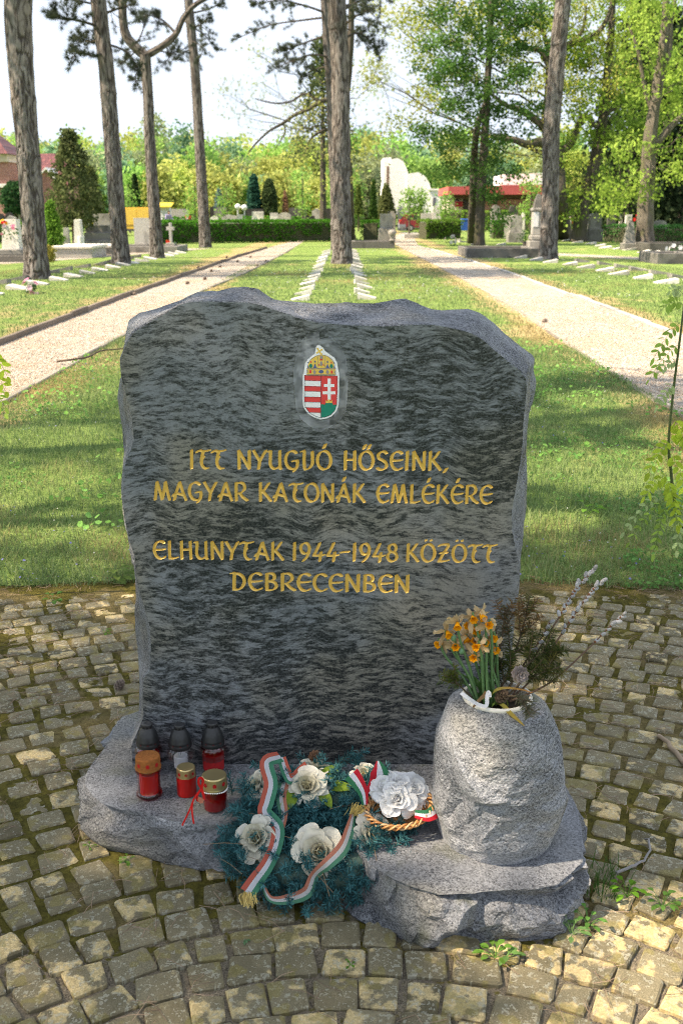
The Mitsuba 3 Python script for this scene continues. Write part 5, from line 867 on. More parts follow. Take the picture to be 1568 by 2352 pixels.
for k in range(16):
    Y = 21.6 + 1.5 * k; X = -7.05 + 0.02 * (Y - 21.6); marker(f'slanted grave marker, {ORD[k]} in the row beside the left pines', 'markers along the left lawn', X + 0.06 * rs.normal(), Y, 0.0, 0.42, 0.32, 0.045, 0.125, 0.70 + .15 * rs.random(), rs)
    if k < 13: marker(f'dark backed grave marker, {ORD[k]} in the row behind the left pines', 'markers behind the left pines', X - 0.95 + 0.06 * rs.normal(), Y + 0.3, math.pi, 0.42, 0.32, 0.05, 0.14, 0.22 + .08 * rs.random(), rs)
for k in range(13):
    Y = 21.6 + 1.75 * k; X = np.interp(Y, [22, 26, 30, 33, 36, 40, 50], [7.9, 7.55, 7.4, 7.3, 6.9, 6.3, 6.0]); marker(f'slanted grave marker, {ORD[k]} in the row in front of the right hand pine', 'markers along the right lawn', X + 0.05 * rs.normal(), Y, math.pi, 0.46, 0.34, 0.05, 0.14, (0.86 if k < 4 else 0.52) + .12 * rs.random(), rs)
    if k < 9: marker(f'weathered grave marker, {ORD[k]} in the second row of the right lawn', 'markers in the second right row', X + 1.15 + 0.06 * rs.normal(), Y + 0.4, 0.0, 0.46, 0.34, 0.05, 0.14, 0.30 + .08 * rs.random(), rs)
for k in range(11):
    x, y = [(1325, 557), (1356, 560), (1378, 565), (1390, 570), (1420, 572), (1444, 574), (1478, 580), (1500, 582), (1527, 585), (1300, 553), (1552, 590)][k]; q = on(x, y); marker(f'small pale grave marker, {ORD[k]} of the row beyond the crossing path', 'markers beyond the crossing path', q[0], q[1], math.pi, 0.5, 0.38, 0.05, 0.14, 0.75 + .15 * rs.random(), rs)
for k in range(9):
    x, y = [(1062, 556), (1090, 562), (1108, 568), (1122, 571), (1134, 574), (1168, 570), (1184, 573), (1150, 562), (1048, 552)][k]; q = on(x, y); marker(f'grave marker, {ORD[k]} of the cluster around the twin trunked tree', 'markers round the twin trunked tree', q[0], q[1], math.pi if k % 3 else 0.3, 0.5, 0.38, 0.05, 0.14, 0.4 + .4 * rs.random(), rs)
# ------------------------------------------------------------------ broadleaved trees, conifers, hedges
LEAF = 1.75     # a leaf colour here is the light it reflects; the thin leaf also lets about as much through
def leaf_cloud(mb, C_, rad, n, size, cols, rs, flat=0.0, hang=0.0, veto=None):
    """n leaf quads round every clump centre"""
    N_ = len(C_) * n; c = np.repeat(C_, n, 0) + rs.normal(size=(N_, 3)) * np.array([1, 1, 0.7]) * np.repeat(np.broadcast_to(rad, (len(C_),)), n)[:, None]
    own = np.repeat(np.arange(len(C_)), n)
    if veto is not None: keep = veto(c); c, own = c[keep], own[keep]; N_ = len(c)
    nn = nrm(rs.normal(size=(N_, 3)) * [1, 1, 1 - flat] + [0, 0, 0.4 + flat]); a = nrm(np.cross(nn, rs.normal(size=(N_, 3)))); a = nrm(a + [0, 0, -hang]); b = nrm(np.cross(nn, a)); s = size * (0.6 + 0.7 * rs.random((N_, 1)))
    v = np.stack([c - a * s * .5, c + b * s * .30 + nn * s * .06, c + a * s * .5, c - b * s * .30 + nn * s * .06], 1).reshape(-1, 3); k = np.arange(N_) * 4
    tone = LEAF * (np.asarray(cols)[rs.integers(0, len(cols), len(C_))] * (0.8 + 0.4 * rs.random((len(C_), 1))))[own] * (0.75 + 0.5 * rs.random((N_, 1))); mb.add(v, np.vstack([np.stack([k, k + 1, k + 2], 1), np.stack([k, k + 2, k + 3], 1)]), np.repeat(tone, 4, 0))
def kmeans(P, k, rs):
    c = P[rs.choice(len(P), k, replace=False)]
    for _ in range(8):
        l = np.argmin(((P[:, None] - c[None]) ** 2).sum(-1), 1); c = np.array([P[l == i].mean(0) if (l == i).any() else c[i] for i in range(k)])
    return c, l
def tree(key, label, category, trunk, r0, r1, clumps, n, size, cols, seed, k=9, rad=0.35, group=None, bark=0.5, twig=0.02, flat=0.2, hang=0.2, extra=(), z0=0.35, sides=12, twigs=True, veto=None):
    rs = np.random.default_rng(seed); t = thing(key, label, category, group); p = smooth_line(np.asarray(trunk, float), 24); r = np.linspace(r0, r1, 24); mb = MB(); v, f, _ = trunk_mesh(p, r, sides, seed, 0.03); mb.add(v, f, uv=(bark, 0))
    clumps = np.asarray(clumps, float); 
    for q, w in extra:
        q = smooth_line(np.asarray(q, float), 20); mb.tube(q, np.linspace(w[0], w[1], 20), sides=8); mb.u[-1] = np.broadcast_to((bark, 0.0), mb.u[-1].shape)
    if len(clumps) and twigs:
        cen_, lab = kmeans(clumps, min(k, len(clumps)), rs)
        for i, c in enumerate(cen_):
            pts = clumps[lab == i]
            if not len(pts): continue
            zi = np.clip(c[2] - 0.55 * np.linalg.norm(c[:2] - p[-1, :2]), p[0, 2] + z0 * (p[-1, 2] - p[0, 2]), p[-1, 2]); s = int(np.argmin(np.abs(p[:, 2] - zi))); o = p[s]; q = smooth_line([o, o * .6 + c * .4 + [0, 0, -0.1 * np.linalg.norm(c - o) * .4], c], 9); w = min(r[s] * 0.6, 0.0065 * np.linalg.norm(c - o) + 0.008); q[1:-1] += rs.normal(size=(7, 3)) * 0.035 * np.linalg.norm(c - o) ** .8
            for _ in range(14):
                if veto is None or veto(smooth_line(q, 60)).all(): break
                q = smooth_line([o, o * .5 + c * .5 + rs.normal(size=3) * 0.5, c + rs.normal(size=3) * 0.25], 9)
            mb.tube(q, np.linspace(w, w * .35, 9), sides=6, caps=False); mb.u[-1] = np.broadcast_to((bark, 0.0), mb.u[-1].shape)
            for e in pts:
                m = q[rs.integers(4, 9)]
                if veto is not None and not veto(m + (e - m) * np.linspace(0, 1, 30)[:, None]).all(): continue
                mb.tube(np.array([m, (m + e) / 2 + rs.normal(size=3) * 0.08, e]), [w * .3, w * .2 + .003, 0.006], sides=4, caps=False); mb.u[-1] = np.broadcast_to((bark, 0.0), mb.u[-1].shape)
    put('trunk', mb, 'mat_bark', smooth=True, col=False, uv=True, parent=t)
    lm = MB()
    if len(clumps): leaf_cloud(lm, clumps, rad, n, size, cols, rs, flat, hang, veto); put('crown', lm, 'mat_leaf', parent=t, kind='stuff', label='loose crown of fresh spring leaves')
    return t
def blob(c, rx, ry, rz, n, rs, shell=0.5, cutz=None):
    d = nrm(rs.normal(size=(n, 3))); p = np.asarray(c) + d * (rs.random((n, 1)) ** (1 / 3.0) * (1 - shell) + shell) * [rx, ry, rz]
    return p if cutz is None else p[p[:, 2] > cutz]
def px_blobs(L, Y, dY, rs, dens, grow=1.25):
    """clumps spread over ellipses surveyed at distance Y: (x, y, rx, ry)"""
    out = []
    for x, y, rx, ry in L:
        u = unit(Y, 5); c = at(x, y, Y); n = max(3, int(dens * rx * ry * u * u)); out.append(blob(c, rx * u * grow, dY, ry * u * grow, n, rs, 0.05))
    return np.vstack(out)
def ground(x, y): return on(x, y)
LIME = [(0.165, 0.24, 0.040), (0.205, 0.285, 0.055), (0.125, 0.195, 0.035)]; YEL = [(0.22, 0.25, 0.045), (0.18, 0.22, 0.04), (0.26, 0.27, 0.07)]; MID = [(0.055, 0.112, 0.028), (0.072, 0.135, 0.034), (0.042, 0.085, 0.022)]; DARK = [(0.016, 0.026, 0.014), (0.022, 0.032, 0.016)]
rs = np.random.default_rng(900)
# twin trunked dark green tree right of the right path
g = ground(1100, 563); Y = g[1]
tree('hornbeam_tree', 'dark green twin trunked tree with layered branches beside the right path', 'tree', [ground(1100, 563), at(1104, 450, Y), at(1112, 330, Y), at(1117, 230, Y), at(1124, 110, Y), at(1128, 0, Y), at(1130, -90, Y)], 0.26, 0.10,
     px_blobs([(1000, 330, 50, 16), (960, 300, 30, 14), (1060, 300, 60, 20), (1160, 320, 60, 16), (1040, 390, 60, 18), (1150, 385, 60, 20), (1110, 440, 45, 22), (1090, 240, 80, 26), (1190, 250, 50, 18), (1020, 230, 50, 16), (1080, 170, 80, 26), (1180, 180, 60, 20), (1000, 160, 45, 16), (1110, 100, 90, 28), (1020, 90, 45, 18), (1200, 110, 50, 20), (1130, 40, 90, 26), (1050, 20, 60, 20), (1200, 30, 50, 22), (1130, 500, 24, 18), (1100, -40, 90, 30)], Y, 2.4, rs, 15), 95, 0.175, MID, 51, 16, 0.30, bark=0.25, flat=0.5, extra=[([ground(1083, 559), at(1086, 470, Y + 1), at(1088, 380, Y + 1), at(1094, 300, Y), at(1112, 240, Y)], (0.26, 0.12))])
# old oak behind the right pine
g = ground(1292, 547); Y = 61.0
tree('oak_tree', 'old oak with crooked limbs and sparse yellowish young leaves behind the right pine', 'tree', [g, at(1280, 470, Y), at(1278, 400, Y), at(1270, 330, Y), at(1256, 287, Y), at(1262, 200, Y), at(1262, 130, Y)], 0.62, 0.20,
     px_blobs([(920, 130, 60, 34), (980, 80, 70, 36), (940, 220, 60, 34), (900, 290, 40, 24), (990, 270, 50, 28), (1060, 60, 60, 36), (1200, 60, 60, 40), (1010, 160, 50, 30), (890, 60, 40, 26), (1310, 250, 60, 30), (1400, 80, 60, 40), (1330, 40, 50, 36), (880, 190, 36, 26), (1000, 20, 90, 40), (1100, 120, 80, 60), (1200, 180, 70, 60), (1150, 20, 80, 50), (1290, 150, 60, 60), (1380, 180, 60, 50), (1180, 370, 70, 26), (1300, 400, 50, 30), (1060, 330, 60, 30), (930, -20, 80, 40), (1250, 30, 60, 60)], Y, 2.6, rs, 6), 85, 0.17, YEL, 52, 14, 0.42, bark=0.45, z0=0.5,
     extra=[([at(1272, 340, Y), at(1240, 326, Y - .5), at(1210, 331, Y - .8), at(1180, 320, Y - 1), at(1140, 315, Y - 1), at(1080, 300, Y - 1.2)], (0.30, 0.09)), ([at(1262, 300, Y), at(1230, 275, Y), at(1195, 252, Y), at(1160, 240, Y), at(1110, 200, Y)], (0.26, 0.07)), ([at(1275, 350, Y), at(1310, 330, Y), at(1340, 265, Y), at(1370, 290, Y), at(1390, 262, Y), at(1430, 240, Y)], (0.24, 0.06)), ([at(1262, 150, Y), at(1240, 115, Y), at(1215, 110, Y), at(1190, 90, Y), at(1150, 40, Y)], (0.2, 0.05)), ([at(1262, 140, Y), at(1310, 100, Y), at(1360, 85, Y), at(1395, 40, Y), at(1410, -30, Y)], (0.24, 0.07)), ([at(1320, 97, Y), at(1340, 60, Y), at(1346, 10, Y)], (0.12, 0.05)), ([at(1265, 128, Y), at(1245, 60, Y), at(1240, -30, Y)], (0.16, 0.06))])
# tree behind the middle pine whose limb sweeps down to the left
Y = 60.0
tree('oak_tree', 'sparse tree behind the middle pine with a long limb drooping to the left', 'tree', [on(800, 549), at(796, 440, Y), at(792, 330, Y), at(790, 250, Y), at(800, 150, Y), at(806, 60, Y), at(806, -40, Y)], 0.42, 0.12,
     px_blobs([(560, 200, 50, 40), (600, 150, 50, 34), (650, 240, 60, 36), (560, 260, 44, 30), (700, 280, 60, 40), (720, 360, 44, 44), (680, 340, 40, 30), (740, 200, 40, 50), (830, 280, 44, 50), (840, 370, 36, 40), (850, 190, 40, 40), (730, 420, 34, 34), (870, 330, 34, 40), (820, 420, 30, 34)], Y, 2.2, rs, 4.6), 42, 0.15, [(0.24, 0.26, 0.07), (0.19, 0.22, 0.055), (0.27, 0.27, 0.10)], 53, 14, 0.5, bark=0.25, z0=0.45,
     extra=[([at(790, 262, Y), at(762, 228, Y), at(735, 234, Y), at(705, 252, Y), at(678, 262, Y), at(650, 282, Y), at(618, 300, Y), at(590, 326, Y), at(570, 350, Y)], (0.15, 0.035)), ([at(735, 234, Y), at(700, 215, Y), at(668, 232, Y), at(630, 236, Y), at(585, 226, Y)], (0.08, 0.03)), ([at(792, 330, Y), at(770, 300, Y), at(740, 300, Y), at(712, 320, Y), at(700, 350, Y)], (0.12, 0.03)), ([at(650, 282, Y), at(655, 300, Y), at(640, 330, Y), at(625, 350, Y)], (0.05, 0.015))])
# leaning tree and grey trunked tree on the right
g = ground(1327, 555); Y = g[1]
tree('maple_tree', 'leaning dark trunked tree with bright yellow-green leaves, right of the right pine', 'tree', [g, at(1338, 480, Y), at(1356, 410, Y), at(1376, 320, Y), at(1388, 240, Y), at(1396, 150, Y), at(1404, 60, Y), at(1408, -60, Y)], 0.42, 0.14,
     px_blobs([(1310, 440, 34, 26), (1350, 470, 60, 18), (1400, 450, 50, 26), (1330, 380, 36, 30), (1410, 380, 50, 30), (1330, 300, 40, 34), (1430, 310, 50, 30), (1340, 210, 46, 36), (1440, 210, 50, 36), (1400, 130, 60, 40), (1480, 130, 50, 40), (1350, 110, 36, 36), (1420, 40, 70, 40), (1500, 50, 50, 36), (1290, 340, 24, 30), (1450, 420, 40, 24), (1460, -30, 70, 40), (1300, 100, 50, 50), (1380, 250, 60, 50), (1470, 270, 50, 60), (1300, 20, 60, 50), (1520, 200, 50, 60), (1290, 480, 40, 18)], Y, 2.6, rs, 8.5), 70, 0.20, LIME, 54, 16, 0.34, bark=0.35, flat=0.3)
g = ground(1480, 573); Y = g[1]
tree('maple_tree', 'grey trunked tree with fresh lime leaves at the right of the photo', 'tree', [g, at(1481, 500, Y), at(1485, 420, Y), at(1491, 330, Y), at(1500, 260, Y), at(1515, 160, Y), at(1526, 60, Y), at(1532, -60, Y)], 0.42, 0.14,
     px_blobs([(1420, 470, 40, 16), (1500, 440, 60, 22), (1550, 400, 40, 30), (1450, 400, 40, 26), (1530, 330, 50, 34), (1440, 330, 36, 26), (1560, 240, 50, 40), (1450, 250, 36, 30), (1500, 180, 50, 40), (1560, 120, 50, 40), (1600, 330, 40, 50), (1440, 100, 40, 36), (1520, 60, 60, 40), (1600, 180, 50, 60), (1400, 430, 30, 18)], Y, 2.4, rs, 9.5), 66, 0.18, LIME, 55, 15, 0.32, bark=0.95, flat=0.3, extra=[([at(1491, 335, Y), at(1515, 320, Y), at(1540, 290, Y), at(1568, 262, Y), at(1600, 220, Y)], (0.2, 0.08)), ([at(1500, 262, Y), at(1480, 200, Y), at(1466, 120, Y), at(1445, 60, Y)], (0.13, 0.05)), ([at(1510, 200, Y), at(1535, 120, Y), at(1540, 40, Y), at(1560, -40, Y)], (0.17, 0.08))])
def spruce(key, label, cat, c, h, r, n, cols, seed, group=None, droop=0.3, z0=0.6, size=0.16, power=0.9):
    rs = np.random.default_rng(seed); t = thing(key, label, cat, group); c = np.asarray(c, float); mb = MB(); v, f, _ = trunk_mesh(np.array([c + [0, 0, -.1], c + [0, 0, h * .5], c + [0, 0, h]]), np.array([0.035, 0.022, 0.004]) * h * 0.6, 8, seed); mb.add(v, f, uv=(0.15, 0)); put('trunk', mb, 'mat_bark', smooth=True, col=False, uv=True, parent=t)
    u = rs.random(n); z = z0 + (h - z0) * u; an = rs.uniform(0, 2 * np.pi, n); w = r * (1 - u) ** power * (0.35 + 0.65 * rs.random(n) ** 0.5); q = c + np.stack([w * np.cos(an), w * np.sin(an), z - droop * w], 1); lm = MB(); leaf_cloud(lm, q, 0.10 + 0.02 * h, 5, size, cols, rs, 0.2, 0.6); put('crown', lm, 'mat_leaf', parent=t, kind='stuff'); return t
for k, (x, Y, h, lab) in enumerate([(1440, 76, 15, 'dark spruce standing behind the leaning tree'), (1500, 84, 16, 'dark spruce behind the grey trunked tree, middle of three'), (1560, 78, 15, 'dark spruce at the right edge of the photo')]): spruce('spruce_tree', lab, 'spruce', at(x, 488, Y) * [1, 1, 0], h, 4.2, 1500, DARK, 60 + k, droop=0.45, z0=2.2, size=0.42, power=0.7)
spruce('spruce_tree', 'dark larch like spruce peeping out behind the middle pine', 'spruce', at(742, 488, 88) * [1, 1, 0], 14.5, 3.0, 700, [(0.06, 0.085, 0.035), (0.05, 0.065, 0.03)], 66, droop=0.2, z0=6, size=0.30)
def column(key, label, cat, x, y, Y, wpx, hpx, n, cols, seed, shape=lambda u: np.sqrt(np.clip(1 - u ** 2.2, 0, 1)), size=0.14, group=None, trunk=True, rag=0.35):
    """a clipped or naturally dense evergreen; base at (x, y), surveyed width and height"""
    rs = np.random.default_rng(seed); t = thing(key, label, cat, group); u_ = unit(Y, 1); c = at(x, y, Y); h = hpx * u_; r = wpx * u_ / 2; uu = rs.random(n); an = rs.uniform(0, 2 * np.pi, n); w = r * shape(uu) * (0.72 + 0.3 * rs.random(n)) * (1 + rag * (nnoise(np.stack([np.cos(an) * 2.2 + seed, np.sin(an) * 2.2, uu * 9], -1), seed) - 0.5)); q = c + np.stack([w * np.cos(an), w * np.sin(an), uu * h], 1)
    if trunk: put('trunk', MB().tube(np.array([[c[0], c[1], -0.1], c + [0, 0, h * .6]]), [r * .14 + .03, .02], (0.08, 0.06, 0.045), 7), 'mat_matte', smooth=True, parent=t)
    lm = MB(); leaf_cloud(lm, q, 0.03 + 0.06 * r, 6, size, cols, rs, 0.0, -0.7); put('crown', lm, 'mat_leaf', parent=t, kind='stuff')
cone_ = lambda u: (1 - u) ** 0.8; egg = lambda u: np.sqrt(np.clip(np.sin(np.pi * (0.12 + 0.86 * u)), 0, 1))
column('cypress_tree', 'blue-green columnar cypress beside an olive one behind the hedge', 'cypress', 584, 492, 100, 29, 86, 700, [(0.020, 0.06, 0.042), (0.03, 0.08, 0.055)], 71, size=0.26)
column('cypress_tree', 'broad olive-green cypress right of the blue-green one', 'cypress', 619, 492, 100, 34, 76, 700, [(0.05, 0.075, 0.030), (0.035, 0.055, 0.024)], 72, size=0.26)
column('thuja_tree', 'dark narrow thuja behind the second pine', 'thuja', 314, 500, 92, 26, 95, 500, [(0.022, 0.04, 0.015)], 73, cone_, 0.24)
column('thuja_tree', 'narrow thuja left of the white chapel, nearest the middle pine', 'thuja', 823, 490, 95, 18, 62, 400, [(0.07, 0.10, 0.025)], 74, cone_, 0.22)
column('thuja_tree', 'tallest narrow thuja left of the white chapel', 'thuja', 857, 500, 92, 19, 82, 450, [(0.045, 0.085, 0.02)], 75, cone_, 0.22)
column('thuja_tree', 'broad thuja right in front of the white chapel tower', 'thuja', 886, 504, 100, 44, 76, 700, [(0.09, 0.105, 0.04), (0.07, 0.085, 0.03)], 76, lambda u: (1 - u ** 1.3) ** 0.8, 0.24)
column('juniper_tree', 'large grey-green juniper left of the second pine', 'juniper', 172, 520, 50, 112, 208, 1000, [(0.075, 0.095, 0.038), (0.055, 0.070, 0.028), (0.10, 0.115, 0.05)], 77, lambda u: egg(u) * (1.12 - 0.72 * u), 0.17, rag=1.1)
column('juniper_tree', 'darker narrow juniper close behind the large one', 'juniper', 212, 510, 56, 56, 120, 700, [(0.06, 0.075, 0.025)], 78, lambda u: egg(u) * (1.0 - 0.5 * u), 0.16, rag=0.9)
column('topiary_bush', 'dark green clipped ball bush before the brick church', 'bush', 38, 490, 66, 62, 68, 700, [(0.022, 0.055, 0.022), (0.03, 0.07, 0.025)], 79, egg, 0.16)
column('garden_bush', 'fresh green bush at the foot of the large juniper', 'bush', 122, 572, 40, 50, 105, 800, [(0.11, 0.20, 0.03), (0.08, 0.16, 0.025)], 80, lambda u: egg(u) * (1.1 - 0.8 * u), 0.10, rag=1.0)
column('garden_bush', 'small yellow-green bush between the left graves', 'bush', 110, 598, 33, 30, 34, 200, [(0.22, 0.20, 0.05)], 81, egg, 0.07)
column('spruce_tree', 'small blue spruce behind the dark headstones', 'spruce', 504, 486, 100, 26, 50, 260, [(0.10, 0.15, 0.15)], 82, cone_, 0.22)
column('dry_bush', 'narrow reddish dry bush right of the olive cypress', 'bush', 655, 486, 100, 14, 46, 150, [(0.20, 0.12, 0.075)], 83, cone_, 0.2)
for k, (x, y, Y, w, h, lab) in enumerate([(449, 500, 78, 40, 100, 'young lime tree with a pale green crown near the slim pine'), (522, 500, 84, 34, 95, 'young slender tree behind the headstones in the middle'), (695, 492, 80, 42, 118, 'young lime tree on a thin stem before the forest, right of the cypresses'), (297, 500, 88, 34, 92, 'young leafy tree left of the dark thuja'), (940, 500, 82, 26, 85, 'young slim tree before the white chapel, left one'), (966, 500, 82, 22, 82, 'young slim tree before the white chapel, middle one'), (1022, 500, 84, 26, 70, 'young pale tree before the chapel side wing'), (1217, 505, 70, 46, 110, 'young leafy tree before the brick kiosk')]):
    c = at(x, y, Y) * [1, 1, 0]; u_ = unit(Y, 2); rs2 = np.random.default_rng(500 + k); tree('young_tree', lab, 'young tree', [c, c + [0, 0, h * u_ * .5 + .9], c + [0, 0, h * u_ + 0.6]], 0.07, 0.02, blob(c + [0, 0, h * u_ * .62 + .5], w * u_ / 2, w * u_ / 2, h * u_ * .42, 34, rs2, 0.2), 16, 0.20, [(0.14, 0.24, 0.05), (0.17, 0.27, 0.07)], 510 + k, 5, 0.28, bark=0.6)
def hedge(label, P0, P1, w, h, seed, dens=260, cols=((0.045, 0.13, 0.014), (0.06, 0.17, 0.018), (0.032, 0.095, 0.012)), size=0.12, cat='hedge', top=None):
    rs = np.random.default_rng(seed); t = thing('clipped_hedge', label, cat); P0, P1 = np.array(P0, float)[:2], np.array(P1, float)[:2]; d = P1 - P0; L = np.linalg.norm(d); e = d / L; s = np.array([-e[1], e[0]]); n = int(dens * (2 * h + w) * L); q = np.zeros((n, 3)); a = rs.random(n) * L; face = rs.random(n) * (2 * h + w)
    side = np.where(face < h, -w / 2, np.where(face < 2 * h, w / 2, (face - 2 * h) - w / 2)); z = np.where(face < h, face, np.where(face < 2 * h, face - h, h)); bump_ = nfbm(np.stack([a * 1.2, z * 1.6, side], -1), 3, seed) - 0.5; side = side * (1 + 0.28 * bump_ / max(w, .5)); z = z + 0.14 * bump_ * (z > h * .8)
    hole = nfbm(np.stack([a * 2.0, z * 2.5, side * 3], -1), 2, seed + 3) > 0.30 + 0.16 * (z < h * 0.35); q[:, :2] = P0 + e * a[:, None] + s * side[:, None]; q[:, 2] = z; q = q[hole]
    M = xf(np.array([[e[0], s[0], 0], [e[1], s[1], 0], [0, 0, 1.0]]), (P0[0], P0[1], 0)); put('inner_branches', MB().box((0.12, -w / 2 + .14, 0.05), (L - .12, w / 2 - .14, h - .14), (0.075, 0.078, 0.045), M), 'mat_matte', parent=t); lm = MB(); leaf_cloud(lm, q, 0.05, 2, size, cols, rs, 0.0, 0.1); put('foliage', lm, 'mat_leaf', parent=t, kind='stuff', label='dense fresh green leaves')
H0, H1 = on(330, 561), on(872, 553); Hm = H0 * 0.13 + H1 * 0.87
hedge('long clipped hedge across the end of the left path', H0 + [0, 1, 0], Hm + [-0.6, 1.0, 0], 1.2, 1.16, 1, 160)
hedge('short hedge block right of the middle pine', Hm + [1.0, 0.6, 0], H1 + [-0.1, 1, 0], 1.1, 1.12, 2, 160)
hedge('low hedge behind the headstones, left of the cypresses', at(430, 500, 86) * [1, 1, 0], at(560, 498, 90) * [1, 1, 0], 1.0, 1.1, 3, 40, size=0.2)
hedge('low hedge behind the headstones, below the cypresses', at(560, 498, 92) * [1, 1, 0], at(690, 498, 92) * [1, 1, 0], 1.0, 1.25, 4, 40, size=0.2)
hedge('low hedge behind the person in lilac', at(375, 500, 88) * [1, 1, 0], at(432, 498, 88) * [1, 1, 0], 1.0, 1.2, 5, 40, size=0.2)
hedge('bushy hedge block with yellowing leaves right of the red car', on(966, 549), on(1056, 549) + [0, 1, 0], 1.3, 1.15, 6, 140, ((0.10, 0.17, 0.03), (0.075, 0.14, 0.025)), 0.14)
hedge('clipped bright hedge in front of the chapel wing', at(1012, 510, 101) * [1, 1, 0], at(1450, 510, 96) * [1, 1, 0], 1.1, 1.75, 7, 30, ((0.13, 0.22, 0.03), (0.10, 0.18, 0.025)), 0.2)
hedge('single round bush between grey headstones right of the twin trunked tree', on(1125, 548), on(1158, 548), 1.2, 1.1, 8, 90, size=0.14)
hedge('long blue-green hedge at the right behind the grey obelisk', on(1390, 556), on(1640, 562), 1.1, 0.92, 9, 70, ((0.05, 0.13, 0.035), (0.07, 0.16, 0.045)), 0.13)
hedge('hedge behind the bouquet pillar at the left edge', on(-30, 560), on(92, 558), 1.0, 1.1, 10, 80, ((0.10, 0.20, 0.03), (0.075, 0.15, 0.025)), 0.13)
# forest behind the cemetery: every tree its own crown
FC = [[(0.20, 0.25, 0.040), (0.24, 0.28, 0.05)], [(0.14, 0.22, 0.040), (0.16, 0.25, 0.04)], [(0.10, 0.18, 0.08), (0.12, 0.20, 0.10)], [(0.25, 0.27, 0.06), (0.22, 0.24, 0.05)], [(0.17, 0.29, 0.05), (0.15, 0.25, 0.05)], [(0.17, 0.20, 0.09), (0.15, 0.18, 0.08)]]
FN = ['yellow-green', 'mid green', 'bluish green', 'golden budding', 'bright green', 'thin greyish']
rs = np.random.default_rng(4242); count = 0; nth = {}; NTH = ['first'] + ORD[1:] + [f'number {k}' for k in range(25, 60)]
for row, (Y, top, dx, sz) in enumerate([(128, 385, 46, 0.50), (150, 345, 52, 0.55), (180, 318, 56, 0.62), (215, 305, 64, 0.75)]):
    x = -70 + 20 * row
    while x < 1660:
        yy = top + 16 * rs.normal() + (10 if 500 < x < 760 else 0); yy = min(yy, top + 22); Yd = Y + rs.uniform(-8, 8); c = at(x, 488, Yd) * [1, 1, 0]; h = at(x, yy, Yd)[2]; u_ = unit(Yd, 5); w = dx * u_ * rs.uniform(0.55, 0.8); kk = rs.integers(0, 6); a = rs.uniform(0.75, 1)
        hidden = (865 < x < 1240 and row < 1)
        if not hidden:
            cl = np.vstack([blob(c + [0, 0, h * .58], w * 1.15, w, h * .42, 74, rs, 0.35), blob(c + [w * rs.normal() * .4, 0, h * .26], w * 1.1, w, h * .26, 34, rs, 0.3)]); cl = cl[cl[:, 2] < h]
            place = 'left' if x < 330 else 'middle' if x < 800 else 'right'
            nth[(kk, row)] = nth.get((kk, row), -1) + 1; tree('forest_tree', f'{FN[kk]} forest tree, {NTH[nth[(kk, row)]]} of its colour from the left in the {["front", "second", "third", "rear"][row]} row', 'forest tree', [c, c + [0.2 * w * rs.normal(), 0, h * .45], c + [0.2 * w * rs.normal(), 0, h * .85]], 0.26, 0.06, cl, 22, sz * 1.15, (np.array(FC[kk]) + [0.01, 0.01, 0.025]) * a * 1.3, 5000 + count, 6, 0.55 + 0.1 * row, group='trees of the wood behind the cemetery', bark=0.45, sides=7, twigs=row < 1); count += 1
        x += dx * rs.uniform(0.75, 1.2)
# ------------------------------------------------------------------ buildings, vehicles, people, graves in the distance
def brick_col(p, n, uv):
    c = dr.select(dr.abs(n.x) > 0.5, p.y, p.x); row = dr.floor(p.z / 0.085); u = c / 0.26 + 0.5 * (row - 2 * dr.floor(row / 2)); r = cell_rand(dr.floor(u), row, 1.0); fz = p.z / 0.085 - row; fu = u - dr.floor(u)
    m = smoothstep(0.0, 0.12, dr.minimum(fz, 1 - fz)) * smoothstep(0.0, 0.05, dr.minimum(fu, 1 - fu)); return (mix((0.26, 0.105, 0.085), (0.40, 0.19, 0.15), r) * m + mi.Color3f(0.42, 0.36, 0.32) * (1 - m)) * (0.85 + 0.3 * uv.x)
scene['mat_brick'] = principled(proc(brick_col), 0.9, 0.2)
def tile_col(p, n, uv):
    row = dr.floor(p.z / 0.30); u = p.x / 0.30 + 0.5 * (row - 2 * dr.floor(row / 2)); fu = u - dr.floor(u); fz = p.z / 0.30 - row; r = cell_rand(dr.floor(u), row, 2.0); e = smoothstep(0.0, 0.25, fz) * smoothstep(0, 0.12, dr.minimum(fu, 1 - fu))
    return mix((0.115, 0.040, 0.045), (0.20, 0.070, 0.068), r) * (0.45 + 0.55 * e)
scene['mat_roof_tile'] = principled(proc(tile_col), 0.55, 0.4)
def prism(mb, pts, y0, y1, c=(0.5, 0.5, 0.5), uv=None):
    """outline in (x, z), pushed back from y0 to y1"""
    m = trimesh.creation.extrude_polygon(sg.Polygon(pts).buffer(0), y1 - y0, engine='earcut'); v = m.vertices; return mb.add(np.c_[v[:, 0], y1 - v[:, 2], v[:, 1]], m.faces, c, uv)
def P2(L, Y): return [tuple(at(x, y, Y)[[0, 2]]) for x, y in L]
Y = 96.0
t = thing('brick_church', 'red brick church with dark red tiled roof and a pointed gable at the left edge', 'church')
put('wall', prism(MB(), P2([(21, 500), (21, 400), (150, 400), (150, 500)], Y), Y, Y + 9, uv=(0.5, 0)), 'mat_brick', col=False, uv=True, parent=t)
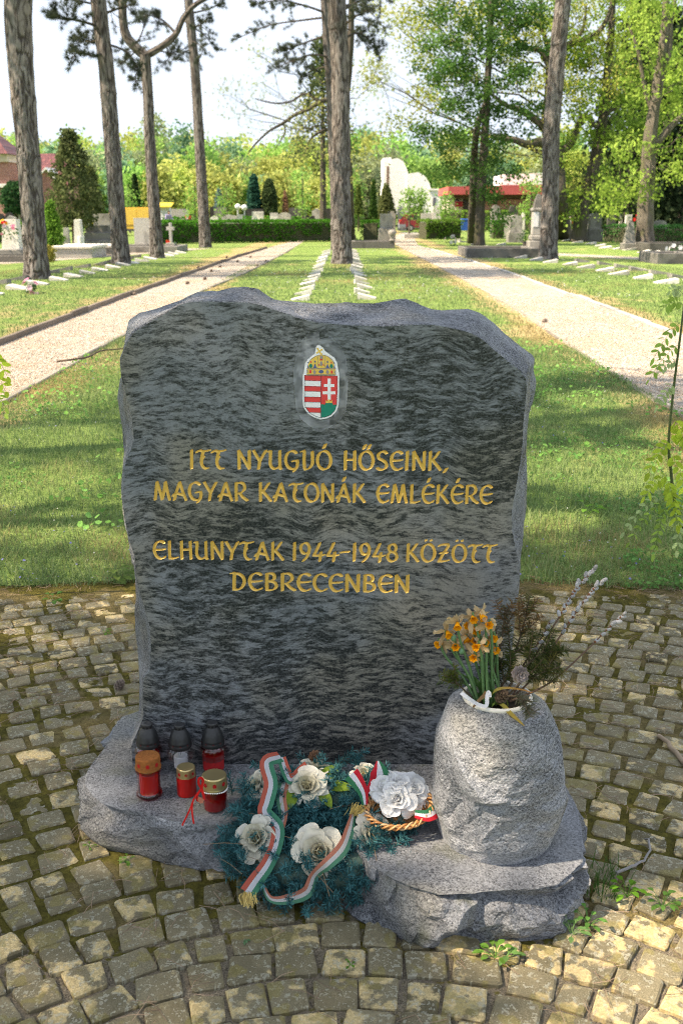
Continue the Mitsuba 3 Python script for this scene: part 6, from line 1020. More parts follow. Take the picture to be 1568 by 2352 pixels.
a, b, c, d = at(14, 424, Y - 1), at(156, 424, Y - 1), at(152, 352, Y + 4.5), at(20, 352, Y + 4.5); back = np.array([0, 11.0, 0]); mb = MB(); mb.add([a, b, c, d, a + [0, 0, -.25], b + [0, 0, -.25], c + [0, 0, -.25], d + [0, 0, -.25], a + back, b + back, a + back - [0, 0, .25], b + back - [0, 0, .25]], [(0, 1, 2, 3), (5, 4, 7, 6), (4, 5, 1, 0), (1, 5, 6, 2), (4, 0, 3, 7), (3, 2, 9, 8), (6, 7, 10, 11), (9, 11, 10, 8), (2, 6, 11, 9), (7, 3, 8, 10)]); put('roof', mb, 'mat_roof_tile', col=False, parent=t)
put('gable', prism(MB(), P2([(82, 500), (82, 412), (104, 388), (128, 414), (128, 500)], Y - 1.5), Y - 1.5, Y + 3, uv=(0.6, 0)), 'mat_brick', col=False, uv=True, parent=t)
put('gable_verge', prism(MB(), P2([(78, 414), (104, 383), (132, 416), (132, 419), (104, 388), (78, 418)], Y - 1.8), Y - 1.8, Y + 3, (0.72, 0.70, 0.68)), 'mat_matte', parent=t, label='white verge boards of the pointed gable')
put('tower', prism(MB(), P2([(-60, 500), (-60, 369), (20, 369), (20, 500)], Y - 4), Y - 4, Y + 1, uv=(0.5, 0)), 'mat_brick', col=False, uv=True, parent=t)
put('cornice', prism(MB(), P2([(-62, 371), (-62, 350), (15, 350), (16, 366), (22, 371)], Y - 4.2), Y - 4.2, Y + 1.2, (0.58, 0.49, 0.38)), 'mat_matte', parent=t, label='cream cornice under the tower roof')
mb = MB(); q = [at(-66, 352, Y - 4.6), at(18, 352, Y - 4.6), at(18, 352, Y - 4.6) + [0, 6.4, 0], at(-66, 352, Y - 4.6) + [0, 6.4, 0], at(-24, 292, Y - 1.4)]; mb.add(q, [(0, 1, 4), (1, 2, 4), (2, 3, 4), (3, 0, 4), (3, 2, 1), (3, 1, 0)]); put('tower_roof', mb, 'mat_roof_tile', col=False, parent=t)
put('ledge', prism(MB(), P2([(-60, 428), (-60, 421), (30, 421), (33, 430), (28, 430)], Y - 4.3), Y - 4.3, Y - 3.8, (0.70, 0.68, 0.65)), 'mat_matte', parent=t)
WH = (0.80, 0.79, 0.76); Y = 128.0
t = thing('white_chapel', 'modern white chapel with a tall slit windowed tower and curved sail-like walls', 'chapel')
put('tower', prism(MB(), P2([(878, 492), (881, 361), (898, 360), (899, 492)], Y), Y, Y + 8, WH), 'mat_matte', parent=t)
put('tower_window', prism(MB(), P2([(887, 432), (888, 381), (893, 380), (893, 432)], Y), Y - 0.06, Y + 0.2, (0.20, 0.13, 0.09)), 'mat_satin', parent=t, label='brown slit window of the tower')
put('main_wall', prism(MB(), P2([(896, 492), (896, 366), (912, 362), (926, 370), (935, 390), (939, 420), (940, 492)], Y), Y - 0.15, Y + 14, WH), 'mat_matte', parent=t)
put('curved_wall', prism(MB(), P2([(934, 492), (934, 399), (960, 395), (975, 404), (985, 420), (990, 440), (1001, 465), (1008, 492)], Y), Y - 0.4, Y + 12, WH), 'mat_matte', parent=t)
put('side_wing', prism(MB(), P2([(990, 492), (984, 434), (1040, 436), (1044, 492)], Y - 0.5), Y - 0.5, Y + 9, WH), 'mat_matte', parent=t)
w = thing('chapel_window', 'x', 'x') if False else None
put('wing_window', prism(MB(), P2([(993, 472), (994, 453), (1001, 453), (1000, 472)], Y - .5), Y - .58, Y - .4, (0.12, 0.12, 0.15)), 'mat_satin', parent=t)
put('parapet', prism(MB(), P2([(982, 436), (982, 432), (1041, 434), (1041, 438)], Y - .7), Y - .7, Y + 9.1, (0.70, 0.69, 0.66)), 'mat_matte', parent=t)
Y = 108.0; t = thing('flower_shop', 'low building with a red fascia over pinkish brick walls and a white upper block', 'building')
put('brick_wall', prism(MB(), P2([(1108, 496), (1108, 458), (1240, 456), (1240, 496)], Y), Y, Y + 8, uv=(1.0, 0)), 'mat_brick', col=False, uv=True, parent=t)
put('cream_wall', prism(MB(), P2([(1030, 496), (1030, 446), (1108, 446), (1108, 496)], Y + .6), Y + .6, Y + 8, (0.62, 0.55, 0.48)), 'mat_matte', parent=t)
put('red_fascia', prism(MB(), P2([(1028, 446), (1030, 428), (1245, 423), (1245, 446)], Y - 2), Y - 2, Y + 8.5, (0.42, 0.095, 0.09)), 'mat_matte', parent=t, label='red fascia running along the flat roof')
put('soffit', prism(MB(), P2([(1040, 456), (1040, 446.5), (1244, 446.5), (1244, 455)], Y - .2), Y - .2, Y + 8, (0.13, 0.09, 0.075)), 'mat_matte', parent=t)
put('upper_block', prism(MB(), P2([(1154, 424), (1156, 400), (1260, 396), (1260, 424)], Y + 3), Y + 3, Y + 10, WH), 'mat_matte', parent=t, label='white upper storey')
for k, (x0, x1, y0, y1) in enumerate([(1040, 1052, 446, 460), (1063, 1076, 452, 492)]): put('window', prism(MB(), P2([(x0, y1), (x0, y0), (x1, y0), (x1, y1)], Y + .6), Y + .5, Y + .75, (0.07, 0.05, 0.05)), 'mat_satin', parent=t)
put('letter_box', prism(MB(), P2([(1048, 474), (1048, 462), (1062, 462), (1062, 474)], Y - .5), Y - .5, Y + .6, (0.36, 0.035, 0.04)), 'mat_matte', parent=t, label='dark red box on the wall')
def wheel(mb_t, c, r, w):
    p = np.array([c - [0, w / 2, 0], c + [0, w / 2, 0]]); mb_t.tube(p, r, (0.012, 0.012, 0.013), 22); mb_t.tube(np.array([c - [0, w / 2 + .012, 0], c + [0, w / 2 + .012, 0]]), r * .6, (0.32, 0.33, 0.34), 16)
def vehicle(key, label, cat, x0, y0, L, W, prof, paint, wins, lower, whl, r, seed=0, mirror=False, extras=()):
    """prof: side outline in metres from the rear or front corner; wins: glazed side panes"""
    o = at(x0, y0, 0.0 + on(x0, y0)[1]); o[2] = 0; t = thing(key, label, cat); Y = o[1]
    def side(pts): return [(o[0] + (L - x if mirror else x), z) for x, z in pts]
    body = MB(); s = sg.Polygon(side(prof)).buffer(0.05).buffer(-0.05)
    core = trimesh.creation.extrude_polygon(s, W - 0.16, engine='earcut'); v = core.vertices; body.add(np.c_[v[:, 0], Y + W - 0.08 - v[:, 2], v[:, 1]], core.faces, paint); s2 = s.buffer(-0.07); core = trimesh.creation.extrude_polygon(s2, W, engine='earcut'); v = core.vertices; body.add(np.c_[v[:, 0], Y + W - v[:, 2], v[:, 1]], core.faces, paint); put('body', body, 'mat_paint', parent=t)
    for q in wins: put('window', prism(MB(), side(q), Y - 0.012, Y + W + 0.012, (0.025, 0.03, 0.035)), 'mat_paint', parent=t)
    for q, c, nm in lower: put(nm, prism(MB(), side(q), Y - 0.02, Y + W + 0.02, c), 'mat_satin', parent=t)
    for wx in whl:
        for yy in (Y + .09, Y + W - .09): m = MB(); wheel(m, np.array([o[0] + (L - wx if mirror else wx), yy, r]), r, 0.2); put('wheel', m, 'mat_satin', parent=t)
    return t, o, Y
t, o, Yv = vehicle('delivery_van', 'yellow delivery van facing left behind the left pines', 'van', 218, 541, 4.3, 1.9, [(0.05, .35), (0.0, .75), (0.15, 1.0), (0.85, 1.18), (1.25, 1.86), (1.45, 1.95), (4.2, 1.98), (4.3, 1.85), (4.3, .35)], (0.72, 0.44, 0.055), [[(0.98, 1.15), (1.30, 1.75), (1.85, 1.78), (1.85, 1.15)]], [([(0.1, .32), (0.1, .48), (4.28, .48), (4.28, .32)], (0.05, 0.05, 0.055), 'sill')], (0.85, 3.5), 0.33)
for k, (a0, a1) in enumerate(((2.0, 3.05), (3.12, 4.15))): put('side_panel', prism(MB(), [(o[0] + a0, .80), (o[0] + a0, 1.80), (o[0] + a1, 1.80), (o[0] + a1, .80)], Yv - 0.022, Yv, (0.74, 0.47, 0.07)), 'mat_paint', parent=t)
put('mirror', MB().box((o[0] + 1.0, Yv - .25, 1.15), (o[0] + 1.12, Yv - .05, 1.42), (0.05, 0.05, 0.05), bev=.03), 'mat_satin', parent=t); put('rub_strip', MB().box((o[0] + .9, Yv - .03, .70), (o[0] + 4.2, Yv - .001, .74), (0.35, 0.20, 0.04)), 'mat_satin', parent=t)
t, o, Yc = vehicle('parked_car', 'dark red hatchback parked beyond the end of the right path', 'car', 917, 531, 3.75, 1.65, [(0.0, .38), (0.0, .80), (0.12, .95), (0.42, 1.42), (0.7, 1.50), (1.9, 1.50), (2.25, 1.42), (2.85, .98), (3.55, .82), (3.75, .62), (3.75, .35), (3.3, .24), (0.4, .24)], (0.24, 0.022, 0.035), [[(0.62, .98), (0.80, 1.36), (1.12, 1.40), (1.12, .98)], [(1.20, .98), (1.20, 1.40), (1.86, 1.40), (1.98, 1.36), (1.98, .98)], [(2.05, .98), (2.05, 1.34), (2.20, 1.33), (2.65, .98)]], [([(-0.03, .30), (-0.03, .62), (0.55, .62), (0.55, .30)], (0.22, 0.23, 0.27), 'bumper'), ([(0.55, .28), (0.55, .36), (3.2, .36), (3.2, .28)], (0.10, 0.10, 0.12), 'sill')], (0.95, 3.05), 0.30)
q = np.array([[o[0] + .10, Yc + .12, .98], [o[0] + .10, Yc + 1.53, .98], [o[0] + .405, Yc + 1.45, 1.42], [o[0] + .405, Yc + .20, 1.42]]) - [0.035, 0, 0]; put('rear_window', MB().add(q, [(0, 3, 2, 1), (0, 1, 2, 3)], (0.03, 0.04, 0.045)), 'mat_paint', parent=t); put('rear_light', MB().box((o[0] - .02, Yc - .015, .78), (o[0] + .2, Yc + .2, 1.02), (0.45, 0.02, 0.02), bev=.03), 'mat_paint', parent=t); put('number_plate', MB().box((o[0] - .055, Yc + .5, .64), (o[0] - .02, Yc + 1.1, .76), (0.7, 0.7, 0.68)), 'mat_satin', parent=t)
t = thing('market_booth', 'small white booth with a yellow awning between the forked and the slim pine', 'booth'); c = at(362, 488, 94) * [1, 1, 0]
put('cabin', MB().box(c + [0.1, 0, -.05], c + [1.0, 1.1, 2.1], (.66, .67, .68), bev=.03), 'mat_satin', parent=t); put('awning', MB().add([c + [-.15, -.5, 2.14], c + [1.25, -.5, 2.14], c + [1.25, 1.2, 2.44], c + [-.15, 1.2, 2.44], c + [-.15, -.5, 2.04], c + [1.25, -.5, 2.04], c + [1.25, 1.2, 2.34], c + [-.15, 1.2, 2.34]], [(0, 1, 2), (0, 2, 3), (4, 6, 5), (4, 7, 6), (0, 4, 5), (0, 5, 1), (1, 5, 6), (1, 6, 2), (3, 7, 4), (3, 4, 0)], (.70, .50, .06)), 'mat_matte', parent=t, label='yellow awning'); put('counter', MB().box(c + [.05, -.25, .95], c + [1.05, -.01, 1.0], (.3, .3, .3)), 'mat_matte', parent=t)
for k, (x, y, lab) in enumerate([(1057, 532, 'blue wheeled bin beside the twin trunked tree'), (1107, 520, 'blue bin half hidden behind the twin trunked tree')]):
    c = on(x, y); t = thing('waste_bin', lab, 'waste bin'); v = MB(); m = trimesh.convex.convex_hull([(a * s, b * s, z) for a in (0.30, -0.30) for b in (0.3, -0.3) for z, s in ((0.12, .82), (1.0, 1.0))]); put('tub', v.add(m.vertices + c + [0.36, .3, 0], m.faces, (0.030, 0.10, 0.42)), 'mat_satin', parent=t); put('lid', MB().box(c + [0.02, -.05, 1.0], c + [.70, .65, 1.09], (0.035, 0.12, 0.46), bev=.04), 'mat_satin', parent=t)
    for s in (0.12, .60): m = MB(); m.tube(np.array([c + [s - .03, .62, .1], c + [s + .03, .62, .1]]), .1, (.02, .02, .02), 14); put('wheel', m, 'mat_matte', parent=t)
    put('handle', MB().tube(np.array([c + [.1, .7, .95], c + [.62, .7, .95]]), .018, (.03, .09, .36), 6), 'mat_satin', parent=t)
import manifold3d as m3
def ball(p, r): return m3.Manifold.sphere(r, 14).translate(tuple(np.asarray(p, float)))
def limbs(chains):
    parts = [m3.Manifold.batch_hull([ball(a, ra), ball(b, rb)]) for a, ra, b, rb in chains]; M_ = m3.Manifold.batch_boolean(parts, m3.OpType.Add); M_ = M_.refine_to_length(0.04); k = M_.to_mesh(); t = trimesh.Trimesh(k.vert_properties[:, :3], k.tri_verts); trimesh.smoothing.filter_taubin(t, iterations=8); return t
def person(label, c, rot, shirt, trousers, hair, lean=0.0, arm=0.2):
    t = thing('person', label, 'person'); Rz = rotz(rot); J = lambda x, y, z: Rz @ np.array([x, y - lean * max(0, z - .95), z]) + c
    S, E, Wr = [J(s * .20, 0, 1.42) for s in (-1, 1)], [J(-.27, -.05, 1.14), J(.27, -.12 - arm * .3, 1.14)], [J(-.24, -.20 - arm * .5, .93), J(.22, -.30 - arm, 1.02)]
    hd = J(0, -.04, 1.61); sk = [(J(0, 0, 1.44), .055, J(0, -.02, 1.55), .05), (hd, .092, hd + [0, 0, -.06], .075), (hd + Rz @ np.array([0, -.09, -.02]), .016, hd + Rz @ np.array([0, -.102, -.035]), .014), (hd + Rz @ np.array([-.093, 0, -.02]), .02, hd + Rz @ np.array([.093, 0, -.02]), .02)]
    for k in (0, 1):
        h = Wr[k]; dn = nrm(h - E[k]); sk += [(E[k], .04, h, .03), (h, .032, h + dn * .07, .036)]; sd = nrm(np.cross(dn, [0, 0, 1.0]))
        for f in range(4): a_ = h + dn * .08 + sd * (f - 1.5) * .02; sk.append((a_, .010, a_ + dn * (.07 - .008 * abs(f - 1.3)) + [0, 0, -.01], .008))
        sk.append((h + dn * .03 + sd * .035, .012, h + dn * .075 + sd * .06, .009))
    put('body', MB().mesh(limbs(sk), (0.48, 0.30, 0.22)), 'mat_matte', smooth=True, parent=t)
    put('shirt', MB().mesh(limbs([(J(-.16, 0, 1.38), .085, J(.16, 0, 1.38), .085), (J(-.13, 0, 1.36), .12, J(-.11, 0, 1.0), .115), (J(.13, 0, 1.36), .12, J(.11, 0, 1.0), .115), (J(0, 0, 1.36), .13, J(0, .0, .95), .14)] + [(S[k], .075, E[k], .058) for k in (0, 1)] + [(E[k], .056, E[k] * .45 + Wr[k] * .55, .046) for k in (0, 1)]), shirt), 'mat_matte', smooth=True, parent=t)
    put('trousers', MB().mesh(limbs([(J(-.09, .01, .92), .125, J(.09, .01, .92), .125)] + [(J(s * .10, .01, .90), .105, J(s * .11, -.02, .48), .075) for s in (-1, 1)] + [(J(s * .11, -.02, .48), .072, J(s * .12, .02, .10), .055) for s in (-1, 1)]), trousers), 'mat_matte', smooth=True, parent=t)
    put('shoes', MB().mesh(limbs([(J(s * .12, .03, .05), .052, J(s * .125, -.14, .04), .042) for s in (-1, 1)]), (0.03, 0.03, 0.03)), 'mat_matte', smooth=True, parent=t)
    put('hair', MB().mesh(limbs([(hd + Rz @ np.array([0, .03, .03]), .092, hd + Rz @ np.array([0, .0, .05]), .085), (hd + Rz @ np.array([0, .045, -.03]), .08, hd + Rz @ np.array([0, .04, .02]), .085)]), hair), 'mat_matte', smooth=True, parent=t)
person('person in a lilac shirt bending over a grave behind the hedge', on(386, 537), 0.9, (0.36, 0.31, 0.52), (0.07, 0.07, 0.09), (0.04, 0.03, 0.025), 0.25)
person('person in a white shirt standing beyond the twin trunked tree', on(1125, 528), -0.6, (0.70, 0.69, 0.66), (0.20, 0.19, 0.18), (0.35, 0.33, 0.30), 0.1)

def stone_grave(label, x0, x1, yt, Y, tone, style='rect', depth=0.22, base=0.0, cat='headstone', dark=0.8, yb=None):
    """an upright stone surveyed between x0 and x1, its top at yt"""
    t = thing('headstone', label, cat); a, b = at(x0, yt, Y), at(x1, yt, Y); w = b[0] - a[0]; h = a[2]; cx = (a[0] + b[0]) / 2; z0 = base
    if style == 'rect': pts = [(-.5, 0), (-.5, 1), (.5, 1), (.5, 0)]
    elif style == 'arch': pts = [(-.5, 0), (-.5, .82)] + [(-.5 * math.cos(q), .82 + .18 * math.sin(q)) for q in np.linspace(.2, math.pi - .2, 9)] + [(.5, .82), (.5, 0)]
    elif style == 'slant': pts = [(-.5, 0), (-.5, .86), (-.1, 1), (.5, .92), (.5, 0)]
    elif style == 'peak': pts = [(-.5, 0), (-.5, .9), (-.30, .93), (-.22, 1), (.22, 1), (.30, .93), (.5, .9), (.5, 0)]
    elif style == 'taper': pts = [(-.5, 0), (-.34, .97), (-.2, 1), (.2, 1), (.34, .97), (.5, 0)]
    elif style == 'cross': pts = [(-.16, 0), (-.16, .62), (-.5, .62), (-.5, .80), (-.16, .80), (-.16, 1), (.16, 1), (.16, .80), (.5, .80), (.5, .62), (.16, .62), (.16, 0)]
    pg = sg.Polygon([(cx + x * w, z0 + z * (h - z0)) for x, z in pts]).buffer(0); e = min(.02, w * .04); mb = MB(); prism(mb, list(pg.exterior.coords)[:-1], Y + e, Y + depth - e, uv=(tone, dark)); q = pg.buffer(-e)
    if not q.is_empty and q.geom_type == 'Polygon': prism(mb, list(q.exterior.coords)[:-1], Y, Y + depth, uv=(tone, dark))
    put('slab', mb, 'mat_grave', col=False, uv=True, parent=t)
    if base > 0: put('plinth', MB().box((cx - w * .62, Y - depth * .4, -0.05), (cx + w * .62, Y + depth * 1.4, base), bev=.02, uv=(tone * .7, 1.0)), 'mat_grave', col=False, uv=True, parent=t)
    return t, np.array([cx, Y, 0]), w, h
def curb(label, x0, x1, y, depth, h, tone, lid=False, cat='grave'):
    t = thing('grave_kerb', label, cat); a, b = on(x0, y), on(x1, y); Y = a[1]; k = .16
    for lo, hi in (((a[0], Y, -.05), (b[0], Y + k, h)), ((a[0], Y + depth - k, -.05), (b[0], Y + depth, h)), ((a[0], Y + k + .004, -.05), (a[0] + k, Y + depth - k - .004, h - .003)), ((b[0] - k, Y + k + .004, -.05), (b[0], Y + depth - k - .004, h - .003))): put('kerb_stone', MB().box(lo, hi, bev=.015, uv=(tone, .9)), 'mat_grave', col=False, uv=True, parent=t)
    if lid: put('cover_slab', MB().box((a[0] - .06, Y - .06, h + .004), (b[0] + .06, Y + depth + .06, h + .12), bev=.03, uv=(lid, .5)), 'mat_grave', col=False, uv=True, parent=t)
    else: put('fill', MB().box((a[0] + k + .004, Y + k + .004, -.05), (b[0] - k - .004, Y + depth - k - .004, h * .5), (0.10, 0.085, 0.06)), 'mat_matte', parent=t)
    return t
def bouquet(label, c, r, cols, n, seed, key='flower_bouquet', leafc=(0.04, 0.10, 0.025), size=0.09):
    rs = np.random.default_rng(seed); t = thing(key, label, 'flowers'); lm = MB(); leaf_cloud(lm, np.asarray(c) + rs.normal(size=(n, 3)) * r * .5 + [0, 0, -r * .2], r * .28, 6, size, [leafc, np.array(leafc) * 1.4], rs); put('leaves', lm, 'mat_leaf', parent=t, kind='stuff')
    for k in range(n):
        d = nrm(rs.normal(size=3) + [0, -.6, .5]); h = np.asarray(c) + d * r * rs.uniform(.5, 1); mb = MB(); a, b = frame(d); col = np.array(cols[k % len(cols)]) * rs.uniform(.85, 1.15)
        for q in range(6): an = q * math.pi / 3; e = a * math.cos(an) + b * math.sin(an); petal(mb, h, e + d * .45, d, size * .8, size * .55, .4, np.minimum(col, .85), rs, 3, 2, .2)
        put('blossom', mb, 'mat_petal', smooth=True, parent=t)
# left side graves
t = thing('pillar_monument', 'white square pillar monument on stepped dark plinth at the left edge', 'monument'); a = at(5, 585, 36.5); b = at(48, 585, 36.5); cx = (a[0] + b[0]) / 2; w = b[0] - a[0]; h = at(25, 503, 36.5)[2]
put('plinth', MB().box((cx - .85, 36.0, -.05), (cx + .75, 37.5, .22), bev=.02, uv=(.16, .5)), 'mat_grave', col=False, uv=True, parent=t); put('plinth', MB().box((cx - .62, 36.2, .224), (cx + .55, 37.3, .40), bev=.02, uv=(.30, .5)), 'mat_grave', col=False, uv=True, parent=t)
m = trimesh.convex.convex_hull([(cx + sx * w * k, 36.75 + sy * w * k, z) for sx in (-1, 1) for sy in (-1, 1) for z, k in ((.404, .46), (h, .36))]); put('pillar', MB().add(m.vertices, m.faces, uv=(.95, .4)), 'mat_grave', col=False, uv=True, parent=t)
bouquet('bouquet of pink, red and yellow lilies tied to the white pillar', at(10, 520, 36.2) , 0.34, [(.70, .30, .40), (.62, .04, .03), (.75, .50, .04), (.75, .55, .60)], 12, 31); bouquet('pink lilies at the right of the white pillar', at(32, 524, 36.0), 0.13, [(.72, .24, .36)], 4, 32)
for lab, x0, x1, yt, Y_, tone, st in [('black polished headstone far left, nearest the edge', -6, 8, 490, 62, .045, 'arch'), ('black curved headstone behind the white pillar', 10, 29, 487, 63, .05, 'arch'), ('grey scalloped headstone right of the black ones', 11, 35, 494, 58, .45, 'slant'), ('pinkish low headstone beside the scalloped one', 32, 44, 490, 66, .55, 'rect'), ('slim leaning grey stone right of the green bush', 142, 158, 522, 45, .45, 'taper'), ('broad grey headstone behind the stone steps', 212, 256, 490, 53, .42, 'rect'), ('pale grey rectangular headstone in front of the yellow van', 306, 345, 500, 48, .62, 'rect')]: stone_grave(lab, x0, x1, yt, Y_, tone, st, base=.25 if 'rectangular' in lab else 0)
stone_grave('white tapering pillar stone before the large juniper', 166, 186, 503, 46.5, .88, 'taper', .4, .22, dark=.3); 
t = thing('stone_steps', 'weathered stepped grave wall behind the white pillar stone', 'grave'); a, b = at(190, 560, 50), at(258, 560, 50)
for k in range(3): put('step', MB().box((a[0], 50 + .35 * k, -.05), (b[0], 50.34 + .35 * k, .36 + .34 * k), bev=.02, uv=(.30, 1)), 'mat_grave', col=False, uv=True, parent=t)
bouquet('yellow and white flowers on the stone steps', at(188, 522, 49.6), .26, [(.75, .55, .06), (.78, .78, .74)], 7, 33); bouquet('white and yellow bouquet higher on the grave wall', at(204, 512, 50.2), .2, [(.78, .77, .70), (.74, .6, .1)], 5, 34)
t = thing('flower_vase', 'slim white vase beside the white pillar stone', 'vase'); c = at(187, 562, 46.4); put('vase', MB().lathe([(0.001, 0), (.10, 0), (.12, .1), (.13, .55), (.15, .62), (.11, .62), (.10, .5)], (.7, .69, .66), c * [1, 1, 0], 20), 'mat_satin', smooth=True, parent=t)
curb('flat white grave slab in front of the juniper, left one', 124, 212, 592, 2.4, .32, .50, .85); curb('flat grey grave slab in front of the stone steps', 212, 258, 585, 2.0, .26, .42, .70); curb('long low grave kerb behind the forked pine', 256, 408, 580, 3.0, .26, .30)
stone_grave('small cross shaped stone on the end of the long kerb', 381, 398, 511, 47.0, .62, 'cross', .3, .34, dark=.9, cat='grave cross'); bouquet('red flowers at the foot of the small cross', at(388, 556, 46.4), .16, [(.58, .05, .03)], 6, 35, size=.07)
curb('low stone edging with a round end post right of the middle pine', 808, 906, 570, 2.0, .32, .17); t = thing('stone_urn', 'small stone urn on the corner of the dark grave edging', 'urn'); c = at(900, 560, on(900, 570)[1] + .1); put('urn', MB().lathe([(0.001, 0), (.16, 0), (.12, .08), (.07, .14), (.17, .30), (.2, .42), (.12, .5), (.001, .52)], (.30, .28, .25), c * [1, 1, 0] + [0, 0, .32], 20), 'mat_matte', smooth=True, parent=t)
stone_grave('tall grey headstone with a dark base left of the red car', 873, 903, 490, 60, .46, 'rect', .5, .75, dark=.6); stone_grave('small grey stone with a pale sphere top beside the tall headstone', 893, 909, 484, 66, .40, 'peak')
stone_grave('low pale stone block at the foot of the red car', 928, 968, 537, 70, .5, 'rect', .8)
# stones behind the long hedge
for lab, x0, x1, yt, Y_, tone, st in [('dark inscribed headstone with flowers on both sides', 436, 449, 491, 84, .06, 'rect'), ('low white headstone right of the slim pine', 482, 501, 496, 82, .86, 'arch'), ('wide greenish grey headstone in the middle', 508, 545, 492, 83, .50, 'slant'), ('white headstone right of the wide grey one', 545, 556, 492, 84, .85, 'rect'), ('blue-grey arched headstone with a dark top', 491, 523, 474, 96, .22, 'arch'), ('black headstone left of the blue-grey arch', 481, 490, 474, 98, .04, 'rect'), ('low pale tomb with a dark flat roof', 383, 432, 479, 97, .48, 'rect'), ('white stone on grey steps below the cypresses', 578, 605, 485, 84, .80, 'rect'), ('tall white headstone below the olive cypress', 620, 638, 488, 83, .84, 'rect'), ('rounded grey headstone beside the tall white one', 638, 668, 487, 82, .50, 'arch'), ('big dark brown headstone behind the rounded one', 663, 704, 476, 92, .13, 'rect'), ('low black headstone left of the middle pine', 702, 722, 495, 84, .035, 'rect'), ('tall grey headstone left of the middle pine', 716, 737, 478, 92, .48, 'peak'), ('narrow white cross by the middle pine', 737, 746, 474, 95, .82, 'cross'), ('black headstone touching the middle pine', 746, 762, 477, 92, .05, 'arch'), ('long black tomb under the cypresses', 566, 604, 479, 99, .06, 'rect'), ('white headstone far behind, left of the lilac person', 345, 357, 484, 96, .80, 'rect'),
                            ('grey plain headstone left of the red car roof', 913, 939, 474, 100, .60, 'rect'), ('arched pale headstone right of the red car', 993, 1015, 471, 96, .70, 'arch'), ('square stone covering the door of the red car', 967, 992, 489, 80, .50, 'rect'), ('black slab grave behind the red car roof', 940, 970, 475, 104, .05, 'rect'), ('grey headstone left of the round bush', 1128, 1150, 489, 72, .40, 'rect'), ('white framed headstone with a dark niche', 1151, 1171, 494, 70, .62, 'rect'), ('white angel shaped stone behind the grey pillar', 1198, 1207, 488, 74, .86, 'taper'), ('arched black stone over the bright hedge', 1170, 1189, 470, 88, .10, 'arch'), ('arched grey stone over the bright hedge', 1129, 1149, 470, 90, .42, 'arch'), ('dark brown headstone behind the maple trees', 1397, 1416, 488, 66, .12, 'rect'), ('white headstone left of the grey trunk', 1438, 1452, 492, 68, .86, 'rect'), ('white house shaped headstone with red flowers', 1294, 1312, 493, 74, .85, 'peak'), ('grey tomb stone right of the grey trunk', 1503, 1532, 505, 62, .36, 'arch'), ('slim white stone right of the grey trunk', 1495, 1502, 494, 68, .8, 'rect'), ('white headstone between the maples, far behind', 1424, 1432, 488, 78, .8, 'rect'), ('low white tomb left of the arched stone', 1336, 1356, 512, 66, .82, 'rect')]: stone_grave(lab, x0, x1, yt, Y_, tone, st, .3)
stone_grave('arched grey headstone on a dark base right of the round bush', 1172, 1200, 493, 60, .46, 'arch', .5, .55, dark=.9); stone_grave('arched grey headstone with a dark base between the maples', 1356, 1383, 489, 62, .42, 'arch', .5, .7, dark=.9)
bouquet('red flowers before the white house shaped headstone', at(1302, 508, 72.5), .45, [(.6, .06, .05), (.66, .2, .12)], 9, 36, size=.14); bouquet('red flowers on the white headstone left of the grey trunk', at(1462, 503, 66), .4, [(.62, .03, .03)], 6, 37, size=.16)
bouquet('red and white flowers left of the dark inscribed headstone', at(433, 497, 82), .3, [(.62, .1, .06), (.7, .6, .6)], 5, 38, size=.14); bouquet('pink flowers right of the dark inscribed headstone', at(453, 499, 82), .3, [(.66, .3, .35)], 5, 39, size=.14)
for k, (x, y, lab) in enumerate([(669, 480, 'x')]): pass
for lab, x, y in [('white round lamp on a post behind the hedge, left one', 546, 474), ('white round urn lamp behind the hedge, right one', 561, 476)]:
    c = at(x, y, 97); t = thing('globe_lamp', lab, 'lamp'); m = trimesh.creation.icosphere(2, .26); put('globe', MB().add(m.vertices + c, m.faces, (.82, .82, .82)), 'mat_satin', smooth=True, parent=t); put('post', MB().tube(np.array([c * [1, 1, 0], c - [0, 0, .24]]), .07, (.5, .5, .5), 8), 'mat_matte', parent=t)
# pillar with tablet, obelisk, kerbs on the right
t = thing('pillar_monument', 'grey stone pillar with a white tablet, half hidden by the right pine', 'monument'); Y_ = 44.0; a, b = at(1219, 580, Y_), at(1246, 580, Y_); cx = (a[0] + b[0]) / 2; w = b[0] - a[0]; h = at(1230, 486, Y_)[2]
put('base', MB().box((cx - w * .72, Y_ - .1, -.05), (cx + w * .72, Y_ + w * 1.3, .50), bev=.03, uv=(.36, .9)), 'mat_grave', col=False, uv=True, parent=t); put('base', MB().box((cx - w * .6, Y_, .503), (cx + w * .6, Y_ + w * 1.15, .72), bev=.05, uv=(.38, .8)), 'mat_grave', col=False, uv=True, parent=t); put('shaft', MB().box((cx - w * .45, Y_ + .06, .723), (cx + w * .45, Y_ + w, h), bev=.02, uv=(.44, .8)), 'mat_grave', col=False, uv=True, parent=t); put('cap', MB().box((cx - w * .56, Y_ - .02, h + .003), (cx + w * .56, Y_ + w * 1.1, h + .16), bev=.05, uv=(.30, .8)), 'mat_grave', col=False, uv=True, parent=t)
put('tablet', MB().box((cx - w * .42, Y_ + .035, 1.05), (cx + w * .02, Y_ + .058, 1.75), (.68, .68, .69)), 'mat_satin', parent=t); m = trimesh.convex.convex_hull([(cx + sx * w * k, Y_ + w * .5 + sy * w * k, z) for sx in (-1, 1) for sy in (-1, 1) for z, k in ((h + .163, .4), (h + .45, .3), (h + .7, .12))]); put('urn_top', MB().add(m.vertices, m.faces, uv=(.16, .5)), 'mat_grave', col=False, uv=True, parent=t)
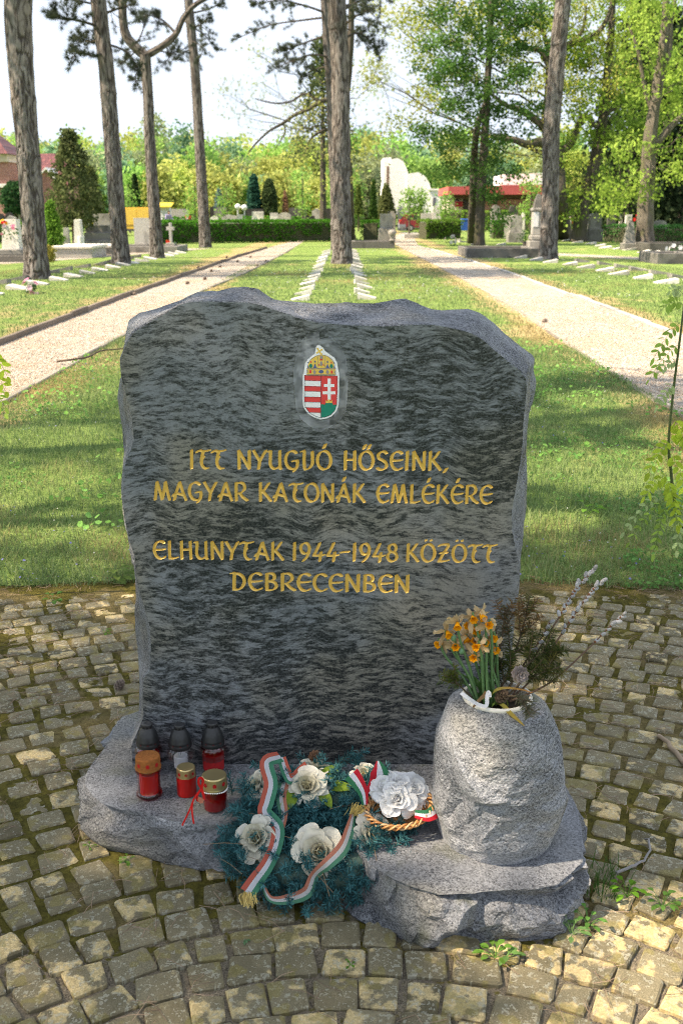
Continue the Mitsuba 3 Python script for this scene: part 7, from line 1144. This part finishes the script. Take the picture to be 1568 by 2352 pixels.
t = thing('obelisk', 'dark grey obelisk on a stepped foot left of the grey trunked tree', 'obelisk'); Y_ = on(1446, 574)[1]; c = at(1447, 574, Y_); h = at(1450, 506, Y_)[2]; u_ = unit(Y_, 1)
put('foot', MB().box((c[0] - 16 * u_, Y_ - .1, -.05), (c[0] + 16 * u_, Y_ + .7, .30), bev=.03, uv=(.26, .7)), 'mat_grave', col=False, uv=True, parent=t)
m = trimesh.convex.convex_hull([(c[0] + sx * k * u_, Y_ + .3 + sy * k * u_, z) for sx in (-1, 1) for sy in (-1, 1) for z, k in ((.303, 12), (.62, 9), (h - .1, 6.0), (h, 2))]); put('shaft', MB().add(m.vertices, m.faces, uv=(.30, .7)), 'mat_grave', col=False, uv=True, parent=t)
curb('long dark grave kerb before the right pine', 1072, 1236, 592, 3.2, .34, .20); curb('dark kerb at the right behind the grey trunked tree', 1490, 1650, 578, 2.4, .36, .13); curb('low kerb with white flowers at the right edge', 1508, 1600, 606, 2.2, .34, .22)
bouquet('white flowers on the kerb at the right edge', at(1552, 574, 37), .4, [(.75, .75, .72)], 9, 40, size=.12); bouquet('white and pink flowers lying near the hedge right of the path', at(1036, 553, 54), .35, [(.80, .79, .77), (.75, .65, .66)], 7, 41, size=.14)
t = thing('plant_pot', 'dark vase with green sprigs beside the grey pillar', 'flower pot'); c = on(1208, 577) ; put('pot', MB().lathe([(0.001, 0), (.13, 0), (.17, .3), (.19, .42), (.15, .42), (.001, .40)], (.07, .06, .055), c, 20), 'mat_satin', smooth=True, parent=t); lm = MB(); leaf_cloud(lm, blob(c + [0, 0, .62], .24, .24, .25, 16, np.random.default_rng(3)), .1, 10, .10, [(.035, .075, .02)], np.random.default_rng(4)); put('sprigs', lm, 'mat_leaf', parent=t, kind='stuff')
bouquet('pink and white artificial flowers lying on the grass by the leftmost pine', on(75, 661, .12), .20, [(.72, .30, .46), (.78, .55, .66), (.80, .76, .78)], 11, 42, leafc=(.05, .09, .04), size=.085)
# ------------------------------------------------------------------ trees outside the frame that shade the memorial, then grass, weeds, litter
def dapple(P, spots):
    """clumps that would stand in the sun's way to one of the sunlit spots on the ground are left out (gaps in the crown)"""
    s = nrm(np.array(SUN)); keep = np.ones(len(P), bool)
    for x, y, z, r in spots:
        w = P - np.array([x, y, z]); d = np.linalg.norm(w - (w @ s)[:, None] * s, axis=1); keep &= d > r
    return keep
SPOTS = [(0.86, 1.86, 0.0, 0.30), (0.55, 1.62, 0, 0.22), (0.42, 2.02, 0.1, 0.16), (0.26, 2.18, 0.36, 0.15), (0.147, 2.32, 0.22, 0.18), (0.60, 1.95, .12, .12), (0.42, 2.08, .25, .07), (1.75, 6.6, 0, 0.6), (2.6, 7.6, 0, .35), (1.1, 5.4, 0, .25), (-1.5, 5.3, 0, .25), (-2.1, 5.9, 0, .3), (-1.1, 7.0, 0, .3), (2.0, 5.3, 0, .2), (-2.6, 9.6, 0, 0.8), (-1.2, 9.2, 0, 0.35), (-2.2, 7.6, 0, 0.4), (1.2, 8.6, 0, 0.4), (-0.62, 2.7, 0.9, 0.10), (-1.9, 6.3, 0, 0.35), (2.3, 9.2, 0, 0.4)]
SHADE = [((-8.3, -1.3), 9.2, 3.0, 3.4, 2.4, 150), ((-8.9, 3.3), 9.6, 3.2, 3.6, 2.4, 120), ((-5.7, 0.6), 8.6, 2.8, 3.2, 1.8, 130), ((-6.5, 6.8), 9.0, 3.2, 1.9, 2.0, 80), ((-4.1, 3.9), 8.0, 2.2, 2.6, 1.5, 48), ((-4.9, 6.5), 8.8, 2.4, 2.0, 1.6, 60), ((-13.5, 26.5), 10.5, 3.2, 2.2, 2.8, 90), ((-14.2, 32.5), 11.0, 3.2, 2.4, 2.8, 90)]
for k, ((X, Y), z, rx, ry, rz, n) in enumerate(SHADE):
    rs = np.random.default_rng(7000 + k); cl = blob((X, Y, z), rx, ry, rz, n, rs, 0.15)
    base = np.array([min(X, -6.6) - 0.4, Y, -0.1]) if k not in (4, 5) else np.array([-6.2, 5.2 + 0.5 * k - 2.0, -0.1])
    tree('shade_tree', f'leafy tree standing left of the memorial outside the view, {ORD[k]} one', 'tree', [base, base + [0.1, 0, 3], base * .55 + np.array([X, Y, 5.6]) * .45 + [0, 0, .3], np.array([X, Y, z - .4])], 0.20, 0.06, cl, 34, 0.19, MID, 7100 + k, 12, 0.36, bark=.3, veto=lambda c: dapple(c, SPOTS))

# grass, nearer than about 14 m as blades, beyond as tussocks
def grass(n, x0, x1, y0, y1, h, w, cols, rs, keep=None, bend=0.5):
    x = rs.uniform(x0, x1, n); y = y0 + (y1 - y0) * rs.random(n) ** 1.25; ok = (y > pave_edge(np.clip(x, -7, 7)) + 0.14 * nnoise(np.stack([x * 5, y * 5, x * 0], -1), 91) - 0.02) & ~((x > -4.30) & (x < -2.93)) & ~((x > 2.80) & (x < 4.66)) & (np.abs(x) < 0.42 * y + 0.5)
    if keep is not None: ok &= keep(x, y)
    x, y = x[ok], y[ok]; n = len(x); P = np.stack([x, y, x * 0], 1); pat = nfbm(P * np.array([1.1, 0.9, 1]), 3, 12); dry = nfbm(P * np.array([.7, .6, 1]), 3, 33)
    H = h * (0.45 + 1.1 * pat) * rs.uniform(.5, 1.25, n); a = rs.uniform(0, 2 * np.pi, n); d = np.stack([np.cos(a), np.sin(a), 0 * a], 1); lean = d * (bend * H * rs.uniform(.2, 1.2, n))[:, None]; s = np.stack([-d[:, 1], d[:, 0], 0 * a], 1) * (w * rs.uniform(.6, 1.3, n))[:, None] / 2; P[:, 2] = lawn_z(x, y) - 0.004
    up = np.array([0, 0, 1.0]); v = np.stack([P - s, P + s, P + lean * .35 + up * (H * .6)[:, None] + s * .8, P + lean * .35 + up * (H * .6)[:, None] - s * .8, P + lean + up * (H * .92)[:, None]], 1).reshape(-1, 3); k = np.arange(n) * 5
    f = np.vstack([np.stack([k, k + 1, k + 2], 1), np.stack([k, k + 2, k + 3], 1), np.stack([k + 3, k + 2, k + 4], 1)]); c = LEAF * np.asarray(cols)[rs.integers(0, len(cols), n)] * rs.uniform(.7, 1.3, (n, 1)); edge = np.minimum(np.minimum(np.abs(x + 2.93), np.abs(x + 4.3)), np.minimum(np.abs(x - 2.8), np.abs(x - 4.66))); t = np.clip((dry - .60) * 5 + np.clip(.7 - edge, 0, 1) * 1.2 + .25 * rs.normal(size=n), 0, 1)[:, None]
    c = c * (1 - t) + np.array([0.44, 0.36, 0.17]) * rs.uniform(.6, 1.25, (n, 1)) * t; return MB().add(v, f, np.repeat(c, 5, 0))
rs = np.random.default_rng(88)
GR = [(0.108, 0.158, 0.060), (0.135, 0.182, 0.074), (0.082, 0.130, 0.046), (0.165, 0.20, 0.092)]
key = 'near_grass'; labels[key] = {'label': 'thin uneven grass growing between the pavement and the sunny lawn', 'category': 'grass', 'kind': 'stuff'}
g1 = grass(170000, -3.1, 3.0, 4.3, 14, 0.050, 0.0042, GR, rs, bend=.9); scene[key] = (lambda q: mikit.ply((q[0], q[1]), 'mat_leaf', color=q[2]))(g1.get())
key = 'far_grass'; labels[key] = {'label': 'short mown grass of the sunny lawn further back', 'category': 'grass', 'kind': 'stuff'}
g2 = grass(120000, -9.5, 10, 9, 34, 0.055, 0.012, GR, rs, bend=.8); scene[key] = (lambda q: mikit.ply((q[0], q[1]), 'mat_leaf', color=q[2]))(g2.get())
def herbs(key, label, n, cols, size, keep, rs, h=(0.01, 0.05), petals=5):
    """round-leaved ground herbs: little rosettes of flat leaves"""
    x = rs.uniform(-3, 3, n); y = 4.3 + 9 * rs.random(n) ** 1.4; ok = (y > pave_edge(x) + .02) & (x > -2.9) & (x < 2.78) & (np.abs(x) < .42 * y + .4) & keep(x, y); x, y = x[ok], y[ok]; N_ = len(x); c = np.stack([x, y, lawn_z(x, y) + rs.uniform(*h, N_)], 1); nn = nrm(rs.normal(size=(N_, 3)) * [.5, .5, .2] + [0, -.25, 1]); a = nrm(np.cross(nn, rs.normal(size=(N_, 3)))); b = np.cross(nn, a); s = size * rs.uniform(.5, 1.3, (N_, 1)); V = [c]
    for q in range(6): an = q * math.pi / 3; V.append(c + (a * math.cos(an) + b * math.sin(an)) * s * (.5 if q else .3) + nn * s * .08)
    v = np.stack(V, 1).reshape(-1, 3); k = np.arange(N_) * 7; f = np.vstack([np.stack([k, k + 1 + q, k + 1 + (q + 1) % 6], 1) for q in range(6)]); col = (LEAF if max(cols[0]) < .3 else 1) * np.asarray(cols)[rs.integers(0, len(cols), N_)] * rs.uniform(.7, 1.3, (N_, 1)); mb = MB().add(v, f, np.repeat(col, 7, 0)); labels[key] = {'label': label, 'category': 'weeds', 'kind': 'stuff'}; q_ = mb.get(); scene[key] = mikit.ply((q_[0], q_[1]), 'mat_leaf', color=q_[2])
pn = lambda sc, sd, th: (lambda x, y: nfbm(np.stack([x * sc, y * sc * .8, x * 0], -1), 3, sd) > th)
herbs('ground_herbs', 'low round-leaved herbs spreading through the grass behind the pavement', 42000, [(0.085, 0.17, 0.045), (0.11, 0.21, 0.06), (0.07, 0.14, 0.04)], 0.019, pn(1.2, 61, .47), rs)
herbs('clover_patches', 'patches of larger pale clover-like leaves in the lawn', 7000, [(0.14, 0.27, 0.07), (0.11, 0.22, 0.05)], 0.036, pn(1.6, 62, .58), rs, (.03, .08))
herbs('blue_speedwell', 'tiny pale blue flowers scattered in the grass near the pavement', 1500, [(0.36, 0.36, 0.66), (0.28, 0.27, 0.62)], 0.010, pn(1.4, 63, .48), rs, (.03, .07))
herbs('white_daisies', 'tiny white flowers scattered in the near grass', 900, [(0.72, 0.72, 0.70)], 0.008, pn(1.0, 64, .50), rs, (.03, .07))
x = rs.uniform(-6, 9, 1100); y = rs.uniform(20, 46, 1100); ok = (nfbm(np.stack([x * .35, y * .25, x * 0], -1), 3, 71) > .54) & ~((x > -4.4) & (x < -2.2)) & ~((x > 2.7) & (x < 4.8)); ok |= (np.abs(x - 6.0) < 2.2) & (np.abs(y - 39.5) < 3) ; c = np.stack([x[ok], y[ok], x[ok] * 0 + .07], 1); mb = MB(); leaf_cloud(mb, c, .03, 2, .034, [(.45, .45, .44)], rs, .6); labels['white_lawn_flowers'] = {'label': 'white flowers dotting the far lawn around the right pine', 'category': 'flowers', 'kind': 'stuff'}; q_ = mb.get(); scene['white_lawn_flowers'] = mikit.ply((q_[0], q_[1]), 'mat_leaf', color=q_[2])
# gravel chips standing proud of the near paths
n = 26000; x = np.where(rs.random(n) < .45, rs.uniform(-4.22, -2.98, n), rs.uniform(2.86, 4.52, n)); y = 8.2 + 13 * rs.random(n) ** 1.5; s = rs.uniform(.006, .015, n)[:, None]; c = np.stack([x, y, np.full(n, .009)], 1); a = nrm(rs.normal(size=(n, 3)) * [1, 1, .3]); b = nrm(np.cross(a, [0, 0, 1.0])); up = np.cross(b, a); v = np.stack([c - a * s, c + b * s * .7, c + a * s, c - b * s * .7, c + up * s * .6 + [0, 0, .002]], 1).reshape(-1, 3); k = np.arange(n) * 5; f = np.vstack([np.stack([k + i, k + (i + 1) % 4, k + 4], 1) for i in range(4)])
col = np.array([(0.56, 0.46, 0.36), (0.62, 0.55, 0.46), (0.48, 0.36, 0.26), (0.40, 0.30, 0.22)])[rs.integers(0, 4, n)] * rs.uniform(.8, 1.15, (n, 1)); scene['gravel_chips'] = mikit.ply((v, f), 'mat_matte', color=np.repeat(col, 5, 0)); labels['gravel_chips'] = {'label': 'loose pale chips lying on the gravel paths', 'category': 'gravel', 'kind': 'stuff'}
# fallen pine needles on the pavement
def litter(n, rs):
    mb = MB(); done = 0
    while done < n:
        x, y = rs.uniform(-1.6, 1.6), rs.uniform(1.6, 4.5)
        if base_poly.buffer(.01).contains(sg.Point(x, y)): continue
        if rs.random() > (0.25 + 0.75 * min(1, max(0, (y - 2.1) / .8))): continue
        for q in range(int(rs.integers(1, 5))):
            a = rs.uniform(0, 2 * np.pi); L = rs.uniform(.03, .075); o = np.array([x, y, .0095 + .004 * rs.random()]) + .02 * rs.normal(size=3) * [1, 1, 0]; d = np.array([math.cos(a), math.sin(a), 0]) * L / 2; e = np.array([-d[1], d[0], 0]) * rs.uniform(-.4, .4); col = np.array((0.23, 0.165, 0.115)) * rs.uniform(.6, 1.5); mb.tube(np.array([o - d, o + e * .6 + [0, 0, .002], o + d]), .00075, col, 3, False); done += 1
    return mb
mb = litter(2600, rs); q_ = mb.get(); scene['fallen_needles'] = mikit.ply((q_[0], q_[1]), 'mat_matte', color=q_[2]); labels['fallen_needles'] = {'label': 'dry brown pine needles strewn over the pavers', 'category': 'pine needles', 'kind': 'stuff'}
def stick(label, pts, r0, r1, col, key='twig'):
    t = thing(key, label, 'twig'); p = smooth_line(np.array(pts), 16); put('stem', MB().tube(p + np.random.default_rng(len(label)).normal(size=p.shape) * .002, np.linspace(r0, r1, 16), col, 7), 'mat_matte', smooth=True, parent=t)
stick('crooked grey twig on the pavers right of the stone vase', [on(1412, 2002, .02), on(1455, 1990, .018), on(1482, 1975, .02), on(1490, 1945, .03), on(1484, 1925, .025)], .0042, .0025, (.24, .23, .22))
stick('thick pale broken stick lying at the right edge of the pavement', [on(1512, 1690, .012), on(1545, 1722, .014), on(1580, 1765, .014), on(1600, 1790, .012)], .007, .009, (.30, .23, .16))
stick('dark crooked branch lying across the kerb of the left path', [on(132, 829, .04), on(160, 826, .07), on(200, 820, .07), on(230, 806, .08), on(270, 801, .06), on(300, 800, .05)], .012, .007, (.10, .075, .055), 'fallen_branch')
stick('thin twig lying before the base stone among the needles', [on(870, 2085, .012), on(760, 2060, .012), on(700, 2030, .015)], .0016, .001, (.2, .15, .11))
for lab, x, y in [('closed pine cone on the pavers left of the memorial', 274, 1574), ('pine cone lying in the grass right of the memorial', 1187, 1238), ('small pine cone on the right gravel path', 1250, 738), ('pine cone on the lawn left of the left path', 307, 676)]: c = on(x, y, .02); s = .021 if y > 1200 else .05; cone('pine_cone', lab, c, (.4, .5, .5), s, s * 1.5, (.19, .15, .125), .3, seed=int(x), turns=6)
for k, (x, y) in enumerate([(485, 622), (505, 612), (455, 614), (470, 640), (520, 590), (430, 650), (545, 600), (590, 610), (610, 600), (575, 590)]): c = on(x, y, .03); cone('pine_cone', f'small dark pine cone on the left path, {ORD[k]} of the scatter', c, (.4, .5, .5), .055, .08, (.14, .105, .085), .3, seed=900 + k, turns=4)
# little weeds round the base stone
def weed(label, x, y, n, h, size, col, seed, z=0.0, cat='weed', key='weed'):
    rs = np.random.default_rng(seed); t = thing(key, label, cat); c = on(x, y, z); st = MB()
    for k in range(n):
        a = rs.uniform(0, 2 * np.pi); d = np.array([math.cos(a) * rs.uniform(.3, 1.1), math.sin(a) * rs.uniform(.3, 1.1), rs.uniform(.5, 1.2)]); tip = c + nrm(d) * h * rs.uniform(.5, 1.1); st.tube(np.array([c, (c + tip) / 2 + [0, 0, .004], tip]), .0007, np.array(col) * .8, 4, False); mb = MB(); e = nrm(d * [1, 1, .15]); prof = np.array([.1, .7, 1, .95, .6, .05]) * size * .62; L = size * rs.uniform(.8, 1.2); blade(mb, np.array([tip + e * L * s + np.array([0, 0, -.3 * L * s * s]) for s in np.linspace(0, 1, 6)]), prof, np.array(col) * rs.uniform(.8, 1.2), None, (0, 0, 1), .2); put('leaf', mb, 'mat_leaf', smooth=True, parent=t)
    put('stems', st, 'mat_matte', parent=t)
WG = (.13, .26, .045)
for a in [('small bright weed at the left foot of the base stone', 290, 1985, 9, .022, .012, WG, 1), ('clump of oval leaved weeds before the base stone, right of its middle', 1135, 2203, 11, .035, .022, WG, 2), ('narrow leaved seedling beside the oval leaved clump', 1160, 2208, 6, .03, .022, (.15, .28, .08), 3), ('pale mint like weed at the right front corner of the base stone', 1312, 2150, 13, .04, .020, (.17, .30, .10), 4), ('feathery weed right of the mint like one', 1350, 2130, 12, .045, .018, (.12, .26, .06), 5), ('bright round leaved weed right of the base stone', 1440, 2062, 10, .04, .024, (.14, .30, .03), 6), ('creeping weed at the right edge near the base stone', 1520, 2085, 16, .05, .018, (.12, .24, .05), 7), ('tiny seedling in the paving joint at the bottom', 805, 2222, 5, .014, .010, WG, 8), ('tiny seedling in the joint left of the bottom middle', 560, 2145 + 20, 4, .012, .010, (.14, .24, .12), 9), ('pale rosette weed between the pavers at the left', 215 * .574, 385 * .33 + 1262, 9, .05, .03, (.12, .24, .06), 10), ('little weed on the pavers left of the memorial', 240, 1460, 8, .03, .014, WG, 11), ('grey-green seedling between the right pavers', 1380, 1395 + 60, 6, .02, .012, (.16, .24, .12), 12), ('upright young weed with red lower leaves at the pavement edge', 262, 1338, 10, .09, .05, (.15, .22, .06), 13), ('broad leaved dock in the grass left of the memorial', 285, 1850 * .574 - 20, 7, .10, .075, (.10, .22, .05), 14), ('bright young weed in the grass right of the memorial', 1350, 1182, 8, .08, .05, (.16, .32, .05), 15), ('small weed at the left edge of the base stone', 207, 1950, 6, .02, .010, WG, 16)]: weed(*a)
rsg = np.random.default_rng(5)
for lab, x, y, n in [('tuft of thin grass at the right of the base stone', 1372, 2050, 60), ('tuft of grass in the right pavement', 1395, 2020, 40)]:
    t = thing('grass_tuft', lab, 'grass tuft'); c = on(x, y); mb = MB()
    for k in range(n): a = rsg.uniform(0, 6.28); d = np.array([math.cos(a), math.sin(a), 0]) * rsg.uniform(.01, .06); o = c + np.array([.03, .03, 0]) * rsg.normal(size=3); blade(mb, np.array([o, o + d * .5 + [0, 0, .03], o + d + [0, 0, .045]]), [.0022, .0018, .0004], (.07, .15, .03), None, (0, 0, 1))
    put('blades', mb, 'mat_leaf', parent=t, kind='stuff')
# robinia saplings at both edges of the view
def compound(mb, o, d, L, n, size, col, rs, droop=.5):
    d = nrm(d); p = np.array([o + d * L * s + np.array([0, 0, -droop * L * s * s]) for s in np.linspace(0, 1, n + 2)]); mb.tube(p, .0009, np.array(col) * .8, 4, False)
    for k in range(1, n + 2):
        t = nrm(p[min(k + 1, n + 1)] - p[k - 1]); s = nrm(np.cross(t, [0, -1.0, .25]))
        for sg_ in ((-1, 1) if k < n + 1 else (0,)):
            e = nrm(t * .5 + s * sg_ * .9 + np.array([0, 0, -.35]) + .15 * rs.normal(size=3)) if sg_ else t; Lf = size * rs.uniform(.7, 1.15); w = np.array([.1, .75, 1, .95, .7, .08]) * size * .50; blade(mb, np.array([p[k] + e * Lf * q + np.array([0, 0, -.12 * Lf * q * q]) for q in np.linspace(0.05, 1, 6)]), w, np.array(col) * rs.uniform(.8, 1.25), None, nrm(np.array([0, -.7, .7]) + .5 * rs.normal(size=3)), .15)
def sapling(label, stem, leaves, seed, r=(.008, .004)):
    rs = np.random.default_rng(seed); t = thing('robinia_sapling', label, 'sapling'); p = smooth_line(np.array([at(*q) for q in stem]), 20); put('stem', MB().tube(p, np.linspace(*r, 20), (.10, .13, .055), 8), 'mat_satin', smooth=True, parent=t)
    for x, y, Y, dx, dy, L, n, sz, c in leaves: o = at(x, y, Y); e = at(x + dx, y + dy, Y - .08) - o; mb = MB(); compound(mb, o, e, L, n + 1, sz * 1.12, c, rs); put('leaf', mb, 'mat_leaf', smooth=True, parent=t)
YG, GG = (.42, .54, .055), (.32, .46, .085); PG_ = (.40, .50, .22)
sapling('young robinia sapling with yellow-green leaflets at the right edge', [(1640, 1350, 4.6), (1560, 1190, 4.5), (1538, 1060, 4.42), (1536, 1000, 4.4), (1548, 880, 4.35), (1562, 770, 4.3), (1575, 660, 4.3)],
        [(1568, 700, 4.3, -40, -35, .15, 5, .030, GG), (1570, 680, 4.3, -30, -60, .14, 5, .026, PG_), (1562, 740, 4.3, -60, 40, .15, 5, .03, GG), (1560, 790, 4.3, -60, 30, .17, 5, .028, GG), (1556, 830, 4.35, -50, -10, .12, 4, .026, PG_), (1550, 880, 4.35, -40, 20, .12, 4, .03, PG_), (1566, 720, 4.3, 30, -10, .12, 4, .03, YG), (1545, 960, 4.4, 30, 30, .13, 5, .036, YG), (1540, 1010, 4.4, -40, 30, .15, 5, .036, YG), (1538, 1040, 4.4, 30, 40, .15, 5, .038, YG), (1534, 1090, 4.42, -45, 10, .15, 5, .032, YG), (1532, 1100, 4.42, 20, 50, .15, 6, .036, YG), (1530, 1130, 4.45, -60, 20, .24, 6, .028, PG_), (1530, 1120, 4.45, 35, 40, .15, 5, .038, YG), (1528, 1160, 4.45, -20, 60, .16, 6, .030, GG), (1536, 1000, 4.4, 40, -20, .12, 4, .038, YG), (1526, 1150, 4.5, -75, 45, .20, 5, .026, GG), (1565, 1150, 4.4, -5, 55, .16, 6, .030, PG_)], 21)
sapling('leaf tips of a sapling reaching in at the left edge', [(-80, 1250, 4.2), (-60, 1050, 4.15), (-40, 900, 4.1), (-30, 780, 4.1)], [(-25, 800, 4.1, 40, 30, .12, 4, .032, YG), (-28, 830, 4.1, 40, 35, .12, 4, .032, YG), (-30, 880, 4.1, 40, 20, .12, 4, .034, GG), (-34, 905, 4.1, 45, 10, .12, 4, .030, GG)], 22)
